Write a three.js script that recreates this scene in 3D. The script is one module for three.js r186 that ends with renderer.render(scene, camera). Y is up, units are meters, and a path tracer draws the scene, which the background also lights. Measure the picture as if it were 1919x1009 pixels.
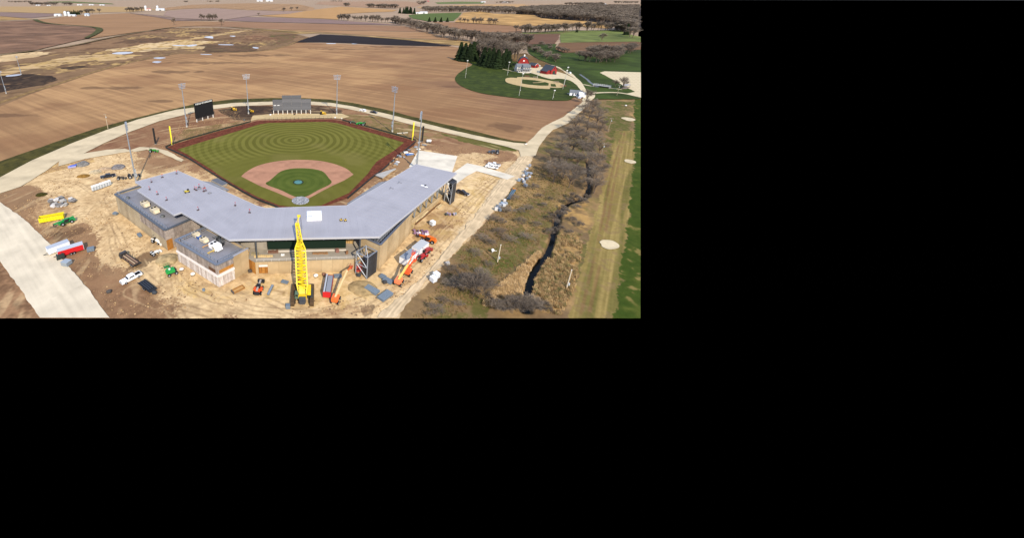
import * as THREE from 'three';
import { mergeGeometries, mergeVertices } from 'three/addons/utils/BufferGeometryUtils.js';
import { FontLoader } from 'three/addons/loaders/FontLoader.js';
import { TextGeometry } from 'three/addons/geometries/TextGeometry.js';

// ---------------------------------------------------------------- camera, sky, sun, exposure
const scene = new THREE.Scene();
const camera = new THREE.PerspectiveCamera(43.6028, 1200 / 596, 1, 300000);
camera.position.set(0, 80.902, 0);
camera.rotation.set(-0.38305, 0, 0);
camera.setViewOffset(1200, 596, 0, 0, 1919, 1009);          // the photograph sits in the upper left of its sheet
camera.updateProjectionMatrix();
const renderer = new THREE.WebGLRenderer({ antialias: true });
renderer.toneMapping = THREE.LinearToneMapping;
renderer.toneMappingExposure = 1.75;
renderer.shadowMap.enabled = true;

const SUN = new THREE.Vector3(0.19, 0.62, 0.80).normalize();   // behind the camera, a little to the right
const sun = new THREE.DirectionalLight(0xfff1dc, 3.5);
sun.position.copy(SUN).multiplyScalar(900).add(new THREE.Vector3(0, 0, -180));
sun.target.position.set(0, 0, -180);
sun.castShadow = true; sun.shadow.mapSize.set(4096, 4096);
Object.assign(sun.shadow.camera, { left: -330, right: 330, top: 330, bottom: -330, near: 10, far: 2500 });
sun.shadow.radius = 1.5;
scene.add(sun, sun.target);
{ // clear spring sky, paler towards the horizon; nothing below the horizon but the earth
  const w = 16, h = 2048, d = new Float32Array(w * h * 4);
  for (let j = 0; j < h; j++) for (let i = 0; i < w; i++) {
    const el = ((j + 0.5) / h - 0.5) * Math.PI, k = (j * w + i) * 4, s = Math.max(0, Math.sin(el));
    const t = Math.pow(1 - s, 3);
    const c = el > 0 ? [0.27 + 0.50 * t, 0.39 + 0.42 * t, 0.66 + 0.24 * t] : [0, 0, 0];
    d[k] = c[0]; d[k + 1] = c[1]; d[k + 2] = c[2]; d[k + 3] = 1;
  }
  const t = new THREE.DataTexture(d, w, h, THREE.RGBAFormat, THREE.FloatType);
  t.mapping = THREE.EquirectangularReflectionMapping; t.magFilter = t.minFilter = THREE.LinearFilter; t.needsUpdate = true;
  scene.background = t; scene.environment = t;
}

// ---------------------------------------------------------------- helpers
let seed = 20210413;
const rnd = () => { seed = (seed + 0x6D2B79F5) | 0; let t = Math.imul(seed ^ (seed >>> 15), 1 | seed); t = (t + Math.imul(t ^ (t >>> 7), 61 | t)) ^ t; return ((t ^ (t >>> 14)) >>> 0) / 4294967296; };
const rr = (a, b) => a + (b - a) * rnd();
const hsh = (x, y) => { let n = Math.imul(x | 0, 374761393) + Math.imul(y | 0, 668265263); n = Math.imul(n ^ (n >>> 13), 1274126177); return ((n ^ (n >>> 16)) >>> 0) / 4294967296; };
function vn(x, y, per = 0) {                                     // value noise, repeating every per cells
  const xi = Math.floor(x), yi = Math.floor(y), fx = x - xi, fy = y - yi, m = per ? (a) => ((a % per) + per) % per : (a) => a;
  const u = fx * fx * (3 - 2 * fx), v = fy * fy * (3 - 2 * fy);
  const a = hsh(m(xi), m(yi)), b = hsh(m(xi + 1), m(yi)), c = hsh(m(xi), m(yi + 1)), e = hsh(m(xi + 1), m(yi + 1));
  return (a + (b - a) * u) * (1 - v) + (c + (e - c) * u) * v;
}
function fbm(x, y, oct = 4, per = 0) { let s = 0, a = 0.5, n = 0; for (let o = 0; o < oct; o++) { s += a * vn(x + o * 17.3 * (per ? 0 : 1), y + o * 9.1 * (per ? 0 : 1), per); n += a; a *= 0.5; x *= 2; y *= 2; per *= 2; } return s / n; }
const clamp = (x, a = 0, b = 1) => Math.min(b, Math.max(a, x));
const sm = (a, b, x) => { const t = clamp((x - a) / (b - a)); return t * t * (3 - 2 * t); };
const lerp3 = (a, b, t) => [a[0] + (b[0] - a[0]) * t, a[1] + (b[1] - a[1]) * t, a[2] + (b[2] - a[2]) * t];
function inPoly(p, x, z) { let c = false; for (let i = 0, j = p.length - 1; i < p.length; j = i++) if ((p[i][1] > z) !== (p[j][1] > z) && x < (p[j][0] - p[i][0]) * (z - p[i][1]) / (p[j][1] - p[i][1]) + p[i][0]) c = !c; return c; }
function bbox(p, g = 0) { return [Math.min(...p.map(q => q[0])) - g, Math.max(...p.map(q => q[0])) + g, Math.min(...p.map(q => q[1])) - g, Math.max(...p.map(q => q[1])) + g]; }
function distLine(p, x, z) { let b = 1e9; for (let i = 0; i + 1 < p.length; i++) { const ax = p[i][0], az = p[i][1], dx = p[i + 1][0] - ax, dz = p[i + 1][1] - az; const t = clamp(((x - ax) * dx + (z - az) * dz) / (dx * dx + dz * dz)); b = Math.min(b, Math.hypot(x - ax - dx * t, z - az - dz * t)); } return b; }
function tex(w, h, f, srgb = true) {                             // f(i, j) -> [r, g, b] 0..1 as stored
  const d = new Uint8Array(w * h * 4);
  for (let j = 0; j < h; j++) for (let i = 0; i < w; i++) { const c = f(i, j), k = (j * w + i) * 4; d[k] = clamp(c[0]) * 255; d[k + 1] = clamp(c[1]) * 255; d[k + 2] = clamp(c[2]) * 255; d[k + 3] = 255; }
  const t = new THREE.DataTexture(d, w, h); t.wrapS = t.wrapT = THREE.RepeatWrapping; t.magFilter = THREE.LinearFilter; t.minFilter = THREE.LinearMipmapLinearFilter; t.generateMipmaps = true; t.anisotropy = 8;
  if (srgb) t.colorSpace = THREE.SRGBColorSpace; t.needsUpdate = true; return t;
}
const rep = (t, metres) => { const c = t.clone(); c.repeat.set(1 / metres, 1 / metres); c.needsUpdate = true; return c; };
// grain textures, all repeating; uv are metres
const tSoil = tex(512, 512, (i, j) => { const a = fbm(i / 64, j / 64, 6, 8), b = vn(i / 3, j / 3, 0), v = 0.66 + 0.36 * (a - 0.5) * 2 * 0.6 + 0.10 * (b - 0.5) + 0.12; return [v, v * 0.985, v * 0.96]; });
const tRows = tex(512, 512, (i, j) => { const a = fbm(i / 128, j / 32, 5, 4), r = vn(3.7, j / 5, 0), v = 0.80 + 0.26 * (a - 0.5) + 0.13 * (r - 0.5); return [v, v * 0.985, v * 0.965]; });
const tGrass = tex(512, 512, (i, j) => { const a = fbm(i / 64, j / 64, 6, 8), b = hsh(i, j), v = 0.74 + 0.4 * (a - 0.5) + 0.22 * (b - 0.5); return [v + 0.05 * (a - 0.5), v, v * 0.9]; });
const tConc = tex(512, 512, (i, j) => { const a = fbm(i / 128, j / 128, 6, 4), v = 0.87 + 0.2 * (a - 0.5) + 0.05 * (hsh(i, j) - 0.5); return [v, v * 0.995, v * 0.98]; });
const tStreak = tex(512, 512, (i, j) => { const a = fbm(i / 8, j / 128, 5, 64), b = fbm(i / 64, j / 64, 4, 8), v = 0.84 + 0.34 * (a - 0.5) + 0.16 * (b - 0.5); return [v, v * 0.985, v * 0.965]; });
const tDrive = tex(512, 512, (i, j) => { const a = fbm(i / 16, j / 256, 4, 32), b = fbm(i / 64, j / 64, 5, 8), v = 0.90 + 0.10 * (a - 0.5) + 0.14 * (b - 0.5) + 0.04 * (hsh(i, j) - 0.5); return [v, v * 0.99, v * 0.97]; });
const tRut = tex(512, 512, (i, j) => { const a = fbm(i / 16, j / 256, 4, 32), b = fbm(i / 64, j / 64, 5, 8), v = 0.86 + 0.26 * (a - 0.5) + 0.2 * (b - 0.5) + 0.05 * (hsh(i, j) - 0.5); return [v, v * 0.985, v * 0.96]; });
const tRoof = tex(512, 512, (i, j) => { const a = fbm(i / 128, j / 128, 5, 4), s = (i % 32) < 2 ? -0.015 : 0, v = 0.92 + 0.09 * (a - 0.5) + s + 0.02 * (hsh(Math.floor(i / 32), 7) - 0.5); return [v, v, v]; });
const tRib = tex(256, 64, (i, j) => { const s = (i % 16) < 6 ? 0.80 : 1, v = s * (0.9 + 0.12 * (fbm(i / 32, j / 32, 4, 2) - 0.5)); return [v, v, v]; });
const mats = new Map(), earth = (map) => new THREE.MeshPhysicalMaterial({ map, roughness: 1, specularIntensity: 0.12 });
function M(color, roughness = 0.8, o = {}) {
  const k = color + '|' + roughness + '|' + (o.key ?? JSON.stringify(Object.keys(o)));
  if (!mats.has(k)) { const { key, ...q } = o; mats.set(k, roughness >= 0.85 ? new THREE.MeshPhysicalMaterial({ color, roughness, specularIntensity: 0.2, ...q }) : new THREE.MeshStandardMaterial({ color, roughness, ...q })); }
  return mats.get(k);
}
const MT = (color, t, metres, rough = 0.9, key = '') => M(color, rough, { map: rep(t, metres), key: key + t.uuid + metres });
const used = new Map();
function numbered(n) { const c = used.get(n) ?? 0; used.set(n, c + 1); return c ? `${n}_${String(c).padStart(3, '0')}` : n; }
function geoUV(g) {                                              // box-projected uv in metres
  g = g.index ? g.toNonIndexed() : g; if (!g.attributes.normal) g.computeVertexNormals();
  const p = g.attributes.position, n = p.count, uv = new Float32Array(n * 2), N = g.attributes.normal;
  for (let i = 0; i < n; i++) {
    const ax = Math.abs(N.getX(i)), ay = Math.abs(N.getY(i)), az = Math.abs(N.getZ(i));
    if (ay >= ax && ay >= az) { uv[2 * i] = p.getX(i); uv[2 * i + 1] = -p.getZ(i); }
    else if (ax > az) { uv[2 * i] = p.getZ(i); uv[2 * i + 1] = p.getY(i); } else { uv[2 * i] = p.getX(i); uv[2 * i + 1] = p.getY(i); }
  }
  const r = new THREE.BufferGeometry(); r.setAttribute('position', p); r.setAttribute('normal', N); r.setAttribute('uv', new THREE.BufferAttribute(uv, 2)); return r;
}
const merged = (list) => mergeGeometries([list].flat(3).map(geoUV));
function part(parent, name, list, mat) {
  const m = new THREE.Mesh(merged(list), mat); m.name = parent === scene ? numbered(name) : name; m.castShadow = m.receiveShadow = true; parent.add(m); return m;
}
function tag(o, label, category, group) { o.userData.label = label; o.userData.category = category; if (group) o.userData.group = group; return o; }
function thing(name, label, category, pos = [0, 0, 0], ry = 0, group) { const g = new THREE.Group(); g.name = numbered(name); g.position.set(...pos); g.rotation.y = ry; scene.add(g); return tag(g, label, category, group); }
function solo(name, list, mat, label, category, pos = [0, 0, 0], ry = 0, group) { const m = part(scene, name, list, mat); m.position.set(...pos); m.rotation.y = ry; return tag(m, label, category, group); }
function copy(o, pos, ry, label) { const c = o.clone(); c.name = numbered(o.name.replace(/_\d{3}$/, '')); c.position.set(...pos); c.rotation.y = ry; c.userData = { ...o.userData }; if (label) c.userData.label = label; scene.add(c); return c; }
const bx = (w, h, d, x = 0, y = 0, z = 0, ry = 0, rz = 0, rx = 0) => { const g = new THREE.BoxGeometry(w, h, d); if (rx) g.rotateX(rx); if (rz) g.rotateZ(rz); if (ry) g.rotateY(ry); g.translate(x, y, z); return g; };
const cyl = (r1, r2, h, x = 0, y = 0, z = 0, seg = 10) => { const g = new THREE.CylinderGeometry(r2, r1, h, seg); g.translate(x, y, z); return g; };
const wheelG = (r, w, x, y, z, seg = 12) => { const g = new THREE.CylinderGeometry(r, r, w, seg); g.rotateX(Math.PI / 2); g.translate(x, y, z); return g; };
function bar(p, q, r, seg = 5, r2 = r) { const a = new THREE.Vector3(...p), b = new THREE.Vector3(...q), d = b.clone().sub(a), g = new THREE.CylinderGeometry(r2, r, d.length(), seg); g.applyQuaternion(new THREE.Quaternion().setFromUnitVectors(new THREE.Vector3(0, 1, 0), d.normalize())); g.translate((a.x + b.x) / 2, (a.y + b.y) / 2, (a.z + b.z) / 2); return g; }
function beam(p, q, w, h) { const a = new THREE.Vector3(...p), b = new THREE.Vector3(...q), g = new THREE.BoxGeometry(w, h, a.distanceTo(b)), m = new THREE.Matrix4().lookAt(a, b, new THREE.Vector3(0, 1, 0.001)); g.applyMatrix4(m); g.translate((a.x + b.x) / 2, (a.y + b.y) / 2, (a.z + b.z) / 2); return g; }
function prism(pts, d, bevel = 0) { const s = new THREE.Shape(pts.map(p => new THREE.Vector2(...p))), g = new THREE.ExtrudeGeometry(s, { depth: d, bevelEnabled: bevel > 0, bevelSize: bevel, bevelThickness: bevel, bevelSegments: 1 }); g.translate(0, 0, -d / 2); return g; }   // side profile x,y, width along z
function slab(poly, y0, y1) { const s = new THREE.Shape(poly.map(p => new THREE.Vector2(p[0], -p[1]))), g = new THREE.ExtrudeGeometry(s, { depth: y1 - y0, bevelEnabled: false }); g.rotateX(-Math.PI / 2); g.translate(0, y0, 0); return g; }
function rough(poly, step, amp, closed = true) {                 // uneven outline
  const o = [], n = poly.length;
  for (let i = 0; i < (closed ? n : n - 1); i++) { const a = poly[i], b = poly[(i + 1) % n], L = Math.hypot(b[0] - a[0], b[1] - a[1]), k = clamp(Math.round(L / step), 1, 200), nx = -(b[1] - a[1]) / L, nz = (b[0] - a[0]) / L; for (let j = 0; j < k; j++) { const t = j / k, e = (fbm((a[0] + (b[0] - a[0]) * t) / step / 2.3, (a[1] + (b[1] - a[1]) * t) / step / 2.3, 3) - 0.5) * 2 * amp; o.push([a[0] + (b[0] - a[0]) * t + nx * e, a[1] + (b[1] - a[1]) * t + nz * e]); } }
  if (!closed) o.push(poly[n - 1]); return o;
}
const smooth = (poly, n, closed = true) => { const c = new THREE.CatmullRomCurve3(poly.map(p => new THREE.Vector3(p[0], p[2] ?? 0, p[1])), closed, 'centripetal'); return c.getPoints(n).slice(0, closed ? -1 : undefined).map(v => [v.x, v.z, v.y]); };
function ordered(pts, say) { const u = pts.map(p => p[0] / (-0.929 * p[1] + 28)), rank = u.map(v => u.filter(w => w < v).length), W = ['leftmost', 'second', 'third', 'fourth', 'fifth', 'sixth', 'seventh', 'eighth', 'ninth', 'tenth', 'eleventh', 'twelfth', 'thirteenth', 'fourteenth', 'fifteenth']; return rank.map((r, i) => r ? say(W[r], ' from the left') : say(W[0], '')); }   // labels that count from left to right
const CUT = [0.7470, 24.35];   // the land is modelled up to the line x = 0.7470 * -z + 24.35 on the east and z = -84.52 on the south
function clipLand(poly) {                                        // keep what lies on the modelled piece of land
  const half = (p, f) => { const o = []; for (let i = 0; i < p.length; i++) { const a = p[i], b = p[(i + 1) % p.length], fa = f(a), fb = f(b); if (fa >= 0) o.push(a); if ((fa >= 0) !== (fb >= 0)) { const t = fa / (fa - fb); o.push([a[0] + (b[0] - a[0]) * t, a[1] + (b[1] - a[1]) * t]); } } return o; };
  return half(half(poly, (q) => CUT[0] * -q[1] + CUT[1] - q[0]), (q) => -84.52 - q[1]);
}
function sheet(name, poly, y, mat, label, uvbox) {               // a level sheet of ground
  poly = clipLand(poly);
  const s = new THREE.Shape(poly.map(p => new THREE.Vector2(p[0], -p[1]))); let g = new THREE.ShapeGeometry(s); g.rotateX(-Math.PI / 2); g.translate(0, y, 0);
  const p = g.attributes.position, uv = g.attributes.uv; for (let i = 0; i < p.count; i++) uvbox ? uv.setXY(i, (p.getX(i) - uvbox[0]) / (uvbox[1] - uvbox[0]), (p.getZ(i) - uvbox[2]) / (uvbox[3] - uvbox[2])) : uv.setXY(i, p.getX(i), -p.getZ(i));
  const m = new THREE.Mesh(g, mat); m.name = numbered(name); m.receiveShadow = true; m.userData.kind = 'structure'; if (label) m.userData.label = label; scene.add(m); return m;
}
function ribbonPoly(line, n = 40) { const c = smooth(line, n, false), L = [], R = []; for (let i = 0; i < c.length; i++) { const a = c[Math.max(0, i - 1)], b = c[Math.min(c.length - 1, i + 1)], l = Math.hypot(b[0] - a[0], b[1] - a[1]), nx = -(b[1] - a[1]) / l, nz = (b[0] - a[0]) / l, w = c[i][2] / 2; L.push([c[i][0] + nx * w, c[i][1] + nz * w]); R.push([c[i][0] - nx * w, c[i][1] - nz * w]); } return L.concat(R.reverse()); }

// ---------------------------------------------------------------- the land
const C = (h) => { const c = new THREE.Color(h); return [c.r, c.g, c.b]; };              // linear
const toS = (v) => v <= 0.0031308 ? 12.92 * v : 1.055 * Math.pow(v, 1 / 2.4) - 0.055;
const creekLine = [[144.6,-199.23,1.6],[132.33,-178.29,1.8],[122.48,-162.98,2],[114.52,-155.12,1.3],[106.63,-151.18,1.1],[98.57,-143.34,1.1],[89.84,-131.39,1.2],[83.91,-122.33,1.4],[78.54,-115.14,2.2],[72.07,-108.59,1.9],[66.95,-102.86,2.2],[62.58,-96.61,2.3],[59.73,-92.01,2.3],[58.33,-89.41,2.2],[57.68,-87.73,2]];
const creek = smooth(creekLine, 60, false);
const northEdge = -345;
const eastAt = (z) => CUT[0] * -z + CUT[1], westAt = (z) => -(CUT[0] * -z + CUT[1]) - 30;
// colours of the earth round the building site, patch by patch (matter, not light)
const K = { mud: C('#8a6a4d'), mud2: C('#6a503a'), sand: C('#b89b70'), sandPale: C('#cbb084'), sandGold: C('#b99a62'), wet: C('#46382b'), top: C('#2e2520'), gravel: C('#b5a182'), dry: C('#6f5b41'), dryPale: C('#9c7f52'), reed: C('#a2814f'), green: C('#414d1a'), greenDeep: C('#2b4110'), hay: C('#77683a'), hayPale: C('#8f7d4a'), rust: C('#6b4a36'), olive: C('#565529') };
const layers = [   // [polygon, colour, colour 2, raggedness in metres, cover 0..1]
  [[[-158.5,-166.32],[-150.73,-169.18],[-141.43,-199.23],[-121.48,-211.34],[-93.39,-217.43],[-76.49,-199.23],[-53.83,-178.29],[-27.03,-148.34],[11.26,-148.34],[25.49,-172.13],[41.85,-199.23],[64.56,-226.68],[89.72,-224.78],[115.09,-213.91],[112.56,-199.23],[77.59,-150.7],[51.51,-120.63],[20.7,-84.52],[-42.74,-81.84],[-60.57,-95.43],[-86.82,-115.77],[-111.56,-133.34],[-135.16,-148.34]], 'sand', 'sandPale', 3, 0.93],
  [[[-79.1,-207.16],[-55.15,-183.5],[-40.19,-169.18],[-26.38,-151.67],[-29.36,-148.8],[-50.24,-169.18],[-71.49,-188.26],[-89.55,-207.16]], 'mud', 'sand', 2, 0.9],
  [[[-105.41,-220.14],[-81.33,-213.91],[-55.98,-181.51],[-68.61,-183.5],[-83.28,-190.37],[-96.69,-199.23]], 'mud', 'rust', 3, 0.85],
  [[[-163.45,-166.32],[-143.19,-169.18],[-129.28,-165.19],[-116.77,-153.13],[-114.94,-141.59],[-110.25,-131.39],[-135.16,-148.34],[-150.62,-150.7]], 'mud', 'mud2', 2.5, 0.9],
  [[[-124.87,-153.13],[-111.64,-158.19],[-101.37,-148.34],[-99.76,-141.59],[-102.92,-129.5],[-111.56,-133.34]], 'mud', 'sand', 2.5, 0.8],
  [[[-107.97,-129.5],[-93.41,-134.13],[-81.86,-125.83],[-74.94,-114.21],[-64.26,-106.9],[-54.08,-99.04],[-46.96,-93.13],[-37.18,-84.52],[-35.5,-81.46],[-58.22,-81.46],[-88.63,-112.69]], 'mud', 'mud2', 2.5, 0.9],
  [[[-99.61,-125.83],[-91.88,-131.39],[-87.78,-127.64],[-91.06,-123.02],[-95.39,-120.63]], 'mud2', 'wet', 1.2, 0.8],
  [[[-77.58,-115.77],[-70.37,-114.21],[-63.8,-109.74],[-66.87,-106.9],[-72.95,-110.32]], 'sandPale', 'sand', 1.5, 0.85],
  [[[-62.66,-111.2],[-57.26,-115.77],[-52.68,-113.29],[-56.71,-109.74],[-58.13,-105.53],[-62.16,-104.18]], 'mud2', 'wet', 1.2, 0.8],
  [[[-62.96,-95.43],[-55.5,-96.61],[-48.1,-92.01],[-41.24,-85.7],[-49.87,-81.84],[-58.32,-84.52]], 'mud2', 'mud', 2, 0.7],
  [[[-118.22,-115.77],[-95.21,-101.56],[-76.11,-84.52],[-74.13,-81.46],[-93.73,-81.46]], 'mud2', 'mud', 1.5, 0.95],
  [[[-54.27,-112.69],[-49.87,-115.77],[-44.29,-106.9],[-51.59,-105.53]], 'sandPale', 'sandPale', 1, 0.9],
  [[[-45.1,-101.56],[-28.69,-95.43],[-20.04,-101.56],[-19.13,-95.43],[-26.14,-90.92],[-37.23,-92.01],[-45.04,-96.61]], 'sandPale', 'sandGold', 1.6, 0.85],
  [[[-21.92,-102.86],[11.87,-103.65],[16.39,-99.04],[13.96,-92.01],[5.99,-87.73],[-9.23,-90.92],[-18.78,-93.13]], 'sandGold', 'sandPale', 2.2, 0.75],
  [[[6.26,-93.13],[16.7,-101.56],[19.85,-100.29],[15.51,-92.01],[9.15,-89.84]], 'sandPale', 'sandGold', 1.5, 0.85],
  [[[-5.94,-86.71],[9.07,-88.78],[14.73,-85.7],[12.78,-81.46],[-8.52,-81.46]], 'mud', 'sand', 1.5, 0.7],
  [[[12.09,-88.78],[16.01,-89.84],[14.85,-86.71],[11.68,-84.71]], 'wet', 'mud2', 0.8, 0.8],
  [[[19.78,-105.53],[30.52,-120.63],[32.08,-118.98],[22.99,-104.18],[19.21,-101.56]], 'sandPale', 'sandPale', 0.8, 0.95],
  [[[33.53,-125.83],[42.84,-139.45],[56.32,-148.34],[60.72,-141.59],[47.34,-125.83],[35.1,-115.77]], 'sandGold', 'mud', 2.5, 0.8],
  [[[42.35,-133.34],[51.65,-133.34],[50.22,-128.75],[42.38,-129.5]], 'mud', 'mud2', 1.4, 0.75],
  [[[58.19,-150.7],[68.82,-172.13],[82.06,-183.5],[89.24,-175.16],[78.39,-158.19],[62.89,-141.59],[56.38,-141.59]], 'sandGold', 'sandPale', 1.2, 0.9],
  [[[66.03,-232.57],[92.44,-232.57],[112.02,-213.91],[108.81,-202.34],[92.2,-191.8],[77.93,-199.23],[61.82,-215.66]], 'mud', 'rust', 2.5, 0.9],
  [[[73.13,-207.16],[91.11,-211.34],[96.85,-203.13],[86.6,-195.45],[77.16,-196.95]], 'sand', 'sandPale', 2, 0.85],
  [[[23.63,-178.29],[42.55,-203.13],[57.26,-222.9],[61.82,-215.66],[47.19,-190.37],[24.77,-166.32]], 'mud', 'mud2', 2, 0.85],
  [[[12.55,-150.7],[25.49,-172.13],[35.75,-188.26],[39.5,-186.2],[24.42,-163.53],[14.64,-148.34]], 'rust', 'sand', 1.2, 0.8],
  [[[16.06,-289.95],[40.16,-289.95],[68.42,-256.66],[84.78,-239.79],[66.03,-232.57],[56.12,-232.57],[32.41,-256.66]], 'mud', 'olive', 3, 0.9],
  [[[37.89,-271.74],[57.62,-256.66],[55.96,-239.79],[45.78,-239.79],[32.41,-256.66]], 'olive', 'mud', 3, 0.75],
  [[[76.69,-247.41],[99.04,-232.57],[114.85,-220.14],[113.37,-212.19],[102,-215.66],[84.87,-229.59]], 'olive', 'green', 1.4, 0.9],
  [[[-81.3,-302.29],[-69.36,-315.6],[-38.34,-317.34],[-35.67,-292.95],[-50.37,-288.47],[-50.45,-274.4],[-61.7,-277.12],[-72.96,-292.95]], 'top', 'wet', 1.6, 0.95],
  [[[-8.71,-317.34],[2.17,-315.6],[16.76,-303.89],[17.1,-294.47],[6.05,-291.44],[-8.14,-294.47]], 'top', 'wet', 1.2, 0.95],
  [[[-132.06,-232.57],[-123.46,-259.07],[-108.43,-289.95],[-82.99,-300.69],[-60.62,-271.74],[-86.52,-224.78],[-103.46,-219.23],[-135.25,-208.81]], 'mud', 'rust', 2.5, 0.9],
  [[[-90.03,-256.66],[-56.84,-271.74],[-50.06,-265.27],[-84.96,-220.14],[-90.66,-222.9]], 'olive', 'mud', 1.5, 0.7],
  [[[-140.04,-196.95],[-129.85,-207.16],[-120.43,-197.7],[-130.75,-186.2],[-137.29,-181.51],[-140.1,-175.78]], 'mud', 'sandGold', 1.2, 0.9],
  [[[-101.02,-199.23],[-87.16,-200.77],[-72.87,-188.26],[-82.64,-181.51],[-93.98,-186.2]], 'mud', 'mud2', 2.2, 0.75],
  [[[-115.53,-178.29],[-93.12,-175.16],[-87.92,-166.32],[-99.41,-172.13],[-108.02,-169.18]], 'mud', 'sand', 2, 0.6],
  [[[12.78,-81.46],[15.47,-85.7],[22.5,-92.01],[32.04,-102.86],[42.48,-115.77],[55.78,-133.34],[67.58,-148.34],[81.65,-169.18],[95.34,-186.2],[111.18,-205.53],[121.13,-208.81],[103.58,-183.5],[88.65,-165.19],[74.88,-146.94],[60.82,-130.25],[50.79,-119.63],[42.53,-109.74],[32.66,-98.55],[25.24,-90.27],[19.17,-81.46]], 'gravel', 'sandPale', 1.0, 0.9],
];
const east = [[19.17,-81.46],[25.24,-90.27],[32.66,-98.55],[42.53,-109.74],[50.79,-119.63],[60.82,-130.25],[74.88,-146.94],[88.65,-165.19],[103.58,-183.5],[121.13,-208.81],[136.39,-234.59],[158.46,-256.66],[176.19,-271.74],[215.68,-313.88],[236.36,-339.65],[370.77,-339.65],[113.61,-81.46]];
const eastLayers = [
  [[[46.33,-89.41],[51.8,-95.43],[62.16,-104.18],[75.41,-115.14],[74.48,-111.2],[68.79,-105.53],[63.1,-99.04],[58.65,-92.01],[49.87,-88.78]], 'reed', 'dryPale', 1.0, 0.95],
  [[[87.78,-125.83],[96.65,-125.83],[85.95,-109.74],[76.41,-96.61],[66.28,-85.7],[61.42,-87.73],[61.28,-92.01],[67.65,-101.56],[77.78,-112.69]], 'reed', 'dry', 1.6, 0.85],
  [[[101.55,-150.7],[115.62,-153.13],[110.17,-141.59],[97.64,-125.83],[87.78,-125.83]], 'dry', 'reed', 2, 0.85],
  [[[61.61,-117.35],[75.94,-125.83],[84.64,-137.36],[81.27,-125.83],[73.89,-115.77],[62.53,-106.9],[52.45,-99.04],[50.11,-101.56]], 'green', 'dry', 2, 0.75],
  [[[25.56,-81.46],[35.68,-92.01],[45.04,-96.61],[51.2,-92.01],[43.45,-83.74],[36.92,-81.46]], 'green', 'dry', 2.2, 0.7],
  [[[100.49,-169.18],[115.53,-178.29],[117.63,-166.32],[107.22,-154.62],[98.42,-155.63]], 'olive', 'dry', 2, 0.7],
  [[[95.83,-178.29],[108.28,-184.84],[108.02,-169.18],[86.73,-148.34],[73.9,-139.45]], 'dryPale', 'dry', 2.2, 0.75],
  [[[231.44,-331.91],[265.48,-331.91],[185.85,-224.78],[144.41,-178.29],[154.41,-199.23],[194.47,-256.66]], 'green', 'dry', 2.5, 0.85],
];
const RUTS = [[[[-37.18,-84.52],[-47.02,-95.43],[-58.13,-105.53],[-70.21,-120.63],[-85.04,-139.45],[-95.57,-154.62],[-94.81,-165.19],[-92.45,-169.18]], 4.5], [[[-45.8,-103.65],[-39.9,-96.61],[-30.92,-91.57],[-18.04,-88.15],[0,-86.3],[13.53,-88.15],[22.32,-95.43],[36.18,-112.69],[53.71,-133.34],[79.25,-166.32],[100.58,-191.8],[120.54,-215.66]], 6], [[[-101.58,-125.83],[-101.42,-140.73],[-93.72,-142.46],[-81.6,-133.34],[-71.12,-115.77],[-60.13,-101.56]], 3.8], [[[-131.92,-175.16],[-113.05,-169.18],[-95.57,-154.62],[-93.25,-141.59]], 3.8], [[[-55.79,-95.43],[-46.13,-90.92],[-29.46,-85.7],[-11.63,-84.13]], 3.8], [[[-15.51,-92.01],[-5.89,-85.7],[6.04,-88.78],[12.41,-92.01]], 3.8], [[[38.16,-120.63],[54.22,-141.59],[65.62,-155.63],[87.96,-178.29]], 3.8]].map(([l, k]) => [l, bbox(l, k + 1), k]);
const TRK = [[80.27,-96.61], [82.53,-96.61]].map(p => p[0] + 0.77 * p[1]);
const hayStrip = [[65.61,-81.46],[81.01,-101.56],[99.61,-125.83],[123.03,-155.63],[157.3,-199.23],[194.77,-250.81],[207.47,-250.81],[169.71,-199.23],[132.36,-150.7],[104.92,-115.77],[86.11,-92.01],[77.82,-81.46]];
const pasture = [[272.51,-339.65],[195.94,-234.59],[169.71,-199.23],[132.36,-150.7],[104.92,-115.77],[86.11,-92.01],[77.82,-81.46],[127.81,-81.46],[417.1,-339.65]];
const prep = (L) => L.map((l) => ({ p: l[0], b: bbox(l[0], l[3] * 2 + 2), a: K[l[1]], c: K[l[2]], w: l[3], k: l[4] }));
const LW = prep(layers), LE = prep(eastLayers);
const GB = [westAt(northEdge), eastAt(northEdge), northEdge, -84.52];
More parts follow.
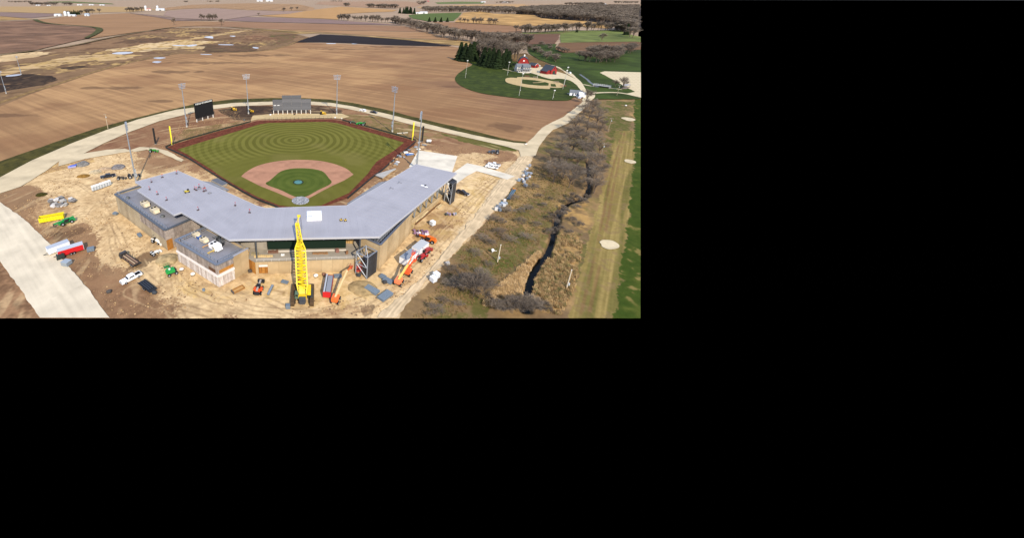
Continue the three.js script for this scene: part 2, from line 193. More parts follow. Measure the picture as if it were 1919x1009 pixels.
const groundMap = tex(2048, 1280, (i, j) => {
  const x = GB[0] + (GB[1] - GB[0]) * (i + 0.5) / 2048, z = GB[2] + (GB[3] - GB[2]) * (j + 0.5) / 1280;
  if (x > eastAt(z) + 2 || x < westAt(z) - 2) return [0.5, 0.4, 0.3];
  const n1 = fbm(x / 9, z / 9, 4), n2 = fbm(x / 2.2 + 50, z / 2.2, 3), n3 = fbm(x / 28 + 9, z / 28 + 4, 3), n4 = fbm(x / 0.9 + 3, z / 0.9, 2), g = hsh(i, j);
  const wx = (fbm(x / 5 + 80, z / 5, 5) - 0.5) * 2 + (n4 - 0.5) * 0.8, wz = (fbm(x / 5, z / 5 + 80, 5) - 0.5) * 2 + (g - 0.5) * 0.6;
  let c;
  if (inPoly(east, x + wx * 0.7, z + wz * 0.7)) {
    c = lerp3(K.dry, K.dryPale, clamp((n1 - 0.42) * 2.2)); c = lerp3(c, K.green, 0.6 * sm(0.52, 0.66, n3) * sm(0.35, 0.6, n2));
    for (const l of LE) if (x > l.b[0] && x < l.b[1] && z > l.b[2] && z < l.b[3] && inPoly(l.p, x + wx * l.w * 1.6, z + wz * l.w * 1.6)) c = lerp3(c, lerp3(l.a, l.c, sm(0.42, 0.66, 0.5 * n1 + 0.5 * n2)), l.k * sm(0.2, 0.42, n2));
    if (inPoly(hayStrip, x + wx * 1.4, z + wz * 0.6)) {
      const t = x + 0.77 * z;                                     // across the mown strip
      const s = fbm(t / 0.9, z / 30, 3), q = fbm(t / 2.8 + 7, z / 40, 2);
      c = lerp3(lerp3(K.hay, K.hayPale, clamp((s - 0.35) * 2.4)), K.olive, 0.7 * sm(0.5, 0.68, q)); c = lerp3(c, K.dry, 0.5 * sm(0.55, 0.7, n2));
      for (const o of TRK) c = lerp3(c, K.rust, 0.45 * (1 - sm(0.35, 0.8, Math.abs(t - o - 1.2 * (n3 - 0.5)))) * sm(0.3, 0.5, n1));
    } else if (inPoly(pasture, x + wx * 1.6, z + wz * 1.6)) c = lerp3(K.greenDeep, K.green, 0.8 * sm(0.45, 0.75, n1 * 0.6 + n2 * 0.4)), c = lerp3(c, K.dryPale, 0.35 * sm(0.64, 0.78, n2) * sm(0.5, 0.65, n3));
    const dc = distLine(creek, x, z); c = lerp3(c, K.wet, 0.8 * (1 - sm(0.9, 1.7, dc + wx * 0.6)));
    c = lerp3(c, lerp3(K.mud2, K.reed, n2), 0.06);
  } else {
    c = lerp3(K.mud, lerp3(K.mud2, K.rust, n3), clamp((n1 - 0.4) * 2.5));
    for (const l of LW) if (x > l.b[0] && x < l.b[1] && z > l.b[2] && z < l.b[3] && inPoly(l.p, x + wx * l.w * 1.6, z + wz * l.w * 1.6)) c = lerp3(c, lerp3(l.a, l.c, sm(0.3, 0.72, 0.35 * n1 + 0.35 * n2 + 0.3 * n4)), l.k * sm(0.05, 0.34, n2 * 0.4 + n1 * 0.3 + n4 * 0.3));
    for (const [ln, bb, k] of RUTS) if (x > bb[0] && x < bb[1] && z > bb[2] && z < bb[3]) { const d = distLine(ln, x + wx * 0.3, z + wz * 0.3), e = Math.abs((d % 1.9) - 0.95); if (d < k) { const a = (1 - sm(0.12, 0.42, e)) * sm(0.3, 0.55, n1 * 0.7 + n2 * 0.3) * (1 - sm(k * 0.6, k, d)); c = lerp3(c, d % 3.8 < 1.9 ? K.mud2 : K.sandPale, 0.42 * a); } }
    // wheel ruts and drag marks, bending round the building
    const ang = Math.atan2(z + 118, x + 5), rad = Math.hypot(x + 5, z + 118), st = fbm(rad / 0.8, ang * 4, 3), st2 = fbm(rad / 2.6 + 30, ang * 6, 3);
    c = lerp3(c, K.mud2, 0.22 * sm(0.56, 0.75, st) * sm(0.4, 0.6, n3)); c = lerp3(c, K.sandPale, 0.34 * sm(0.52, 0.72, st2) * sm(0.4, 0.6, n1)); { const ra = fbm(rad / 0.45 + 11, ang * 2.2, 2); c = lerp3(c, K.mud, 0.3 * sm(0.6, 0.78, ra) * sm(0.35, 0.6, n3)); }
    c = lerp3(c, K.mud2, 0.34 * sm(0.62, 0.78, fbm(x / 6 + 31, z / 3.5 + 12, 5)));
  }
  const f = 0.98 + 0.20 * (n2 - 0.5) + 0.26 * (n4 - 0.5) + 0.16 * (g - 0.5);
  return [toS(c[0] * f), toS(c[1] * f), toS(c[2] * f)];
});
groundMap.wrapS = groundMap.wrapT = THREE.ClampToEdgeWrapping;
{ // near ground: one relief sheet with the creek cut into it
  const nx = 380, nz = 236, pos = [], uv = [], idx = [];
  for (let j = 0; j <= nz; j++) { const z = -84.52 + (northEdge + 84.52) * Math.pow(j / nz, 1.15), a = westAt(z), b = eastAt(z);
    for (let i = 0; i <= nx; i++) {
      const x = a + (b - a) * i / nx, dc = x > 30 && z > -230 && z < -86.5 ? distLine(creek, x, z) : 99;
      let y = -0.03 - 0.22 * fbm(x / 7, z / 7, 3) - 0.06 * fbm(x / 1.7, z / 1.7, 2);
      y -= 1.7 * (1 - sm(z < -113 ? 0.5 : 1.1, z < -113 ? 1.4 : 2.0, dc + 0.7 * (fbm(x / 2, z / 2, 2) - 0.5)));
      pos.push(x, y, z); uv.push((x - GB[0]) / (GB[1] - GB[0]), (z - GB[2]) / (GB[3] - GB[2])); } }
  for (let j = 0; j < nz; j++) for (let i = 0; i < nx; i++) { const k = j * (nx + 1) + i; idx.push(k, k + 1, k + nx + 1, k + 1, k + nx + 2, k + nx + 1); }
  const g = new THREE.BufferGeometry(); g.setAttribute('position', new THREE.Float32BufferAttribute(pos, 3)); g.setAttribute('uv', new THREE.Float32BufferAttribute(uv, 2)); g.setIndex(idx); g.computeVertexNormals();
  const m = new THREE.Mesh(g, earth(groundMap)); m.name = 'ground'; m.receiveShadow = m.castShadow = true; m.userData.kind = 'structure'; m.userData.label = 'bare sandy building site ground with dry meadow along the creek'; scene.add(m);
}
const water = new THREE.MeshPhysicalMaterial({ color: '#080a08', roughness: 0.2, ior: 1.33, specularIntensity: 0.25 });
sheet('creek_water', rough(ribbonPoly(creek.map(p => [p[0], p[1], p[2] + 0.5]), 70), 0.7, 0.5), -1.3, water, 'dark narrow creek winding through the dry meadow');
const FAR = [-16000, 16000];
sheet('farmland', [[westAt(-330) - 40, -338], [eastAt(-330), -338], [67280, -90000], [-70000, -90000]], -0.32, MT('#b59d83', tRows, 900, 1), 'pale bare farmland reaching to the horizon');

// the large ploughed field behind the stadium, with its own map: harrow lines and damp patches
const bigField = [[-256.77,-279.88],[-265.38,-322.66],[-270.38,-369.57],[-272.98,-489.4],[-257.43,-575.5],[-228.2,-646.3],[-172.38,-659.7],[-115.47,-680.8],[-75.68,-727.3],[-46.69,-819.7],[0,-809.4],[100.03,-770.8],[194.48,-748.4],[242.5,-752.8],[250,-711.1],[205.94,-575.5],[201.07,-536.1],[182.22,-505.5],[157.03,-460.1],[144.04,-424.7],[140.44,-391.48],[147.67,-362.76],[165.28,-346.71],[183.92,-336.71],[200.2,-332.86],[211.67,-333.81],[222.04,-343.65],[219.18,-328.15],[202.89,-310.49],[181.05,-287.01],[162.22,-270.42],[150.7,-259.07],[135.12,-238.73],[125.71,-227.65],[117.73,-228.62],[103.34,-244.09],[90.41,-257.86],[72.94,-275.75],[50.03,-302.29],[26.54,-322.66],[9.12,-333.81],[-13.9,-339.65],[-41.71,-339.65],[-73.37,-335.74],[-100.71,-319.1],[-121.59,-292.95],[-136.4,-271.74],[-148.19,-250.81],[-158.47,-221.97],[-168.71,-193.25],[-173.31,-175.16]];
const bf = bbox(bigField), dampSpots = [[[-138.41,-331.91], 12, 5], [[-208.67,-386.41], 34, 7], [[-171.65,-478], 40, 9], [[-145.13,-550.2], 60, 12], [[-98.56,-627.1], 60, 14], [[130.14,-394.06], 13, 7], [[126.04,-256.66], 14, 10], [[135.38,-744.1], 60, 14], [[37.04,-711.1], 60, 12], [[-234.77,-287.01], 24, 6]];
const fieldMap = tex(1024, 1024, (i, j) => {
  const x = bf[0] + (bf[1] - bf[0]) * (i + 0.5) / 1024, z = bf[2] + (bf[3] - bf[2]) * (j + 0.5) / 1024;
  const u = x * 0.80 + z * 0.60, v = -x * 0.60 + z * 0.80;
  const n = fbm(x / 60, z / 90, 4), s = fbm(u / 90, v / 3.2, 4), s2 = fbm(v / 120 + 7, u / 5.5, 3), g = hsh(i, j);
  let c = lerp3(C('#89694a'), C('#a5825a'), sm(0.32, 0.68, 0.55 * n + 0.3 * s + 0.15 * s2));
  c = lerp3(c, C('#7d5b40'), 0.55 * sm(0.52, 0.72, fbm(x / 70 + 40, z / 32 + 3, 4)) );
  for (const [p, a, b] of dampSpots) { const d = Math.hypot((x - p[0]) / a, (z - p[1]) / b) + (fbm(x / 9, z / 9, 3) - 0.5) * 1.6; c = lerp3(c, C('#5b4433'), 0.62 * (1 - sm(0.6, 1.1, d))); }
  c = lerp3(c, C('#6d5040'), 0.7 * sm(60, 190, x - 0.28 * (z + 330)) * sm(0.3, 0.6, n + 0.1) * (z > -420 ? 1 : 0.4));
  const f = 0.92 + 0.26 * (s - 0.5) + 0.10 * (g - 0.5);
  return [toS(c[0] * f), toS(c[1] * f), toS(c[2] * f)];
});
sheet('ploughed_field', rough(bigField, 9, 0.9), 0.03, earth(fieldMap), 'wide brown harrowed field behind the new ballpark', bf);

// the graded earthwork field, upper left
const lotPoly = [[-511.7,-580.9],[-497.5,-633.4],[-470.1,-666.6],[-464.2,-744.1],[-470.2,-911.6],[-469.2,-1075.9],[-434.5,-1260],[-321.86,-1260],[-179.84,-1171.1],[-51.92,-1009.9],[-24.16,-937.7],[-42.38,-863.3],[-52.62,-780.1],[-81.6,-695.7],[-114.3,-673.6],[-170.69,-652.9],[-226.01,-639.7],[-254.58,-560.1],[-265.08,-474.3],[-264.31,-360.54],[-258.82,-313.88],[-253.86,-271.74]];
const lb = bbox(lotPoly);
const lotL = prep([
  [[[-442.1,-497.3],[-522.3,-666.6],[-497.4,-680.8],[-435.2,-666.6],[-427.4,-603.1],[-439,-555.1],[-470.5,-531.5]], 'sandPale', 'sand', 5, 0.98], [[[-366.77,-427.7],[-381.44,-478],[-389.52,-580.9],[-369.59,-627.1],[-329.62,-646.3],[-273.61,-633.4],[-282.6,-580.9],[-332.07,-560.1],[-356.28,-497.3],[-355.53,-443.3]], 'sandGold', 'sand', 8, 0.9],
  [[[-367.92,-688.2],[-346.12,-761.7],[-305.05,-874.9],[-195.76,-840.9],[-222.61,-780.1],[-208.33,-711.1],[-272,-695.7],[-304.67,-666.6]], 'sandGold', 'sandPale', 8, 0.92], [[[-301.15,-863.3],[-238.39,-1093.7],[-194.83,-1171.1],[-217.38,-1058.6],[-258.61,-911.6]], 'sandGold', 'sand', 10, 0.9], [[[-355.74,-1025.7],[-255.79,-994.6],[-253.7,-937.7],[-330.76,-951.4]], 'rust', 'sandGold', 10, 0.7], [[[-166.26,-994.6],[-82.29,-911.6],[-108.76,-840.9],[-171.7,-886.8]], 'rust', 'mud', 12, 0.8],
  [[[-349.52,-386.41],[-362.92,-453.2],[-333.57,-463.6],[-300.35,-449.9],[-281.96,-427.7],[-279.63,-399.32],[-293.78,-374.24],[-304.05,-331.91]], 'top', 'wet', 3, 0.96], [[[-324.91,-505.5],[-313.5,-527],[-295.96,-513.9],[-306.8,-497.3]], 'wet', 'top', 3, 0.85], [[[-412.7,-863.3],[-369.39,-924.5],[-309.06,-886.8],[-339.55,-819.7],[-372.92,-799.4]], 'wet', 'mud2', 8, 0.85], [[[-357.59,-1093.7],[-252.41,-1093.7],[-267.55,-1041.9],[-339.65,-1058.6]], 'wet', 'mud2', 8, 0.85], [[[-227.67,-780.1],[-176.1,-799.4],[-118.67,-761.7],[-107.68,-688.2],[-135.23,-646.3],[-187.76,-652.9]], 'mud2', 'wet', 6, 0.8], [[[-131.76,-1025.7],[-56.27,-994.6],[-58,-863.3],[-91.86,-744.1],[-83.65,-863.3]], 'mud2', 'olive', 6, 0.8],
]);
const lotMap = tex(1280, 1024, (i, j) => {
  const x = lb[0] + (lb[1] - lb[0]) * (i + 0.5) / 1280, z = lb[2] + (lb[3] - lb[2]) * (j + 0.5) / 1024;
  const n1 = fbm(x / 22, z / 30, 4), n2 = fbm(x / 6, z / 9, 3), n3 = fbm(x / 90, z / 120, 3), wx = (fbm(x / 16 + 80, z / 22, 3) - 0.5) * 2, wz = (fbm(x / 16, z / 22 + 80, 3) - 0.5) * 2;
  let c = lerp3(lerp3(K.mud, K.dry, n3), K.mud2, sm(0.48, 0.66, n1)); c = lerp3(c, K.sandGold, 0.75 * sm(0.55, 0.66, n2 * 0.4 + n1 * 0.6) * sm(0.4, 0.6, n3));
  for (const l of lotL) if (x > l.b[0] && x < l.b[1] && z > l.b[2] && z < l.b[3] && inPoly(l.p, x + wx * l.w * 1.6, z + wz * l.w * 1.8)) c = lerp3(c, lerp3(l.a, l.c, sm(0.42, 0.62, 0.5 * n1 + 0.5 * n2)), l.k * sm(0.15, 0.4, n2));
  const r = fbm((x * 0.93 - z * 0.36) / 60, (x * 0.36 + z * 0.93) / 7, 3); c = lerp3(c, K.wet, 0.5 * sm(0.56, 0.7, r) * sm(0.35, 0.55, n1));
  const f = 0.86 + 0.4 * (n2 - 0.5); return [toS(c[0] * f), toS(c[1] * f), toS(c[2] * f)];
});
sheet('graded_earth_field', rough(lotPoly, 20, 2.5), 0.05, earth(lotMap), 'muddy graded earthworks field with sand streaks and puddles', lb);
const pond = new THREE.MeshPhysicalMaterial({ color: '#6a6a70', roughness: 0.12 });
for (const p of [[[-334.69,-646.3],[-332.36,-673.6],[-302.47,-673.6],[-300.88,-646.3],[-310.92,-633.4]], [[-248.98,-600.3],[-239.62,-609],[-225.35,-600.3],[-231.67,-583.6]], [[-231.23,-555.1],[-228.94,-570.3],[-219.35,-562.6],[-218.78,-545.4]], [[-280.07,-770.8],[-263.09,-780.1],[-245.25,-761.7],[-264.02,-752.8]], [[-254.07,-770.8],[-235.46,-789.7],[-229.43,-761.7],[-237.88,-744.1]], [[-268.28,-951.4],[-255.87,-979.8],[-231.98,-899],[-250.9,-918]], [[-123.78,-744.1],[-116.04,-744.1],[-106.32,-723.2],[-111.11,-711.1]], [[-214.28,-979.8],[-199.15,-979.8],[-197.07,-944.5]], [[-199.63,-789.7],[-162.84,-784.9],[-160.04,-770.8],[-190.93,-774.5]], [[10.46,-807.4],[31.45,-809.4],[31.96,-795.5],[12.36,-794.5]], [[59.19,-801.4],[71.46,-811.5],[73.29,-796.5],[63.47,-789.7]], [[-191.86,-646.3],[-167.41,-639.7],[-167.16,-632.1],[-187.8,-637.8]], [[-358.09,-453.2],[-345.9,-467.1],[-339.88,-456.6],[-349.6,-443.3]]]) sheet('puddle', rough(smooth(p.map((q, i, a) => { const c = [a.reduce((s, v) => s + v[0], 0) / a.length, a.reduce((s, v) => s + v[1], 0) / a.length]; return [c[0] + (q[0] - c[0]) * 0.8, c[1] + (q[1] - c[1]) * 0.7]; }), 24), 4, 1.6), 0.10, pond, 'shallow pale puddle lying on the earthworks');

// farm fields further out, the distant ones painted paler in place of haze: [name, label, outline, colour, rows texture size, height]
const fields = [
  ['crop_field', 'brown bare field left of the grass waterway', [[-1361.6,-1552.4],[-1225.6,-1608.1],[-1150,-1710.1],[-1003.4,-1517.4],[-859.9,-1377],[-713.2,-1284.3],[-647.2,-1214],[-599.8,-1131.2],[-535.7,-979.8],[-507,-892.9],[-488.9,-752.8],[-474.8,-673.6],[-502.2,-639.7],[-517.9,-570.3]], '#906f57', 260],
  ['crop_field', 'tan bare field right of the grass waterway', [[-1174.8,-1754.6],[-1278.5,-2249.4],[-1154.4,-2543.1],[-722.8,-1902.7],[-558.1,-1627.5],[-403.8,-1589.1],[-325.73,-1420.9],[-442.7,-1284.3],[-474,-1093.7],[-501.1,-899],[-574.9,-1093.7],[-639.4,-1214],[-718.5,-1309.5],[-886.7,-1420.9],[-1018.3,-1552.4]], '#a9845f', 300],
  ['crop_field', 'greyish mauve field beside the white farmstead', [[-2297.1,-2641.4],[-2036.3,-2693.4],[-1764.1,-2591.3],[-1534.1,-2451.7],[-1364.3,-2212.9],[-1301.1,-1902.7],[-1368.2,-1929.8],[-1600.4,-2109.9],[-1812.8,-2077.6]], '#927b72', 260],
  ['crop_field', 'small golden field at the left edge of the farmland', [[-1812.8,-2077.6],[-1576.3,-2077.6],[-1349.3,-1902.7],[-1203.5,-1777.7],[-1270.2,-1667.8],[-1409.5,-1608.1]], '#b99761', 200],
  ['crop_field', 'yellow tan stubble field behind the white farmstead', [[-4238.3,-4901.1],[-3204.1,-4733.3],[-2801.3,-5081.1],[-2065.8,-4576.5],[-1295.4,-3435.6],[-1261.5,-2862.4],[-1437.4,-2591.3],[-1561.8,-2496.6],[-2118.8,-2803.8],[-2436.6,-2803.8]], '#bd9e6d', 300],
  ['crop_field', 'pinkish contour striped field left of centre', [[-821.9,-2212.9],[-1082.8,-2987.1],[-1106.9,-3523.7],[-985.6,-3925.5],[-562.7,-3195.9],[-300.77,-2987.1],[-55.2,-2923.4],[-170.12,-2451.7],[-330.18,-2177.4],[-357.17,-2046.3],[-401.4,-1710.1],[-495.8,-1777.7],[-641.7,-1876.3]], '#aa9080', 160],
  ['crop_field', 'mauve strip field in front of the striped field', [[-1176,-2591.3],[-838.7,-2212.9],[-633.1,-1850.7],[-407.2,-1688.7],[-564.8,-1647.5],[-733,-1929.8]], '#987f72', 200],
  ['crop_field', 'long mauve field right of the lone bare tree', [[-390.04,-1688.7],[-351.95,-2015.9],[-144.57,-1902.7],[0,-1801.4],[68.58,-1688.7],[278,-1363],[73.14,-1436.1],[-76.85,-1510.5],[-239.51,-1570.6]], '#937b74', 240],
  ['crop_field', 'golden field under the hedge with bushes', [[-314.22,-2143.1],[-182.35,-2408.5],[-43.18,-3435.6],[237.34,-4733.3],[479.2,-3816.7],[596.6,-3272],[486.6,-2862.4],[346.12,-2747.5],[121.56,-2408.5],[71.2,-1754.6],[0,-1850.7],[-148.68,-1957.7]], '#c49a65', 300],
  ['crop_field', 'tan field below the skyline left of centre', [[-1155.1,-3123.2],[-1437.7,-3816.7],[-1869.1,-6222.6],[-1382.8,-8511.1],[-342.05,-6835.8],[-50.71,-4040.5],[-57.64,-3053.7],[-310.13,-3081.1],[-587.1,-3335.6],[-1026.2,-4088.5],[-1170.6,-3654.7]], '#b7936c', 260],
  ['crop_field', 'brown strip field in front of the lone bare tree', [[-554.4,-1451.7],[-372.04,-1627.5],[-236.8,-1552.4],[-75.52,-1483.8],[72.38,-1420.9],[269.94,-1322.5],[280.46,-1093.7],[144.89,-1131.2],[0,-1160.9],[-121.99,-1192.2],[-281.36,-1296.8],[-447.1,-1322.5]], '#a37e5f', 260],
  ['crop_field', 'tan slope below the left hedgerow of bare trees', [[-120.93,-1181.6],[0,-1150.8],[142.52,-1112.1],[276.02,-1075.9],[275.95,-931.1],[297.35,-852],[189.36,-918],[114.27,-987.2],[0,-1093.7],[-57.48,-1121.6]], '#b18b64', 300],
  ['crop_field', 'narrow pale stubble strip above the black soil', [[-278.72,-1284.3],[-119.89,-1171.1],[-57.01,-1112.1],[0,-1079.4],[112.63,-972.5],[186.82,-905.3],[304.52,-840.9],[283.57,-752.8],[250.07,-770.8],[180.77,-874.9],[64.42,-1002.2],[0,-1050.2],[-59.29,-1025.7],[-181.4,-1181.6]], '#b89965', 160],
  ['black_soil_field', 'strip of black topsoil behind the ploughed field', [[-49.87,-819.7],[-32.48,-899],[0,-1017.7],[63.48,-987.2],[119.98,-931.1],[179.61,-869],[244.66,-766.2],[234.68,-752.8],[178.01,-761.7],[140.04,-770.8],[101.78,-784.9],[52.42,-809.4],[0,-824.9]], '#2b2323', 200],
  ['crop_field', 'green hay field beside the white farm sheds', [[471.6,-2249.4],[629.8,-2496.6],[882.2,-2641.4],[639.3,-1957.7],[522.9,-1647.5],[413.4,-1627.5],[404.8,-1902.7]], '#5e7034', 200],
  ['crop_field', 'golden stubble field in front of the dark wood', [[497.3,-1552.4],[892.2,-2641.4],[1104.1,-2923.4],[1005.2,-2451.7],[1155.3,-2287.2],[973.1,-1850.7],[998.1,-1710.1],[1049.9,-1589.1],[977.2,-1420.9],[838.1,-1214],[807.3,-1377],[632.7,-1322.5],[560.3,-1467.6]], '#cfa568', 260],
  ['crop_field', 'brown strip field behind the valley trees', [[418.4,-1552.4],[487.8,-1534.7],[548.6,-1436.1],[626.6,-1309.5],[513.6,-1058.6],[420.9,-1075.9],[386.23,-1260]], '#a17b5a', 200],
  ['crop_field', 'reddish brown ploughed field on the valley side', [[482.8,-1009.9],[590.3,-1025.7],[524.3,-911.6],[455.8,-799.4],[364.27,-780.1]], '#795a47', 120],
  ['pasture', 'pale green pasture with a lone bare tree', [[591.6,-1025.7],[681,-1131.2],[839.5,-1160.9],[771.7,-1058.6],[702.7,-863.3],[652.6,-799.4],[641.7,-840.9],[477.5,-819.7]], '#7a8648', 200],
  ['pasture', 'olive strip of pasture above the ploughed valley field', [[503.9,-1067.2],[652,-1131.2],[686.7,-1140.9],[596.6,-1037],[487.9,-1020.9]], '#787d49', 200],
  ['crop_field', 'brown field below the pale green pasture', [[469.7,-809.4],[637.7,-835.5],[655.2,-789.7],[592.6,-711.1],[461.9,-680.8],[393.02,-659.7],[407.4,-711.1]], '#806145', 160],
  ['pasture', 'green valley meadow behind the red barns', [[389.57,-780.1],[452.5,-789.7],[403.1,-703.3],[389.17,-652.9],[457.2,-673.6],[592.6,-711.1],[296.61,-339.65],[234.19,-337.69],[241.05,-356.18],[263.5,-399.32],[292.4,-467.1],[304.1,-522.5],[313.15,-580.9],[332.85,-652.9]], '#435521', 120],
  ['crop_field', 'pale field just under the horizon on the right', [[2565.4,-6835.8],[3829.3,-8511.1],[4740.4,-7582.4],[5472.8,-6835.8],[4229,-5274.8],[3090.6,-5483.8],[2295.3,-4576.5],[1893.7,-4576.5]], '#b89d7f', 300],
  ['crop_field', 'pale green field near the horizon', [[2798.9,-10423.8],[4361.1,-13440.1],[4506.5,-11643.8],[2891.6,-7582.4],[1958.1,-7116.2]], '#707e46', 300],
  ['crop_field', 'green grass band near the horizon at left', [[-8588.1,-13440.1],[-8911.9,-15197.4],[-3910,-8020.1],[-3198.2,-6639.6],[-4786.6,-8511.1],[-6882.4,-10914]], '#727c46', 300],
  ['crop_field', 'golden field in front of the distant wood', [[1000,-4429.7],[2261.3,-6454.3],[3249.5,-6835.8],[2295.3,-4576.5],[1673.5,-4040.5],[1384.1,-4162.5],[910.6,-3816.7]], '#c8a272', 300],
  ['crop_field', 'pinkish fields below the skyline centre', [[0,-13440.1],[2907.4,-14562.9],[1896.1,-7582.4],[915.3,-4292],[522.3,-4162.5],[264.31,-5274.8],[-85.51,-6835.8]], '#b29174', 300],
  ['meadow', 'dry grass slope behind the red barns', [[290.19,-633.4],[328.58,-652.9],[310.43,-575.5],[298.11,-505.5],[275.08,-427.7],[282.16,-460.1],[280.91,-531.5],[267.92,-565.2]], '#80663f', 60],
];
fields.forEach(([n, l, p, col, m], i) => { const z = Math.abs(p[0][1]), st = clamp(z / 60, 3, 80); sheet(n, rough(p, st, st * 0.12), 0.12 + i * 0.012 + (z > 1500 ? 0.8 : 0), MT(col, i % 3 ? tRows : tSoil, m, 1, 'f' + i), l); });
const lane = MT('#b5a488', tConc, 30), grassM = MT('#4d5423', tGrass, 14), lawnM = MT('#48551f', tGrass, 30);
sheet('grass_waterway', ribbonPoly([[-1179.2,-1741,18],[-1003.4,-1517.4,16],[-868.7,-1391.3,14],[-715.9,-1289.3,12],[-645.6,-1214,16],[-598.4,-1131.2,18],[-541,-994.6,13],[-506,-895.3,9]], 60), 2.6, MT('#5b5a2c', tGrass, 40), 'curving grass waterway between two bare fields');
sheet('country_road', ribbonPoly([[-1377.2,-1570.6,9],[-1246,-1635.5,9],[-1179.3,-1754.6,9],[-1286.9,-2264.4,9],[-1230.8,-2408.5,9],[-1204.8,-2693.4,9],[-1152,-3272,9]], 40), 2.7, lane, 'pale country road past the white farmstead');
sheet('field_track', ribbonPoly([[-509.2,-560.1,7],[-492.8,-627.1,7],[-456.6,-731.4,7],[-464,-899,7],[-462.8,-1067.2,7],[-434.5,-1260,7],[-327.91,-1284.3,7],[-182.98,-1192.2,8],[-54.34,-1058.6,8]], 50), 1.6, MT('#8a7752', tSoil, 30), 'grassy track along the far side of the earthworks');
sheet('field_track', ribbonPoly([[-268.75,-294.47,5],[-268.1,-326.3,5],[-270.38,-369.57,5],[-268.46,-407.5,5],[-268.97,-481.8,5],[-258.97,-570.3,5],[-228.2,-646.3,5],[-155.14,-659.7,5],[-97.7,-680.8,5],[-67.69,-744.1,5],[-47.85,-840.9,5]], 50), 0.14, MT('#9a7d50', tSoil, 24), 'sandy track between the earthworks and the ploughed field');
// roads, pads and verges near the ballpark
const vergeN = [[-175.92,-178.29],[-171.47,-196.95],[-161.4,-226.68],[-150.63,-255.47],[-138.21,-275.75],[-123.31,-297.55],[-102.25,-324.48],[-74.15,-339.65],[-42.16,-343.65],[-14.05,-343.65],[9.22,-337.69],[26.81,-326.3],[50.52,-305.52],[73.59,-278.49],[91.16,-260.29],[104.17,-246.29],[118.39,-230.09],[125.21,-228.62],[123.37,-224.78],[110.57,-228.62],[87.5,-248.53],[70.76,-266.54],[48.41,-291.44],[25.75,-312.17],[8.89,-324.48],[-13.54,-330.02],[-40.63,-330.02],[-71.13,-324.48],[-97.29,-307.16],[-116.71,-279.88],[-130.73,-259.07],[-140.57,-249.67],[-148.96,-221.97],[-154.33,-196.95],[-155.2,-175.16],[-159.15,-158.19]];
sheet('grass_verge', rough(vergeN, 4, 0.7), 0.06, MT('#5a5429', tGrass, 20), 'strip of rough grass along the outer side of the loop road');
const dirTex = (t, m, a) => { const c = rep(t, m); c.rotation = a - Math.PI / 2; return c; };
const gravelM = MT('#d2c1a0', tConc, 22, 0.95, 'g'), paleM = MT('#ddd2b9', tConc, 26, 0.95, 'p');
sheet('gravel_road', rough([[-146.78,-146.03],[-158.06,-159.76],[-156.13,-176.4],[-155.34,-198.46],[-150.05,-223.84],[-141.71,-251.96],[-130.91,-278.49],[-113.11,-303.89],[-98.73,-312.17],[-71.49,-326.3],[-39.83,-330.96],[-9.06,-331.34],[8.94,-326.3],[25.95,-314.74],[48.75,-293.71],[71.37,-269.12],[88.21,-250.81],[106.25,-234.09],[117.07,-227.16],[123.6,-225.25],[134.6,-237.69],[149.45,-256.66],[160.49,-267.18],[179.01,-283.4],[200.44,-306.34],[216.95,-324.48],[228.2,-337.69],[231.29,-333.81],[214.82,-313.88],[193.56,-289.95],[172.81,-266.54],[155.45,-253.12],[141.46,-236.65],[128.23,-219.23],[119.48,-205.53],[110.43,-203.92],[114.17,-213.91],[107.76,-221.97],[85.61,-242.46],[68.71,-257.86],[47,-281.99],[25.14,-303.89],[8.67,-315.6],[-8.78,-319.98],[-38.57,-319.45],[-69.19,-314.74],[-94.16,-299.12],[-114.17,-273.06],[-125,-246.29],[-130.26,-225.73],[-132.7,-209.65],[-139.92,-197.7],[-138.56,-183.5],[-138.68,-166.32],[-143.3,-159.24]], 3, 0.35), 0.085, gravelM, 'pale gravel loop road round the outfield');
sheet('gravel_spur', rough([[-134.79,-207.98],[-123.2,-214.78],[-113.22,-216.54],[-106.67,-212.19],[-113.1,-209.65],[-127.84,-200.77],[-136.03,-190.37],[-140.38,-198.46]], 2.5, 0.4), 0.07, gravelM, 'short pale gravel spur off the loop road');
sheet('gravel_spur', rough([[-109.03,-214.78],[-105.97,-219.23],[-96.84,-218.33],[-87.16,-213.05],[-80.05,-205.53],[-73.6,-199.23],[-74.06,-196.2],[-83.04,-203.92],[-90.79,-210.49],[-100.1,-214.78],[-105.69,-211.34]], 2, 0.4), 0.074, gravelM, 'curved gravel path outside the left field corner');
sheet('access_road', rough([[14.29,-82.21],[17.26,-86.91],[23.75,-92.91],[32.82,-102.6],[43.04,-115.14],[55.87,-131.78],[67.73,-146.94],[81.69,-167.45],[95.29,-184.84],[110.13,-203.92],[119.7,-207.16],[103.04,-183.5],[88.16,-165.19],[74.21,-146.94],[60.22,-130.25],[50.04,-119.63],[41.82,-109.74],[32,-98.55],[24.39,-89.84],[19.44,-82.21]], 1.2, 0.9), 0.045, M('#dcc6a2', 0.95, { map: (() => { const a = [22.1,-89.84], b = [97.46,-184.84]; return dirTex(tRut, 16, Math.atan2(-(b[1] - a[1]), b[0] - a[0])); })(), key: 'acc' }), 'tan dirt access road running up the right side of the site');
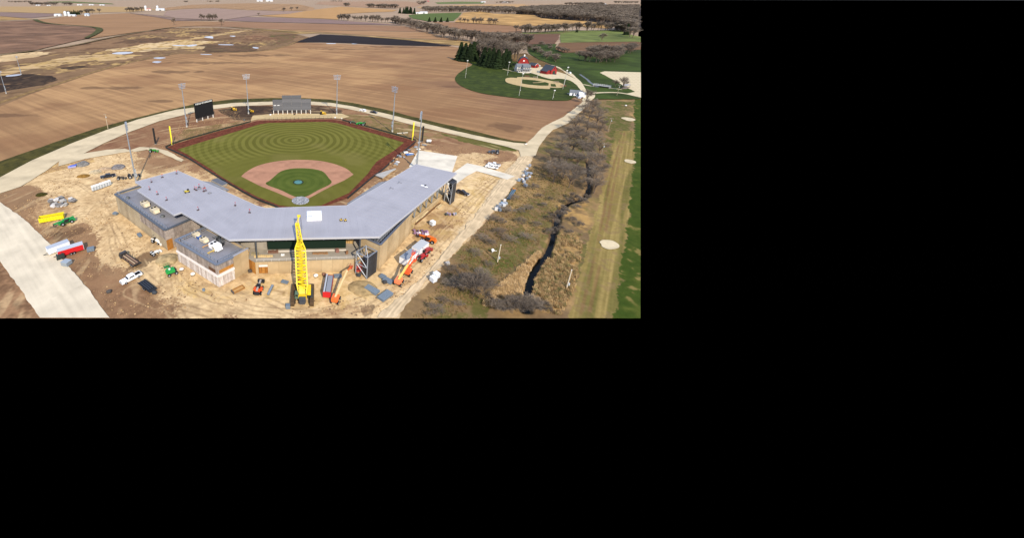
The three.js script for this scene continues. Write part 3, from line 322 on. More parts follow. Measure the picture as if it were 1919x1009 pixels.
sheet('haul_road', rough([[-173.29,-178.29],[-137.65,-151.67],[-117.44,-137.36],[-93.75,-118],[-74.59,-100.54],[-57.21,-84.32],[-55.1,-81.46],[-73.28,-81.46],[-76.28,-84.32],[-93.42,-99.04],[-106.76,-110.32],[-134.75,-131.39]], 1.6, 0.5), 0.05, M('#d8cdb6', 0.95, { map: (() => { const a = [-110.46,-125.83], b = [-67.07,-84.52]; return dirTex(tDrive, 40, Math.atan2(-(b[1] - a[1]), b[0] - a[0])); })(), key: 'haul' }), 'wide cream coloured gravel road across the lower left corner');
const padM = MT('#e2dac8', tConc, 18, 0.9, 'pad');
sheet('concrete_pad', [[56.47,-213.91],[75.94,-204.72],[65.38,-180.86],[45.94,-189.67]], 0.06, padM, 'white concrete slab behind the right end of the grandstand');
sheet('concrete_pad', [[77.83,-194.71],[84.68,-189.67],[95.55,-177.66],[90,-173.94],[79.07,-184.16],[71.73,-177.66],[60.58,-165.19],[59.3,-170.94],[67.8,-183.5]], 0.064, padM, 'white concrete walk running out to the access road');
// sand spills and worn strip in the meadow
const sandM = MT('#d6c6a4', tConc, 9, 0.95, 's');
for (const [p, l] of [[[[100.63,-121.65],[102.62,-122.33],[105.24,-121.65],[105.72,-119.3],[103.58,-117.03],[100.54,-116.4],[99.16,-117.68],[99.5,-119.63]], 'largest pale sand patch beside the hay strip'], [[[164.23,-199.23],[166.8,-200],[168.88,-197.7],[167.8,-195.45],[164.46,-193.98],[162.94,-196.2]], 'pale sand patch halfway up the right meadow'], [[[220.4,-281.28],[224.53,-282.69],[227.74,-278.49],[223.38,-273.06],[219.96,-273.06],[219.02,-277.12]], 'small pale sand patch near the cream lot']]) sheet('sand_patch', rough(smooth(p, 40), 0.8, 0.35), 0.05, sandM, l);
sheet('gravel_lot', rough([[327.71,-470.7],[339.45,-479.9],[410.6,-467.1],[299.52,-331.91],[281.06,-343.65],[277.44,-358.35],[293.73,-367.28],[298.18,-383.92],[309.91,-415.9]], 4, 0.4), 0.47, sandM, 'cream gravel parking lot at the right edge');

// ---------------------------------------------------------------- ball field
const home = [-8.53,-152.64], ring = [-15.79,-231.57];
const trackPoly = [[-89.96,-217.43],[-86.68,-225.25],[-69.44,-246.29],[-48.19,-269.77],[-44.62,-273.73],[7.72,-277.39],[15.22,-273.06],[35.57,-253.12],[58.43,-229.59],[55.78,-221.97],[41.53,-202.34],[30.13,-183.5],[24.91,-175.78],[12.15,-155.12],[0.89,-146.49],[-8.18,-144.9],[-17.39,-146.49],[-28.44,-154.62],[-40.73,-166.88],[-51.46,-178.29],[-54.82,-182.17],[-72.3,-201.55]];
sheet('warning_track', trackPoly, 0.03, MT('#7a4432', tSoil, 7, 1, 'wt'), 'brick red warning track round the outfield');
const grassPoly = [[-82.38,-215.22],[-66.53,-234.59],[-41.91,-265.27],[-35.61,-268.47],[3.78,-271.08],[11.97,-267.82],[34.52,-244.64],[50.77,-227.16],[42.2,-213.05],[30.29,-196.95],[26.76,-188.96],[23.99,-181.51],[12.93,-159.76],[0.45,-148.1],[-8.24,-146.26],[-17.1,-148.1],[-27.73,-156.13],[-40.02,-168.31],[-50.87,-180.21],[-54.85,-185.51],[-74.03,-207.16]];
const gb = bbox(grassPoly);
const turfMap = tex(1024, 1024, (i, j) => {  // mowing bands: light off leaning blades painted in as paler and darker green
  const x = gb[0] + (gb[1] - gb[0]) * (i + 0.5) / 1024, z = gb[2] + (gb[3] - gb[2]) * (j + 0.5) / 1024;
  const wob = (fbm(x / 9, z / 9, 2) - 0.5) * 1.1, r = Math.hypot(x - ring[0], z - ring[1]) + wob, q = Math.hypot(x - home[0], z - home[1]), n = fbm(x / 12, z / 12, 4), g = hsh(i, j);
  const a = sm(-0.35, 0.35, Math.sin(r / 2.15 * Math.PI)), b = sm(-0.3, 0.3, Math.sin((x * 0.74 + z * 0.67) / 2.3 * Math.PI)), b2 = sm(-0.3, 0.3, Math.sin((-x * 0.74 + z * 0.67) / 2.3 * Math.PI));
  const out = sm(26, 46, r), side = x - ring[0] > 0 ? b2 : b;
  let t = a * (1 - 0.45 * out) + out * 0.45 * side; t = clamp(t + 0.5 * (n - 0.5));
  if (q < 62) { const k = sm(62, 54, q); t = t * (1 - k) + k * (0.28 + 0.3 * sm(-0.3, 0.3, Math.sin(q / 2.6 * Math.PI)) * 0.5 + 0.4 * (n - 0.5)); }
  let c = lerp3(C('#565421'), C('#68652d'), t); c = lerp3(c, C('#736a3b'), 0.35 * sm(0.55, 0.75, fbm(x / 20 + 5, z / 20, 3)));
  const f = 0.95 + 0.14 * (g - 0.5) + 0.12 * (n - 0.5); return [toS(c[0] * f), toS(c[1] * f), toS(c[2] * f)];
});
const turf = earth(turfMap);
sheet('outfield_grass', grassPoly, 0.042, turf, 'outfield grass mown in rings', gb);
const clay = MT('#b5866c', tConc, 14, 1, 'clay');
sheet('infield_dirt', smooth([[-38.74,-177.66],[-37.28,-182.83],[-32.81,-190.73],[-26.16,-195.83],[-17.28,-198.77],[-8.66,-199.23],[0,-197.7],[7.32,-193.61],[13.16,-187.57],[16.53,-179.89]], 40, false).map(p => [p[0], p[1]]).concat([[11.79,-173.33],[5.46,-166.88],[0,-160.56],[-6.01,-153.13],[-8.36,-148.8],[-11.07,-152.64],[-19.16,-159.76],[-28.35,-167.17]]), 0.054, clay, 'reddish infield dirt arc with base paths');
const infGrass = [[-25.66,-169.47],[-24.06,-173.03],[-19.43,-184.16],[-15.31,-187.02],[-10.15,-187.85],[-3.83,-186.88],[1.08,-183.83],[4.15,-175.78],[5.46,-171.24],[4.51,-168.6],[-0.97,-162.44],[-6.81,-155.88],[-10.56,-155.88],[-17.46,-162.17]];
const ib = bbox(infGrass), mound = [-10.39,-170.94];
const infMap = tex(512, 512, (i, j) => { const x = ib[0] + (ib[1] - ib[0]) * i / 512, z = ib[2] + (ib[3] - ib[2]) * j / 512, r = Math.hypot(x - mound[0], z - mound[1]), n = fbm(x / 5, z / 5, 4), c = lerp3(C('#3f4c1c'), C('#59622a'), clamp(0.22 * sm(-0.3, 0.3, Math.sin(r / 2 * Math.PI)) + 0.7 * (n - 0.25))), f = 0.93 + 0.14 * hsh(i, j); return [toS(c[0] * f), toS(c[1] * f), toS(c[2] * f)]; });  // faint ring tones here also paint how mown blades catch the light
sheet('infield_grass', smooth(infGrass, 90), 0.066, earth(infMap), 'diamond of infield grass round the mound', ib);
{ // covers
  const spot = (base, dark, lite) => { const t = tex(256, 256, (i, j) => { const n = fbm(i / 12, j / 12, 3), r = Math.hypot(i - 128, j - 128) / 128, k = n > 0.56 ? C(lite) : n < 0.43 ? C(dark) : C(base); return k.map(toS); }); return t; };
  const t = thing('mound_cover', 'round teal tarpaulin over the pitching mound', 'tarpaulin', [mound[0], 0, mound[1]]);
  part(t, 'ring', [(() => { const g = new THREE.RingGeometry(1.9, 2.6, 36); g.rotateX(-Math.PI / 2); g.translate(0, 0.10, 0); return g; })()], M('#2a3323', 0.9));
  part(t, 'cover', [cyl(2.0, 1.7, 0.25, 0, 0.16, 0, 36)], M('#4b7f7c', 0.6, { map: rep(spot('#ffffff', '#a9b7b0', '#e8f0ee'), 4), key: 'mc' }));
  const h = [-8.52,-152.4], u = thing('plate_cover', 'round grey and white camouflage cover over home plate', 'tarpaulin', [h[0], 0, h[1]]);
  part(u, 'cover', [cyl(3.75, 3.7, 0.10, 0, 0.12, 0, 40)], M('#c9c9c9', 0.8, { map: rep(spot('#9a9a9a', '#5c5f60', '#e6e6e6'), 3.4), key: 'pc' }));
}
// outfield fence: black mesh on posts, one thing; each bay is a part
function fence(line, h, label, n, mat, rail) {
  const pts = smooth(line, n, false), t = thing('field_fence', label, 'fence', [0, 0, 0]);
  for (let i = 0; i + 1 < pts.length; i++) { const a = pts[i], b = pts[i + 1]; part(t, 'padding', [beam([a[0], h / 2 + 0.02, a[1]], [b[0], h / 2 + 0.02, b[1]], 0.14, h)], mat); part(t, 'post', [bx(0.2, h + 0.25, 0.2, a[0], (h + 0.25) / 2, a[1])], rail); }
}
const pad = M('#1d2122', 0.75), post = M('#22282a', 0.6);
fence([[-89.96,-217.43],[-72.18,-201.16],[-54.65,-181.51],[-40.61,-166.32],[-28.32,-153.87],[-17.3,-145.57]], 0.95, 'black padded wall along the left foul side', 26, pad, post);
fence([[12.09,-154.12],[17.53,-162.98],[25.09,-175.16],[30.31,-182.83],[41.69,-201.55],[58.54,-228.62]], 0.95, 'black padded wall along the right foul side', 24, pad, post);
fence([[-90.28,-218.33],[-87,-226.2],[-69.72,-247.41],[-49.04,-270.42]], 0.9, 'low dark fence behind left field', 24, M('#34352c', 0.9), post);
fence([[16.05,-274.4],[35.79,-254.88],[58.65,-230.58]], 0.9, 'low dark fence behind right field', 20, M('#3a3c33', 0.9), post);
{ const t = thing('bullpen_fence', 'open black rail fence in front of the grey board', 'fence'); const a = [-39.37,-274.4], b = [8.52,-278.49]; const n = 16;
  for (let i = 0; i <= n; i++) part(t, 'post', [bx(0.12, 2.2, 0.12, a[0] + (b[0] - a[0]) * i / n, 1.1, a[1] + (b[1] - a[1]) * i / n)], post);
  for (const y of [0.9, 2.1]) part(t, 'rail', [beam([a[0], y, a[1]], [b[0], y, b[1]], 0.08, 0.08)], post); }
{ const p = [[-50.14,-287.01],[-36.31,-291.44],[16.21,-292.95],[21.69,-284.12],[15.49,-278.49],[7.8,-280.58],[-45.12,-277.12],[-49.47,-273.06]]; sheet('bullpen_sand', rough(p, 2, 0.4), 0.06, MT('#c8b184', tConc, 8, 1, 'bp'), 'strip of pale sand below the grey board'); }
// foul poles and black posts
function foulPole(p, label) { const t = thing('foul_pole', label, 'pole', [p[0], 0, p[1]]); part(t, 'pole', [bar([0, 0, 0], [0, 11.9, 0], 0.2, 10)], M('#d6c81a', 0.5)); part(t, 'screen', [bx(0.5, 9.2, 0.08, 0.3, 7.2, 0)], M('#e3d93a', 0.6)); part(t, 'footing', [cyl(0.45, 0.4, 0.3, 0, 0.15, 0)], M('#6b6b66')); }
foulPole([-88.11,-222.44], 'yellow foul pole at the left field corner'); foulPole([56.36,-230.58], 'yellow foul pole at the right field corner');
function blackPost(p, label) { const t = thing('black_post', label, 'post', [p[0], 0, p[1]]); part(t, 'panel', [bx(1.05, 9.8, 0.35, 0, 5.1, 0)], M('#0d0e10', 0.6)); part(t, 'footing', [bx(1.3, 0.3, 0.9, 0, 0.15, 0)], M('#7b776d')); }
blackPost([-98.51,-224.31], 'tall black post left of the left foul pole'); blackPost([61.95,-228.62], 'tall black post right of the right foul pole');
// light towers
function lightTower(p, aim, h, label, rows = 4, wide = 5.6) {
  const t = thing('light_tower', label, 'floodlight', [p[0], 0, p[1]], aim, 'stadium floodlight towers'), st = M('#9aa2aa', 0.4, { metalness: 0.5, key: 'galv' });
  part(t, 'footing', [cyl(0.6, 0.55, 1.2, 0, 0.6, 0)], M('#a9a69c'));
  part(t, 'mast', [bar([0, 1, 0], [0, h, 0], 0.42, 10, 0.2)], st);
  part(t, 'ballast_box', [bx(0.7, 1.6, 0.9, 0.55, 4.2, 0), bx(0.6, 1.3, 0.8, 0.5, 6.4, 0)], M('#8d9499', 0.5));
  for (let r = 0; r < rows; r++) { const y = h - 0.5 - r * 0.95, w = wide - r * 0.35; const arm = part(t, 'crossarm', [bx(0.16, 0.16, w, 0.25, y, 0)], st); const n = 7 - (r % 2);
    for (let k = 0; k < n; k++) { const z = -w / 2 + 0.3 + (w - 0.6) * k / (n - 1); const g = new THREE.CylinderGeometry(0.25, 0.14, 0.36, 8); g.rotateZ(-1.15); g.translate(0.55, y - 0.12, z); part(arm, 'lamp_head', [g], M('#9aa1a9', 0.45, { metalness: 0.3, key: 'lamp' })); } }
  return t;
}
const aimAt = (p) => { const c = [-13.13,-207.16]; return Math.atan2(-(c[1] - p[1]), c[0] - p[0]); };
for (const [p, l] of [[[-86.67,-169.76], 'floodlight tower rising behind the left end of the roof'], [[-90.41,-258.46], 'floodlight tower just left of the black video board'], [[-54.19,-292.19], 'floodlight tower between the video board and the grey board'], [[12.45,-289.95], 'floodlight tower right of the grey board'], [[47.16,-247.97], 'floodlight tower left of the right foul pole'], [[49.48,-187.57], 'floodlight tower rising behind the right end of the roof']]) lightTower(p, aimAt(p), 30, l);
for (const [p, l] of [[[-287.56,-360.54], 'thin floodlight tower beside the black soil at the left edge'], [[-343.19,-460.1], 'thin floodlight tower beyond the black soil at the left']]) { const t = lightTower(p, -0.6, 21, l, 2, 3); t.scale.set(0.8, 1, 0.8); }
// video board
{ const a = [-87.34,-269.77], b = [-78.12,-282.69], w = Math.hypot(b[0] - a[0], b[1] - a[1]), t = thing('video_board', 'large black video board on short posts left of centre field', 'scoreboard', [a[0], 0, a[1]], Math.atan2(-(b[1] - a[1]), b[0] - a[0]));
  const fr = M('#0b0f12', 0.45), L = w;
  part(t, 'screen', [bx(L, 9.6, 0.8, L / 2, 7.2, 0)], fr); part(t, 'header', [bx(L + 0.1, 1.5, 0.9, L / 2, 12.75, 0)], M('#0c1512', 0.5));
  for (const x of [0.6, L * 0.36, L * 0.66, L - 0.6]) part(t, 'support_post', [bx(0.5, 2.6, 0.5, x, 1.3, 0)], M('#c9c6bd', 0.6));
  const font = await new FontLoader().loadAsync('fonts/droid/droid_serif_bold.typeface.json');
  const g = new TextGeometry('FIELD OF DREAMS', { font, size: 0.95, depth: 0.08, curveSegments: 3 }); g.computeBoundingBox(); const bw = g.boundingBox.max.x; const k = (L - 1.4) / bw; g.scale(k, 1, 1); g.translate(0.7, 12.28, 0.46); part(t, 'lettering', [g], M('#e6e9e2', 0.6)); }
// grey stepped board on white posts
{ const a = [-35.42,-290.7], b = [-6.87,-292.19], L = Math.hypot(b[0] - a[0], b[1] - a[1]), t = thing('batters_eye_board', 'stepped grey panelled board on white posts behind centre field', 'scoreboard', [a[0], 0, a[1]], Math.atan2(-(b[1] - a[1]), b[0] - a[0]));
  const tones = ['#64666b', '#696b70', '#5f6166', '#6d6e72'].map(c => MT(c, tRib, 4, 0.7, 'rib')); let k = 0;
  const px = (u) => (u - 512) / 71 * L;
  for (const [u0, u1, ys] of [[512, 529.5, [3.0, 6.2, 8.6, 11.2]], [529.5, 547, [3.0, 6.0, 9.0, 11.8, 14.4]], [547, 565, [3.0, 6.0, 9.0, 11.8, 14.4]], [565, 583, [3.0, 6.2, 8.6, 11.4]]]) for (let i = 0; i + 1 < ys.length; i++) part(t, 'panel', [bx(px(u1) - px(u0) - 0.05, ys[i + 1] - ys[i] - 0.05, 0.4, (px(u0) + px(u1)) / 2, (ys[i] + ys[i + 1]) / 2, 0)], tones[(k++ * 3) % 4]);
  for (const u of [516, 522.5]) part(t, 'white_slot', [bx(1.7, 0.35, 0.1, px(u), 6.9, 0.25)], M('#e2e4e4', 0.6));
  for (let i = 0; i < 9; i++) part(t, 'support_post', [bx(0.4, 3.1, 0.4, 0.4 + (L - 0.8) * i / 8, 1.55, 0)], M('#d4d2ca', 0.6));
  part(t, 'back_frame', [0.15, 0.4, 0.6, 0.85].map(f => beam([L * f, 0, -5], [L * f, 10.5, -0.3], 0.25, 0.25)), M('#8b8f93', 0.5)); }

// ---------------------------------------------------------------- grandstand and its blocks
const metalTrim = M('#4a5058', 0.5), steel = M('#7d858c', 0.45), galv = M('#9097a0', 0.4, { metalness: 0.4, key: 'galv2' }), deckM = MT('#8d8e97', tConc, 12, 0.9, 'deck'), concM = MT('#a79f92', tConc, 8, 0.9, 'con');
const sandPanel = ['#c1aa86', '#bca581', '#c5af8b', '#b7a07c'].map((c, i) => MT(c, tConc, 11, 0.9, 'sp' + i)), greyPanel = ['#b0a288', '#a99b82', '#b6a98f', '#a3957d'].map((c, i) => MT(c, tConc, 9, 0.9, 'gp' + i)), boardPanel = ['#a79c93', '#988d85', '#b2a8a0', '#9f968f'].map((c, i) => MT(c, tStreak, 5, 0.9, 'bp' + i)), whiteBoard = ['#e4dfda', '#d6cdc7', '#e8e3df', '#cbc0b8'].map((c, i) => MT(c, tStreak, 5, 0.9, 'wb' + i));
const ply = ['#b0793a', '#bd8744', '#a57034'].map((c, i) => MT(c, tStreak, 4, 0.85, 'ply' + i));
// a run of upright wall panels between two ground points; the outer face lies on the line
function panels(parent, a, b, y0, y1, w, mset, name = 'wall_panel', th = 0.3, gap = 0.03) {
  const L = Math.hypot(b[0] - a[0], b[1] - a[1]), n = Math.max(1, Math.round(L / w)), dx = (b[0] - a[0]) / L, dz = (b[1] - a[1]) / L, ry = Math.atan2(-dz, dx);
  for (let i = 0; i < n; i++) { const s = L * (i + 0.5) / n, inx = dz * th / 2, inz = -dx * th / 2, o = 0.03 * hsh(i, y0 * 10 | 0); part(parent, name, [bx(L / n - gap, y1 - y0 - gap / 2, th, a[0] + dx * s + inx * (1 + o), (y0 + y1) / 2, a[1] + dz * s + inz * (1 + o), ry)], mset[Math.floor(hsh(i * 7 + 3, y1 * 10 + y0 * 31) * mset.length)]); }
}
const add2 = (a, d, s) => [a[0] + d[0] * s, a[1] + d[1] * s];
const unit = (a, b) => { const L = Math.hypot(b[0] - a[0], b[1] - a[1]); return [(b[0] - a[0]) / L, (b[1] - a[1]) / L]; };
const cenUp = (poly, y0, y1, mat, parent, name) => part(parent, name, [slab(poly, y0, y1)], mat);
function railing(parent, line, y, h = 1.1, step = 1.6, mat = galv) {
  for (let i = 0; i + 1 < line.length; i++) { const a = line[i], b = line[i + 1], L = Math.hypot(b[0] - a[0], b[1] - a[1]), n = Math.max(1, Math.round(L / step)), g = [];
    for (let k = 0; k <= n; k++) part(parent, 'railing_post', [bx(0.11, h, 0.11, a[0] + (b[0] - a[0]) * k / n, y + h / 2, a[1] + (b[1] - a[1]) * k / n)], mat);
    for (const q of [0.55, 1]) part(parent, 'railing', [beam([a[0], y + h * q, a[1]], [b[0], y + h * q, b[1]], 0.11, 0.11)], mat); }
}
const RH = 11.5;
// roof: three wings in one sheet of ribbed metal
{ const t = thing('grandstand_roof', 'huge flat pale lavender metal roof bent around home plate', 'roof');
  const roofM = (k, r) => { const m = rep(tRoof, 22); m.rotation = r; return M('#9f9da1', 0.6, { map: m, key: 'roof' + k }); };
  const A = [[-75.43,-147.15],[-62.01,-158.56],[-40.5,-141.47],[-23.16,-127.05],[-19.43,-125.08],[-28.19,-105.23],[-48.67,-122.4],[-50.66,-120.54],[-71.24,-139.35],[-70.22,-142.43]], B = [[-19.43,-125.08],[9.65,-127.05],[18.63,-106.88],[-28.19,-105.23]], D = [[9.65,-127.05],[43.18,-165.78],[58.43,-155.71],[18.63,-106.88]];
  [A, B, D].forEach((p, i) => part(t, 'roof_wing', [slab(p, RH - 0.45, RH)], roofM(i, [0.78, 0, -0.75][i])));
  const edge = A.slice(0, 4).concat(B.slice(0, 2), D.slice(1, 3), [B[2], B[3]], A.slice(6)), c = edge.concat([edge[0]]);
  for (let i = 0; i + 1 < c.length; i++) part(t, 'fascia', [beam([c[i][0], RH - 0.3, c[i][1]], [c[i + 1][0], RH - 0.3, c[i + 1][1]], 0.16, 0.7)], M('#a5a6ab', 0.5));
  // standing seams
  const seams = (p, d) => { const L = Math.hypot(d[0], d[1]), ux = d[0] / L, uz = d[1] / L, nx = -uz, nz = ux, of = p.map(q => q[0] * nx + q[1] * nz), lo = Math.min(...of), hi = Math.max(...of); for (let o = lo + 1.2; o < hi; o += 2.4) { const hits = []; for (let i = 0; i < p.length; i++) { const a = p[i], b = p[(i + 1) % p.length], fa = a[0] * nx + a[1] * nz - o, fb = b[0] * nx + b[1] * nz - o; if ((fa > 0) !== (fb > 0)) { const k = fa / (fa - fb), x = a[0] + (b[0] - a[0]) * k, z = a[1] + (b[1] - a[1]) * k; hits.push([x * ux + z * uz, x, z]); } } hits.sort((m, n) => m[0] - n[0]); for (let i = 0; i + 1 < hits.length; i += 2) if (hits[i + 1][0] - hits[i][0] > 0.5) part(t, 'seam', [beam([hits[i][1], RH + 0.015, hits[i][2]], [hits[i + 1][1], RH + 0.015, hits[i + 1][2]], 0.07, 0.06)], M('#9d9ca2', 0.55)); } };
  seams(A, [A[5][0] - A[4][0], A[5][1] - A[4][1]]); seams(B, [0.02, 1]); seams(D, [D[2][0] - D[1][0], D[2][1] - D[1][1]]);
  // upright columns below the roof
  for (const q of [[-63.37,-141.71],[-46.99,-129.28],[-32.67,-117.84],[-14.35,-116.09],[0,-116.09],[16.54,-119.63],[25.79,-131.37],[38.79,-145.13]]) part(t, 'column', [bx(0.5, RH - 0.5, 0.5, q[0], (RH - 0.5) / 2, q[1])], steel);
  for (const q of [[-20.14,-104.65],[12.69,-106.13]]) part(t, 'column', [bx(0.4, RH - 4.4, 0.4, q[0], 4.05 + (RH - 4.4) / 2 - 0.1, q[1] - 1.2)], M('#3d4246', 0.6));
  for (let i = 0; i < 12; i++) { const f = (i + 0.5) / 12, a = B[3], b = B[2]; part(t, 'roof_beam', [beam([a[0] + (b[0] - a[0]) * f, RH - 0.75, a[1] + (b[1] - a[1]) * f - 0.3], [B[0][0] + (B[1][0] - B[0][0]) * f, RH - 0.75, B[0][1] + (B[1][1] - B[0][1]) * f + 0.3], 0.25, 0.55)], steel); }
}
// left block
{ const t = thing('left_block', 'flat roofed concrete block under the left end of the roof', 'building'), n = [-52.64,-115.77], w = [-82.17,-142.46], d = unit(n, w), e = [-d[1], d[0]], H = 8.0;
  const E = e[0] > 0 ? e : [-e[0], -e[1]], n2 = add2(n, E, 13), w2 = add2(w, E, 15), mid = add2(n, d, 19);
  panels(t, w, mid, 0, H, 2.6, greyPanel); panels(t, mid, n, 4.1, H, 0.9, boardPanel, 'board_panel', 0.3, 0.04); panels(t, mid, n, 0, 4.05, 2.6, greyPanel);
  panels(t, n, n2, 4.1, H, 3.2, boardPanel); panels(t, n, add2(n, E, 2.2), 0, 4.05, 2.2, ply, 'plywood_panel'); panels(t, add2(n, E, 2.2), n2, 0, 4.05, 3, boardPanel);
  panels(t, n2, w2, 0, H, 4, greyPanel); panels(t, w2, w, 0, H, 4, greyPanel);
  const inn = (p, q) => [p[0] + q[0] * 0.3, p[1] + q[1] * 0.3]; const core = [n, w, w2, n2];
  cenUp([add2(add2(n, E, 0.32), d, 0.32), add2(add2(w, E, 0.32), d, -0.32), add2(add2(w2, E, -0.32), d, -0.32), add2(add2(n2, E, -0.32), d, 0.32)], 7.2, 7.5, deckM, t, 'roof_deck');
  for (const [a, b] of [[n, w], [n, n2], [n2, w2], [w2, w]]) part(t, 'parapet_cap', [beam([a[0], H + 0.22, a[1]], [b[0], H + 0.22, b[1]], 0.75, 0.42)], metalTrim);
  railing(t, [add2(n, E, 0.9), add2(w, E, 0.9)], 7.5, 1.6, 1.8); railing(t, [add2(w, E, 1), add2(w2, E, -2)], 7.5, 1.4, 2);
}
// front block
{ const t = thing('front_block', 'two storey box clad in weathered pale boards in front of the roof', 'building'), n = [-30.46,-96.85], w = [-46.96,-109.74], r = [-26.41,-100.79], q = [-22.61,-104.99], d = unit(n, w), E = unit(n, q), H = 8.0, w2 = add2(w, E, 14);
  const f1 = 3.75, f2 = 4.45;
  panels(t, w, n, 0, f1, 0.8, whiteBoard, 'board_panel', 0.3, 0.03); panels(t, n, r, 0, f1, 0.8, whiteBoard, 'board_panel', 0.3, 0.03);
  part(t, 'belt_course', [beam([w[0], 4.1, w[1]], [n[0], 4.1, n[1]], 0.7, 0.62)], M('#d5cec8', 0.7)); part(t, 'belt_course', [beam([n[0], 4.1, n[1]], [r[0], 4.1, r[1]], 0.7, 0.62)], M('#d5cec8', 0.7));
  panels(t, w, add2(n, d, 4.4), f2, H, 0.9, boardPanel, 'board_panel', 0.3, 0.03); panels(t, add2(n, d, 4.4), add2(n, d, 0.9), f2 + 1.5, H, 0.9, boardPanel, 'board_panel', 0.3, 0.03); panels(t, add2(n, d, 0.9), n, f2, H, 0.9, boardPanel, 'board_panel');
  panels(t, n, add2(n, E, 0.6), f2, H, 0.6, boardPanel, 'board_panel'); panels(t, add2(n, E, 0.6), r, f2 + 1.4, H, 0.9, boardPanel, 'board_panel', 0.3, 0.03);
  part(t, 'window_opening', [beam([...[add2(add2(n, d, 4.4), E, 0.25)[0]], f2 + 0.7, add2(add2(n, d, 4.4), E, 0.25)[1]], [add2(add2(n, d, 0.9), E, 0.25)[0], f2 + 0.7, add2(add2(n, d, 0.9), E, 0.25)[1]], 0.2, 1.5)], M('#5d4433', 0.9));
  { const a = add2(add2(n, E, 0.6), d, 0.3), b = add2(r, d, 0.3); part(t, 'plywood_infill', [beam([a[0], f2 + 0.7, a[1]], [b[0], f2 + 0.7, b[1]], 0.2, 1.4)], ply[1]); }
  panels(t, r, q, 0, H + 0.3, 2.4, sandPanel); panels(t, q, add2(q, d, 20.8), 0, H, 4, sandPanel); panels(t, w2, w, 0, H, 3, boardPanel);
  cenUp([add2(add2(n, E, 0.35), d, 0.35), add2(add2(w, E, 0.35), d, -0.35), add2(add2(w2, E, -0.35), d, -0.35), add2(add2(add2(n, E, 12), d, 0.4), E, 0)], 7.0, 7.3, deckM, t, 'roof_deck');
  for (const [a, b] of [[n, w], [n, r], [w, w2]]) part(t, 'parapet_cap', [beam([a[0], H + 0.2, a[1]], [b[0], H + 0.2, b[1]], 0.8, 0.42)], M('#626872', 0.5));
  part(t, 'parapet_cap', [beam([r[0], H + 0.42, r[1]], [q[0], H + 0.42, q[1]], 0.6, 0.25)], M('#8f8f93', 0.5));
  railing(t, [add2(add2(q, d, 0.9), E, -1), add2(add2(n, E, 1.1), d, 1.1), add2(add2(w, E, 1.1), d, -1.1), add2(add2(w2, d, -1.1), E, -2)], 7.3, 1.5, 1.7);
}
// concourse behind home plate
const DK = 4.1;
{ const t = thing('concourse', 'sand coloured concourse wall and deck below the middle of the roof', 'building'), a = [-22.8,-105.12], b = [-20.26,-102.99], c = [10.59,-104.58], e = [15.79,-108.31], g0 = [-17.28,-110.65], g1 = [8.52,-111.56];
  panels(t, a, b, 0, DK, 1.6, ply, 'plywood_panel'); const s = unit(b, c), L = Math.hypot(c[0] - b[0], c[1] - b[1]);
  panels(t, b, add2(b, s, 0.9), 0, DK + 0.4, 0.9, sandPanel); panels(t, add2(b, s, 3.8), c, 0, DK + 0.4, 3.4, sandPanel); panels(t, add2(b, s, 0.9), add2(b, s, 3.8), 3.6, DK + 0.4, 3, sandPanel, 'lintel_panel'); panels(t, c, e, 0, DK + 0.4, 2.6, sandPanel);
  { const p0 = add2(b, s, 0.9), p1 = add2(b, s, 3.8), k = 0.45; for (let i = 0; i < 3; i++) { const x0 = add2(p0, s, i * 0.97), x1 = add2(p0, s, i * 0.97 + 0.92); part(t, 'door_leaf', [beam([x0[0], 1.2, x0[1] - k], [x1[0], 1.2, x1[1] - k], 0.1, 2.35)], ply[i % 3]); } part(t, 'door_transom', [beam([p0[0], 2.85, p0[1] - k], [p1[0], 2.85, p1[1] - k], 0.1, 0.8)], M('#d0c9be')); part(t, 'door_header', [beam([p0[0], 3.42, p0[1] - k], [p1[0], 3.42, p1[1] - k], 0.12, 0.34)], M('#3b3f42')); }
  cenUp([add2(a, [0, -1], 0.3), [b[0] + 0.1, b[1] - 0.32], [c[0], c[1] - 0.32], [e[0] - 0.2, e[1] - 0.3], [e[0] - 0.5, -120], [a[0] - 1, -120]], DK - 0.35, DK, concM, t, 'deck');
  part(t, 'green_wall', [beam([g0[0], DK + 3.0, g0[1]], [g1[0], DK + 3.0, g1[1]], 0.4, 6)], M('#16251c', 0.85));
  part(t, 'concrete_wall', [beam([g0[0] - 9, DK + 2.9, g0[1] - 1.5], [g0[0] - 0.2, DK + 2.9, g0[1] + 0.1], 0.4, 5.8)], concM);
  part(t, 'curb', [beam([g0[0], DK + 0.15, g0[1] + 1.5], [g1[0], DK + 0.15, g1[1] + 1.5], 0.3, 0.3)], M('#c6beb2'));
  railing(t, [[b[0] + 0.2, b[1] - 0.9], [c[0], c[1] - 0.9]], DK, 0.9, 2.4, M('#b9b3a8', 0.6));
}
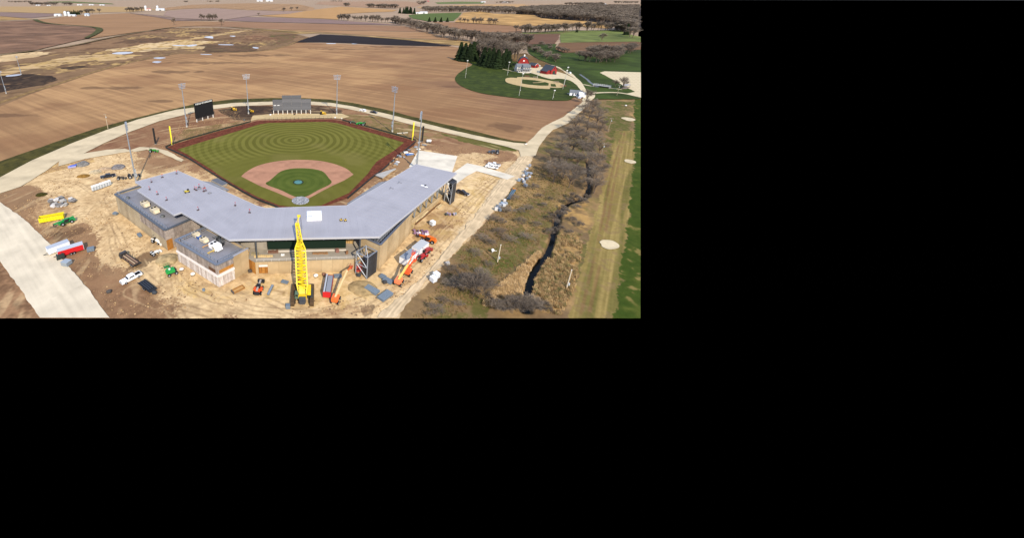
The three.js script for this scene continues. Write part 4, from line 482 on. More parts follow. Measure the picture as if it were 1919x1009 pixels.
// right block
{ const t = thing('right_block', 'sand panelled wall block under the right half of the roof', 'building'), n = [18.9,-105.39], f = [33.52,-126.73], l = [13.17,-110.43], d = unit(n, f), E = unit(n, l), H = 9.3;
  panels(t, n, f, 0, H, 1.9, sandPanel); panels(t, l, n, 0, H, 2.4, sandPanel); const f2 = add2(f, E, 7.5); panels(t, f, f2, 0, H, 2.6, sandPanel);
  cenUp([add2(add2(n, d, 0.4), E, 0.4), add2(add2(f, d, -0.4), E, 0.4), add2(f2, d, -0.4), add2(l, d, 0.4)], H - 1.3, H - 1.0, deckM, t, 'roof_deck');
  part(t, 'parapet_cap', [beam([n[0], H + 0.16, n[1]], [f[0], H + 0.16, f[1]], 0.6, 0.3)], M('#565c68', 0.5)); part(t, 'parapet_cap', [beam([n[0], H + 0.16, n[1]], [l[0], H + 0.16, l[1]], 0.6, 0.3)], M('#565c68', 0.5));
  const i1 = add2(add2(n, E, 1.2), d, 1.2); railing(t, [add2(l, d, 1.2), i1, add2(add2(f, E, 1.2), d, -0.6)], H - 1.0, 1.9, 1.5, M('#6e757d', 0.5));
  part(t, 'screen_wall', [beam([add2(i1, E, 1.6)[0], H + 0.1, add2(i1, E, 1.6)[1]], [add2(add2(f, E, 2.8), d, -0.8)[0], H + 0.1, add2(add2(f, E, 2.8), d, -0.8)[1]], 0.25, 1.9)], MT('#54565c', tRib, 3, 0.7, 'scr'));
}
// right wing: low wall with V shaped columns under the roof edge
{ const t = thing('right_wing', 'low concourse wall with steel V columns under the right roof edge', 'building'), a = [35.16,-132.55], b = [55.13,-156.64], s = unit(a, b), L = Math.hypot(b[0] - a[0], b[1] - a[1]), nrm = [s[1], -s[0]];
  panels(t, a, b, 0, 2.0, 3, sandPanel); const back = nrm[0] < 0 ? nrm : [-nrm[0], -nrm[1]];
  cenUp([add2(a, back, 0.35), add2(b, back, 0.35), add2(b, back, 15), add2(a, back, 15)], 1.4, 1.7, MT('#c0a87e', tConc, 8, 0.9, 'wd'), t, 'deck');
  { const w0 = add2(a, back, 14), w1 = add2(b, back, 14); panels(t, w0, w1, 1.7, 6.0, 4, sandPanel, 'rear_panel'); }
  for (let i = 0; i < 6; i++) { const p = add2(add2(a, s, 2.6 + i * (L - 3.4) / 5.4), back, 0.5), u0 = add2(p, s, -2.5), u1 = add2(p, s, 1.6); part(t, 'v_column', [beam([p[0], 2, p[1]], [u0[0], RH - 0.5, u0[1]], 0.24, 0.24), beam([p[0] + 0.05, 2, p[1]], [u1[0], RH - 0.5, u1[1]], 0.3, 0.3)], steel); }
  const p0 = add2(add2(a, back, -1.3), s, 1), p1 = add2(add2(a, back, -1.3), s, L * 0.75); part(t, 'formwork_board', [beam([p0[0], 0.35, p0[1]], [p1[0], 0.35, p1[1]], 0.12, 0.6)], M('#6b4a31', 0.9));
}
// open stair towers with dark ribbed cladding
function stairTower(corner, far, left, H, label, roofed) {          // corner: near corner; far: end of the clad face; left: end of the open face
  const t = thing('stair_tower', label, 'stair tower'), d = unit(corner, far), e = unit(corner, left), f2 = [left[0] + far[0] - corner[0], left[1] + far[1] - corner[1]], dark = ['#2d3035', '#33363b', '#2a2d31'].map((c, i) => MT(c, tRib, 2.4, 0.6, 'st' + i));
  panels(t, add2(corner, e, -0.2), add2(far, e, -0.2), 0.1, H, 0.9, dark, 'cladding_panel', 0.12, 0.03);
  for (const p of [corner, far, left, f2]) part(t, 'column', [bx(0.3, H, 0.3, p[0], H / 2, p[1])], galv);
  const P3 = (p, y) => [p[0], y, p[1]];
  for (const [a, b] of [[corner, left], [left, f2], [f2, far], [corner, far]]) for (const y of [H, H * 0.5]) part(t, 'crossbeam', [beam(P3(a, y), P3(b, y), 0.22, 0.28)], galv);
  for (const [a, b] of [[corner, left], [far, f2]]) { part(t, 'brace', [beam(P3(left === b ? a : b, H * 0.5), P3(left === b ? b : a, H), 0.16, 0.16)], M('#c3c9cd', 0.5)); part(t, 'brace', [beam(P3(a, 0.3), P3(b, H * 0.5), 0.16, 0.16)], M('#c3c9cd', 0.5)); }
  const m = (u, v) => add2(add2(corner, e, u * Math.hypot(left[0] - corner[0], left[1] - corner[1])), d, v * Math.hypot(far[0] - corner[0], far[1] - corner[1]));
  for (let k = 0; k < 10; k++) { const q = m(0.3, 0.15 + k * 0.07), q2 = m(0.7, 0.15 + k * 0.07), y = 0.4 + k * 0.36; part(t, 'stair_tread', [beam(P3(q, y), P3(q2, y), 0.3, 0.08)], M('#4d5256', 0.6)); }
  cenUp([m(0.05, 0.75), m(0.95, 0.75), m(0.95, 0.97), m(0.05, 0.97)], H * 0.5 - 0.3, H * 0.5 - 0.15, M('#565b60', 0.7), t, 'landing');
  if (roofed) { panels(t, add2(far, d, 0.16), add2(f2, d, 0.16), 0.1, H, 1, dark, 'cladding_panel', 0.12, 0.03); cenUp([m(-0.03, -0.03), m(1.03, -0.03), m(1.03, 1.03), m(-0.03, 1.03)], H + 0.16, H + 0.4, dark[0], t, 'roof'); part(t, 'roof_rim', [beam(P3(corner, H + 0.5), P3(left, H + 0.5), 0.3, 0.25)], metalTrim); }
  else part(t, 'roof_frame', [beam(P3(corner, H + 0.28), P3(f2, H + 0.28), 0.14, 0.14)], M('#c3c9cd', 0.5));
}
stairTower([14.45,-100.79], [17.71,-104.18], [11.26,-103.62], 7.9, 'open steel stair tower with dark cladding beside the concourse', false);
stairTower([54.88,-148.8], [57.43,-151.91], [53.36,-152.15], 9.4, 'dark clad stair tower under the right end of the roof', true);
// seating terraces showing past the field side of the roof
function terrace(a, b, inward, rows, h0, rise, run, label) {
  const t = thing('seating_terrace', label, 'seating'); const k = ['#8c8f97', '#83868e', '#95979d'];
  for (let i = 0; i < rows; i++) { const p = add2(a, inward, -i * run), q = add2(b, inward, -i * run); part(t, 'riser', [beam([p[0], (h0 + i * rise) / 2, p[1]], [q[0], (h0 + i * rise) / 2, q[1]], run - 0.02, h0 + i * rise)], MT(k[i % 3], tConc, 6, 0.9, 'ris' + i % 3)); }
}
{ const a = [11.74,-148.8], b = [28.22,-169.76], s = unit(a, b), inw = [-s[1], s[0]]; terrace(a, b, inw[0] < 0 ? inw : [s[1], -s[0]], 8, 0.5, 0.42, 0.85, 'grey concrete seating terrace along the right field line'); }
{ const a = [-50.64,-169.76], b = [-41.65,-161.9], s = unit(a, b), inw = [-s[1], s[0]]; terrace(a, b, inw[1] < 0 ? inw : [s[1], -s[0]], 8, 0.5, 0.42, 0.85, 'grey concrete seating terrace by the left end of the roof'); }
{ const t = thing('dugout', 'sunken dugout with a dark striped roof beside the left foul line', 'dugout'), a = [-50.57,-171.53], b = [-44.2,-165.75], s = unit(a, b), q = [s[1], -s[0]]; const N = q[1] < 0 ? q : [-q[0], -q[1]]; for (let i = 0; i < 6; i++) { const p0 = add2(a, N, -1 + i * 0.55), p1 = add2(b, N, -1 + i * 0.55); part(t, 'roof_slat', [beam([p0[0], 1.3, p0[1]], [p1[0], 1.3, p1[1]], 0.4, 0.12)], M('#5a5d63', 0.6)); } part(t, 'wall', [beam([a[0], 0.6, a[1]], [b[0], 0.6, b[1]], 3, 1.2)], concM); }
{ const t = thing('concrete_forms', 'grey stack of precast terrace units beside the right foul line', 'concrete units'), a = [26.78,-178.29], b = [38.41,-186.2], s = unit(a, b); for (let i = 0; i < 7; i++) { const o = [-s[1] * (i * 0.9), s[0] * (i * 0.9)]; part(t, 'unit', [beam([a[0] + o[0], 0.3 + i * 0.12, a[1] + o[1]], [b[0] + o[0] - i, 0.3 + i * 0.12, b[1] + o[1]], 0.8, 0.5)], MT('#b5b3ae', tConc, 5, 0.9, 'cu')); } }

// ---------------------------------------------------------------- rooftop things
const roofY = RH + 0.01;
function anchor(p, i, all) { const t = thing('roof_anchor', ordered(all, (w, f) => `${w} small stand with a red flag${f} on the roof`)[i], 'flag stand', [p[0], roofY, p[1]], i * 0.9, 'red flagged stands scattered over the roof'); part(t, 'base', [bx(0.75, 0.22, 0.5, 0, 0.11, 0), bx(0.4, 0.18, 0.35, 0.35, 0.1, 0.25)], M('#3a2d2c', 0.8)); part(t, 'pole', [bar([0, 0.2, 0], [0, 1.45, 0], 0.05)], M('#8d3a36', 0.6)); part(t, 'flag', [bx(0.42, 0.34, 0.03, 0.2, 1.3, 0)], M('#c2403c', 0.7)); }
[[-61.33,-155.15],[-66.07,-151.33],[-68.69,-146.64],[-66.64,-139.82],[-61.95,-135.7],[-56.86,-131.15],[-49.23,-140.29],[-48.33,-139.35],[-48.02,-141.95],[-45.71,-141.23],[-45.1,-138.19],[-44.45,-138.88],[-43.06,-123.72],[-30.69,-127.05],[-24.71,-121.83]].forEach(anchor);
{ const p = [-51.3,-137.51], t = thing('roof_cart', 'yellow and black wheeled cart on the left wing of the roof', 'cart', [p[0], roofY, p[1]], 0.5); part(t, 'tray', [bx(1.8, 0.4, 0.9, 0, 0.6, 0)], M('#b5a436', 0.7)); part(t, 'motor', [bx(0.7, 0.6, 0.8, 0.4, 1.0, 0)], M('#26241f', 0.7)); for (const x of [-0.7, 0.7]) for (const z of [-0.45, 0.45]) part(t, 'wheel', [wheelG(0.3, 0.16, x, 0.3, z)], M('#17171a', 0.9)); part(t, 'handle', [bar([-0.9, 0.6, 0.3], [-1.4, 1.1, 0.3], 0.04), bar([-0.9, 0.6, -0.3], [-1.4, 1.1, -0.3], 0.04)], M('#2a2a2a')); }
for (const [p, l] of [[[7.01,-116.44], 'left one of two small yellow carts on the roof'], [[8.44,-116.26], 'right one of two small yellow carts on the roof']]) { const t = thing('seaming_cart', l, 'cart', [p[0], roofY, p[1]], 0.2); part(t, 'body', [bx(0.9, 0.35, 0.6, 0, 0.38, 0)], M('#b89a45', 0.7)); part(t, 'motor', [cyl(0.2, 0.2, 0.35, 0.1, 0.7, 0)], M('#5c4a2a')); for (const z of [-0.32, 0.32]) part(t, 'wheel', [wheelG(0.2, 0.1, 0.3, 0.2, z), wheelG(0.2, 0.1, -0.3, 0.2, z)], M('#1a1a1a')); }
for (const [p, l] of [[[-47.47,-140.76], 'coil of grey hose among the red flags on the roof'], [[-42.47,-136.83], 'coil of grey hose right of the red flags on the roof']]) { const g = [0, 1, 2].map(k => { const q = new THREE.TorusGeometry(0.75 - k * 0.12, 0.05, 5, 20); q.rotateX(Math.PI / 2); q.translate(0.05 * k, 0.06 + k * 0.07, 0.03 * k); return q; }); solo('hose_coil', g, M('#77797f', 0.7), l, 'hose', [p[0], roofY, p[1]]); }
{ const c = [[-4.65,-121.5],[0.37,-121.88],[0.54,-116.63],[-4.48,-116.28]], t = thing('insulation_stack', 'bright white stack of wrapped sheets on the middle of the roof', 'sheet stack'); part(t, 'wrapped_sheets', [slab(c, roofY, roofY + 0.75)], M('#eceff2', 0.6)); const p = [-3.45,-118.25], q = [-1.64,-118.61]; part(t, 'print', [bx(1.8, 0.012, 0.28, p[0], roofY + 0.757, p[1], 0.05), bx(1.0, 0.012, 0.24, q[0], roofY + 0.757, q[1], 0.05)], M('#1b1c1e', 0.8)); for (const k of [0.25, 0.75]) { const a = [c[0][0] + (c[1][0] - c[0][0]) * k, c[0][1] + (c[1][1] - c[0][1]) * k], b = [c[3][0] + (c[2][0] - c[3][0]) * k, c[3][1] + (c[2][1] - c[3][1]) * k]; part(t, 'strap', [beam([a[0], roofY + 0.76, a[1]], [b[0], roofY + 0.76, b[1]], 0.05, 0.02)], M('#d5d8db')); } }
{ const p = [41.55,-143.16], t = thing('roof_panel_bundle', 'short white panel with a dark box on the right wing of the roof', 'panel', [p[0], roofY, p[1]], -0.5); part(t, 'panel', [bx(2.2, 0.15, 0.7, -0.3, 0.08, 0), bx(1.2, 0.12, 0.6, 0.9, 0.06, 0.5)], M('#e3e5e8', 0.6)); part(t, 'box', [bx(0.7, 0.4, 0.6, 0.4, 0.35, 0)], M('#2b2d31', 0.7)); }
for (const [p, l] of [[[27.77,-141], 'left scatter of grey offcuts on the right roof wing'], [[31.97,-146.14], 'right scatter of grey offcuts on the right roof wing']]) solo('offcut_scatter', [bx(0.6, 0.2, 0.4, 0, 0.1, 0, 0.3), bx(0.3, 0.15, 0.7, 0.8, 0.08, 0.2, 0.9), bx(0.5, 0.1, 0.3, -0.6, 0.05, 0.5, 1.2), bx(0.25, 0.3, 0.25, 0.2, 0.15, -0.7)], M('#75777f', 0.8), l, 'offcuts', [p[0], roofY, p[1]]);
function hvac(p, ry, y, col, label, s = 1) { const t = thing('air_handler', label, 'air conditioner', [p[0], y, p[1]], ry); part(t, 'curb', [bx(2.9 * s, 0.25, 2.1 * s, 0, 0.12, 0)], M('#6b6d72')); part(t, 'cabinet', [bx(2.8 * s, 1.2 * s, 2.0 * s, 0, 0.25 + 0.6 * s, 0)], M(col, 0.6)); part(t, 'intake_hood', [prism([[1.4 * s, 0.5], [2.1 * s, 0.5], [1.4 * s, 1.3 * s]], 1.6 * s)], M(col, 0.6)); for (const z of [-0.5, 0.5]) { part(t, 'fan', [cyl(0.4 * s, 0.4 * s, 0.14, -0.65 * s, 0.32 + 1.2 * s, z * s, 14)], M('#191a1c', 0.6)); } part(t, 'access_panel', [bx(1 * s, 0.8 * s, 0.04, 0.5 * s, 0.25 + 0.6 * s, 1.01 * s)], M('#a79f8a', 0.6)); }
hvac([-66.66,-134.16], -0.75, 7.5, '#c3b79b', 'tan rooftop air unit on the left block, further from the camera', 1.15); hvac([-61.1,-129.25], -0.75, 7.5, '#c3b79b', 'tan rooftop air unit on the left block, nearer the camera', 1.15);
hvac([-33.22,-106.47], -0.7, 7.3, '#e4e4e2', 'white rooftop air unit with two black fans on the front block', 1.25); hvac([-37.83,-110.36], -0.7, 7.3, '#c9bc9e', 'tan rooftop air unit in the middle of the front block roof', 0.9); hvac([-41.35,-113.51], -0.7, 7.3, '#c4b596', 'tan rooftop air unit at the far side of the front block roof', 0.9);
{ const p = [-40.1,-112.23]; const t = thing('blue_crate', 'open blue crate between the tan units on the front block', 'crate', [p[0], 7.3, p[1]], -0.7); part(t, 'side', [bx(1.5, 0.9, 0.08, 0, 0.55, 0.6), bx(1.5, 0.9, 0.08, 0, 0.55, -0.6), bx(0.08, 0.9, 1.12, 0.71, 0.55, 0), bx(0.08, 0.9, 1.12, -0.71, 0.55, 0)], M('#26508e', 0.6)); part(t, 'contents', [bx(1.36, 0.4, 1.1, 0, 0.5, 0)], M('#5f88b8', 0.7)); }
for (const [p, y, l] of [[[-75.93,-139.83], 7.5, 'grey mushroom vent at the far left of the left block roof'], [[-56.91,-125.38], 7.5, 'grey mushroom vent at the near end of the left block roof']]) { const t = thing('roof_fan', l, 'vent', [p[0], y, p[1]]); part(t, 'duct', [cyl(0.55, 0.55, 0.6, 0, 0.3, 0, 12)], M('#707378')); part(t, 'cap', [cyl(0.85, 0.5, 0.45, 0, 0.8, 0, 14)], M('#4e5150', 0.6)); }
{ const p = [-32.85,-110.67], t = thing('material_pile', 'dark heap of bundled pipes and boxes on the front block roof', 'material pile', [p[0], 7.3, p[1]], -0.75); for (let i = 0; i < 16; i++) part(t, i % 3 ? 'bundle' : 'box', [i % 3 ? bar([rr(-3, 3), rr(0.2, 0.8), rr(-1, 1)], [rr(-3, 3), rr(0.2, 0.9), rr(-1, 1)], 0.14) : bx(rr(0.5, 1.1), rr(0.5, 1), rr(0.5, 0.9), rr(-3, 3), 0.4, rr(-1, 1), rr(0, 3))], M(['#33373b', '#44484c', '#5c6064', '#26292c'][i % 4], 0.7)); }
{ const p = [-35.57,-116.13], t = thing('material_lift', 'thin olive hoist standing at the roof edge of the front block', 'hoist', [p[0], 7.3, p[1]]); part(t, 'mast', [bar([0, 0, 0], [0, 2.4, 0], 0.12), bar([0.5, 0, 0], [0.5, 2.2, 0], 0.08)], M('#5d6b3a', 0.7)); part(t, 'base', [bx(1.2, 0.3, 0.9, 0.2, 0.15, 0)], M('#4a5233')); part(t, 'arm', [bar([0, 2.3, 0], [1.2, 1.9, 0.2], 0.08)], M('#6b7a45')); }
for (const [p, l, c] of [[[-43.43,-114.48], 'long timber lying at the far end of the front block roof', '#b79d70'], [[-36.43,-107.06], 'sawhorse of pale timber on the front block roof', '#b98d55'], [[-33.92,-103.91], 'yellow sawhorse beside the front block parapet', '#c2a243']]) { const t = thing('timber_rack', l, 'timber', [p[0], 7.3, p[1]], 0.7); part(t, 'plank', [bx(2.4, 0.12, 0.3, 0, 0.55, 0), bx(2.2, 0.12, 0.3, 0.1, 0.68, 0.1)], M(c, 0.8)); part(t, 'trestle', [-0.8, 0.8].map(x => [bar([x, 0, -0.35], [x, 0.55, 0], 0.05), bar([x, 0, 0.35], [x, 0.55, 0], 0.05)]), M(c, 0.8)); }
// clutter on the concourse deck
{ const items = [[[-21.04,-107.55], 'crate_stack', '#8f8468', 'tan crate stack at the left end of the concourse deck', [2.4, 0.9, 1.2]], [[-15.3,-108.72], 'stone_bundle', '#6e5142', 'reddish brown bundles on the concourse deck left of the crane', [3.4, 0.9, 1.0]], [[-12.05,-107.26], 'white_bag', '#dcdcd8', 'white bag on the concourse deck left of the crane', [1.2, 0.6, 0.8]], [[0,-108.13], 'plank_pile', '#8d6b4a', 'long pile of brown planks on the concourse deck right of the crane', [5, 0.5, 0.9]], [[5.58,-109.01], 'spool', '#7c5449', 'round brown cable spool on the concourse deck', [1.3, 1.3, 1.3]], [[8.66,-108.13], 'tool_box', '#7d5c42', 'upright brown tool box near the stair tower on the deck', [0.9, 1.2, 0.8]], [[9.96,-114.52], 'scaffold_load', '#a98a58', 'load of timber stacked under the roof at the right of the green wall', [2.8, 2.2, 1.2]], [[-18.15,-106.55], 'long_box', '#c0a777', 'long pale timber box along the left concourse deck', [6, 0.6, 0.8]]];
  for (const [p, n, c, l, [w, h, d]] of items) { const t = thing(n, l, n.split('_').pop(), [p[0], 4.1, p[1]], rr(-0.15, 0.15)); if (n === 'spool') { for (const z of [-0.4, 0.4]) part(t, 'flange', [wheelG(0.65, 0.1, 0, 0.66, z, 16)], M(c, 0.8)); part(t, 'drum', [wheelG(0.4, 0.7, 0, 0.66, 0, 12)], M('#4c3a30', 0.8)); } else { const k = Math.max(2, Math.round(w / 0.7)); for (let i = 0; i < k; i++) part(t, n === 'white_bag' ? 'bag' : 'piece', [bx(w / k * 0.92, h * rr(0.6, 1), d * rr(0.75, 1), -w / 2 + w * (i + 0.5) / k, h * 0.42, rr(-0.1, 0.1), rr(-0.12, 0.12))], M(c, 0.85)); } } }
{ const t = thing('steel_rack', 'tangle of dark scaffold bars at the left end of the concourse', 'scaffold', [[-22.12,-112.33][0], 4.1, [-22.12,-112.33][1]]); for (let i = 0; i < 22; i++) part(t, 'bar', [bar([rr(-3.2, 3.2), rr(0, 3), rr(-1, 1)], [rr(-3.2, 3.2), rr(0, 3.4), rr(-1, 1)], 0.06)], M(['#4d5350', '#6b706b', '#3c4240'][i % 3], 0.7)); }

// ---------------------------------------------------------------- vehicles and machines (local +x is forward)
const glass = M('#12171c', 0.12), tyre = M('#141416', 0.9), rimM = M('#8d9094', 0.4), chrome = M('#b9bcc0', 0.3), lampRed = M('#8c1512', 0.4), lampW = M('#e8e8e4', 0.3);
function wheels(t, list, r, w) { for (const [x, z] of list) { const k = part(t, 'wheel', [wheelG(r, w, x, r, z, 14)], tyre); part(k, 'rim', [wheelG(r * 0.55, w + 0.04, x, r, z, 10)], rimM); } }
function pickup(a, col, label, o = {}) {
  const t = thing(o.suv ? 'sport_utility_vehicle' : 'pickup_truck', label, o.suv ? 'car' : 'pickup truck', [a[0], 0.02, a[1]], a[2]), b = M(col, 0.35), L = o.L ?? 5.9, h = L / 2, W = 1.95;
  part(t, 'body', [prism([[-h, 0.45], [-h, 1.05], [h - 0.1, 1.0], [h, 0.85], [h, 0.45]], W - 0.1, 0.05), prism([[h - 1.85, 1.0], [h - 1.7, 1.14], [h - 0.2, 1.06], [h - 0.1, 0.98]], W - 0.2)], b);
  const c0 = o.suv ? -h + 0.1 : -h + 1.95, c1 = h - 1.7;
  part(t, 'cab', [prism([[c0, 1.0], [c0 + (o.suv ? 0.3 : 0.15), 1.78], [c1 - 0.75, 1.82], [c1, 1.08]], W - 0.3)], b);
  part(t, 'windscreen', [beam([c1 - 0.72, 1.72, 0], [c1 - 0.02, 1.12, 0], W - 0.42, 0.05)], glass);
  for (const z of [-1, 1]) part(t, 'side_window', [prism([[c0 + 0.3, 1.2], [c0 + 0.38, 1.66], [c1 - 0.85, 1.7], [c1 - 0.35, 1.2]], 0.04).translate(0, 0, z * (W / 2 - 0.14))], glass);
  part(t, 'rear_window', [bx(0.05, 0.42, W - 0.5, c0 + (o.suv ? 0.12 : 0.05), 1.45, 0, 0, o.suv ? -0.35 : -0.18)], glass);
  if (!o.suv) { const bd = part(t, 'cargo_bed', [bx(1.72, 0.06, W - 0.35, -h + 0.98, 1.09, 0)], M('#1b1c1f', 0.9)); part(bd, 'bed_rail', [bx(1.85, 0.14, 0.14, -h + 0.95, 1.12, W / 2 - 0.09), bx(1.85, 0.14, 0.14, -h + 0.95, 1.12, -W / 2 + 0.09), bx(0.1, 0.14, W - 0.3, -h + 0.06, 1.12, 0)], b); }
  part(t, 'front_bumper', [bx(0.2, 0.3, W - 0.05, h + 0.05, 0.55, 0)], chrome); part(t, 'rear_bumper', [bx(0.2, 0.25, W - 0.05, -h - 0.08, 0.55, 0)], chrome); part(t, 'grille', [bx(0.06, 0.3, 1.1, h + 0.06, 0.86, 0)], M('#222427'));
  for (const z of [-0.75, 0.75]) { part(t, 'headlight', [bx(0.06, 0.2, 0.3, h + 0.06, 0.88, z)], lampW); part(t, 'tail_light', [bx(0.06, 0.35, 0.15, -h - 0.06, 0.9, z * 1.15)], lampRed); part(t, 'door_mirror', [bx(0.16, 0.2, 0.22, c1 - 0.3, 1.2, z * 1.42)], M('#1d1f22')); }
  wheels(t, [[h - 1.05, 0.88], [h - 1.05, -0.88], [-h + 1.15, 0.88], [-h + 1.15, -0.88]], 0.42, 0.28); return t;
}
pickup([-58.52,-100.44,-2.26,4.92], '#e9eaea', 'white pickup truck with an empty black bed on the mud left of the green lift', { L: 6.2 });
pickup([-103.44,-176.72,-2.72,6.08], '#1a2230', 'dark blue pickup truck parked near the row of portable toilets', { L: 6.4 });
pickup([88.11,-187.93,2.6,6.72], '#e6e7e8', 'white pickup truck beside the access road, nearer of the pair'); pickup([90.49,-191.1,2.59,6.81], '#dfe1e2', 'white pickup truck beside the access road, farther of the pair');
pickup([63.46,-158.73,-0.83,4.93], '#2a2320', 'dark brown pickup truck beside the right stair tower', { L: 5.6 });
pickup([33.02,-299.13,2.42,7.1], '#e8e9e9', 'white utility vehicle on the loop road behind right field', { suv: 1, L: 5.2 }); pickup([40.81,-293.72,-0.69,7.16], '#15181c', 'black pickup truck behind the white vehicle on the loop road', { L: 5.8 });
pickup([268.36,-458.4,0.75,10.13], '#33363a', 'dark car parked right of the red barn with green doors', { suv: 1, L: 4.6 }); pickup([290.55,-467.2,1.34,10.98], '#d5d9dc', 'white van parked on the farm drive', { suv: 1, L: 5.6 });
pickup([228.52,-347.78,-2.36,11.69], '#4a5566', 'bluish pickup beside the small white shop', { L: 5.4 }); pickup([226.56,-342.2,-2.28,11.92], '#d9dbe0', 'pale pickup beside the small white shop', { L: 5.4 });
// trailers, dumpsters, boxes
function boxTrailer(a, col, roofCol, label, L = 7, H = 2.6, W = 2.4) { const t = thing('enclosed_trailer', label, 'trailer', [a[0], 0.02, a[1]], a[2]); part(t, 'body', [bx(L, H - 0.6, W, 0, 0.6 + (H - 0.6) / 2, 0)], M(col, 0.45)); part(t, 'roof', [bx(L + 0.04, 0.08, W + 0.04, 0, H + 0.04, 0)], M(roofCol, 0.5)); part(t, 'corner_trim', [bx(0.1, H - 0.5, 0.1, L / 2, 0.6 + (H - 0.6) / 2, W / 2), bx(0.1, H - 0.5, 0.1, L / 2, 0.6 + (H - 0.6) / 2, -W / 2), bx(0.1, H - 0.5, 0.1, -L / 2, 0.6 + (H - 0.6) / 2, W / 2), bx(0.1, H - 0.5, 0.1, -L / 2, 0.6 + (H - 0.6) / 2, -W / 2)], chrome); part(t, 'drawbar', [bar([L / 2, 0.5, 0.6], [L / 2 + 1.4, 0.5, 0], 0.07), bar([L / 2, 0.5, -0.6], [L / 2 + 1.4, 0.5, 0], 0.07)], M('#222')); part(t, 'side_door', [bx(0.8, 1.7, 0.04, L / 2 - 1.2, 1.55, W / 2 + 0.02)], M(roofCol, 0.5)); part(t, 'fender', [bx(1.9, 0.12, 0.3, -0.3, 0.85, W / 2 + 0.12), bx(1.9, 0.12, 0.3, -0.3, 0.85, -W / 2 - 0.12)], M('#1d1e20')); wheels(t, [[0.15, W / 2 + 0.05], [-0.75, W / 2 + 0.05], [0.15, -W / 2 - 0.05], [-0.75, -W / 2 - 0.05]], 0.36, 0.22); }
boxTrailer([-90.17,-115.7,-2.33,4.09], '#e8e9ea', '#9ea4ac', 'white enclosed trailer behind the red one', 6.6); boxTrailer([-85.11,-114.3,-2.51,4.93], '#b3181c', '#a5acb4', 'bright red enclosed trailer with a grey roof beside the white one', 7.6);
boxTrailer([29.12,-109.36,-2.36,7.78], '#dcdfe1', '#7f878f', 'white office trailer with a grey roof nearer the tall boom lifts', 6.4, 3.0, 2.8); boxTrailer([34.19,-114.88,-2.33,7.72], '#d6d8da', '#a9acae', 'pale office trailer just below the orange telehandler', 6.2, 3.0, 2.9);
function rollOff(a, col, label, load, L = 6.4, H = 1.7) { const t = thing('roll_off_dumpster', label, 'dumpster', [a[0], 0.04, a[1]], a[2]), m = M(col, 0.5), W = 2.4; part(t, 'floor', [bx(L, 0.15, W, 0, 0.25, 0)], M('#3a2f22')); part(t, 'side_wall', [bx(L, H, 0.12, 0, H / 2 + 0.2, W / 2)], m); part(t, 'side_wall', [bx(L, H, 0.12, 0, H / 2 + 0.2, -W / 2)], m); part(t, 'end_wall', [bx(0.12, H, W - 0.13, L / 2, H / 2 + 0.2, 0)], m); part(t, 'end_wall', [bx(0.12, H, W - 0.13, -L / 2, H / 2 + 0.2, 0)], m); for (let i = 0; i < 8; i++) part(t, 'rib', [-1, 1].map(s => bx(0.12, H - 0.1, 0.1, -L / 2 + L * (i + 0.5) / 8, H / 2 + 0.2, s * (W / 2 + 0.1))), m); part(t, 'top_rail', [-1, 1].map(s => bx(L + 0.2, 0.14, 0.2, 0, H + 0.25, s * W / 2)), m); part(t, 'load', [bx(L - 0.3, 0.8, W - 0.25, 0, 0.7, 0)], M(load, 0.9)); part(t, 'skid', [bx(L, 0.18, 0.2, 0, 0.09, 0.7), bx(L, 0.18, 0.2, 0, 0.09, -0.7)], M('#1f1f1f')); }
rollOff([-105.45,-136.35,-2.72,7.03], '#d2c011', 'yellow roll off dumpster by the rubble heap', '#2f2417', 8.2);
{ const a = [2.41,-95.85,-1.7,5.93], t = thing('dump_trailer', 'red trailer with a grey load right of the crane', 'trailer', [a[0], 0.02, a[1]], a[2]), L = 8, W = 2.3; part(t, 'front_wall', [bx(0.3, 1.9, W, L / 2, 1.5, 0)], M('#b4191d', 0.5)); part(t, 'side_wall', [-1, 1].map(s => bx(L, 1.7, 0.12, 0, 1.4, s * W / 2)), M('#8d3130', 0.5)); part(t, 'rear_wall', [bx(0.12, 1.7, W - 0.2, -L / 2, 1.4, 0)], M('#8d3130', 0.5)); part(t, 'load', [bx(L - 0.4, 0.5, W * 0.62, 0, 1.95, -0.3)], M('#7c8087', 0.8)); part(t, 'tarp_roll', [bar([-L / 2, 2.35, W / 2 - 0.3], [L / 2, 2.35, W / 2 - 0.3], 0.28, 8)], M('#a3a8ae', 0.7)); part(t, 'floor', [bx(L - 0.2, 0.2, W - 0.15, 0, 0.75, 0)], M('#33302d')); wheels(t, [[-2.6, 1], [-1.5, 1], [-2.6, -1], [-1.5, -1], [2.8, 1], [2.8, -1]], 0.45, 0.3); }
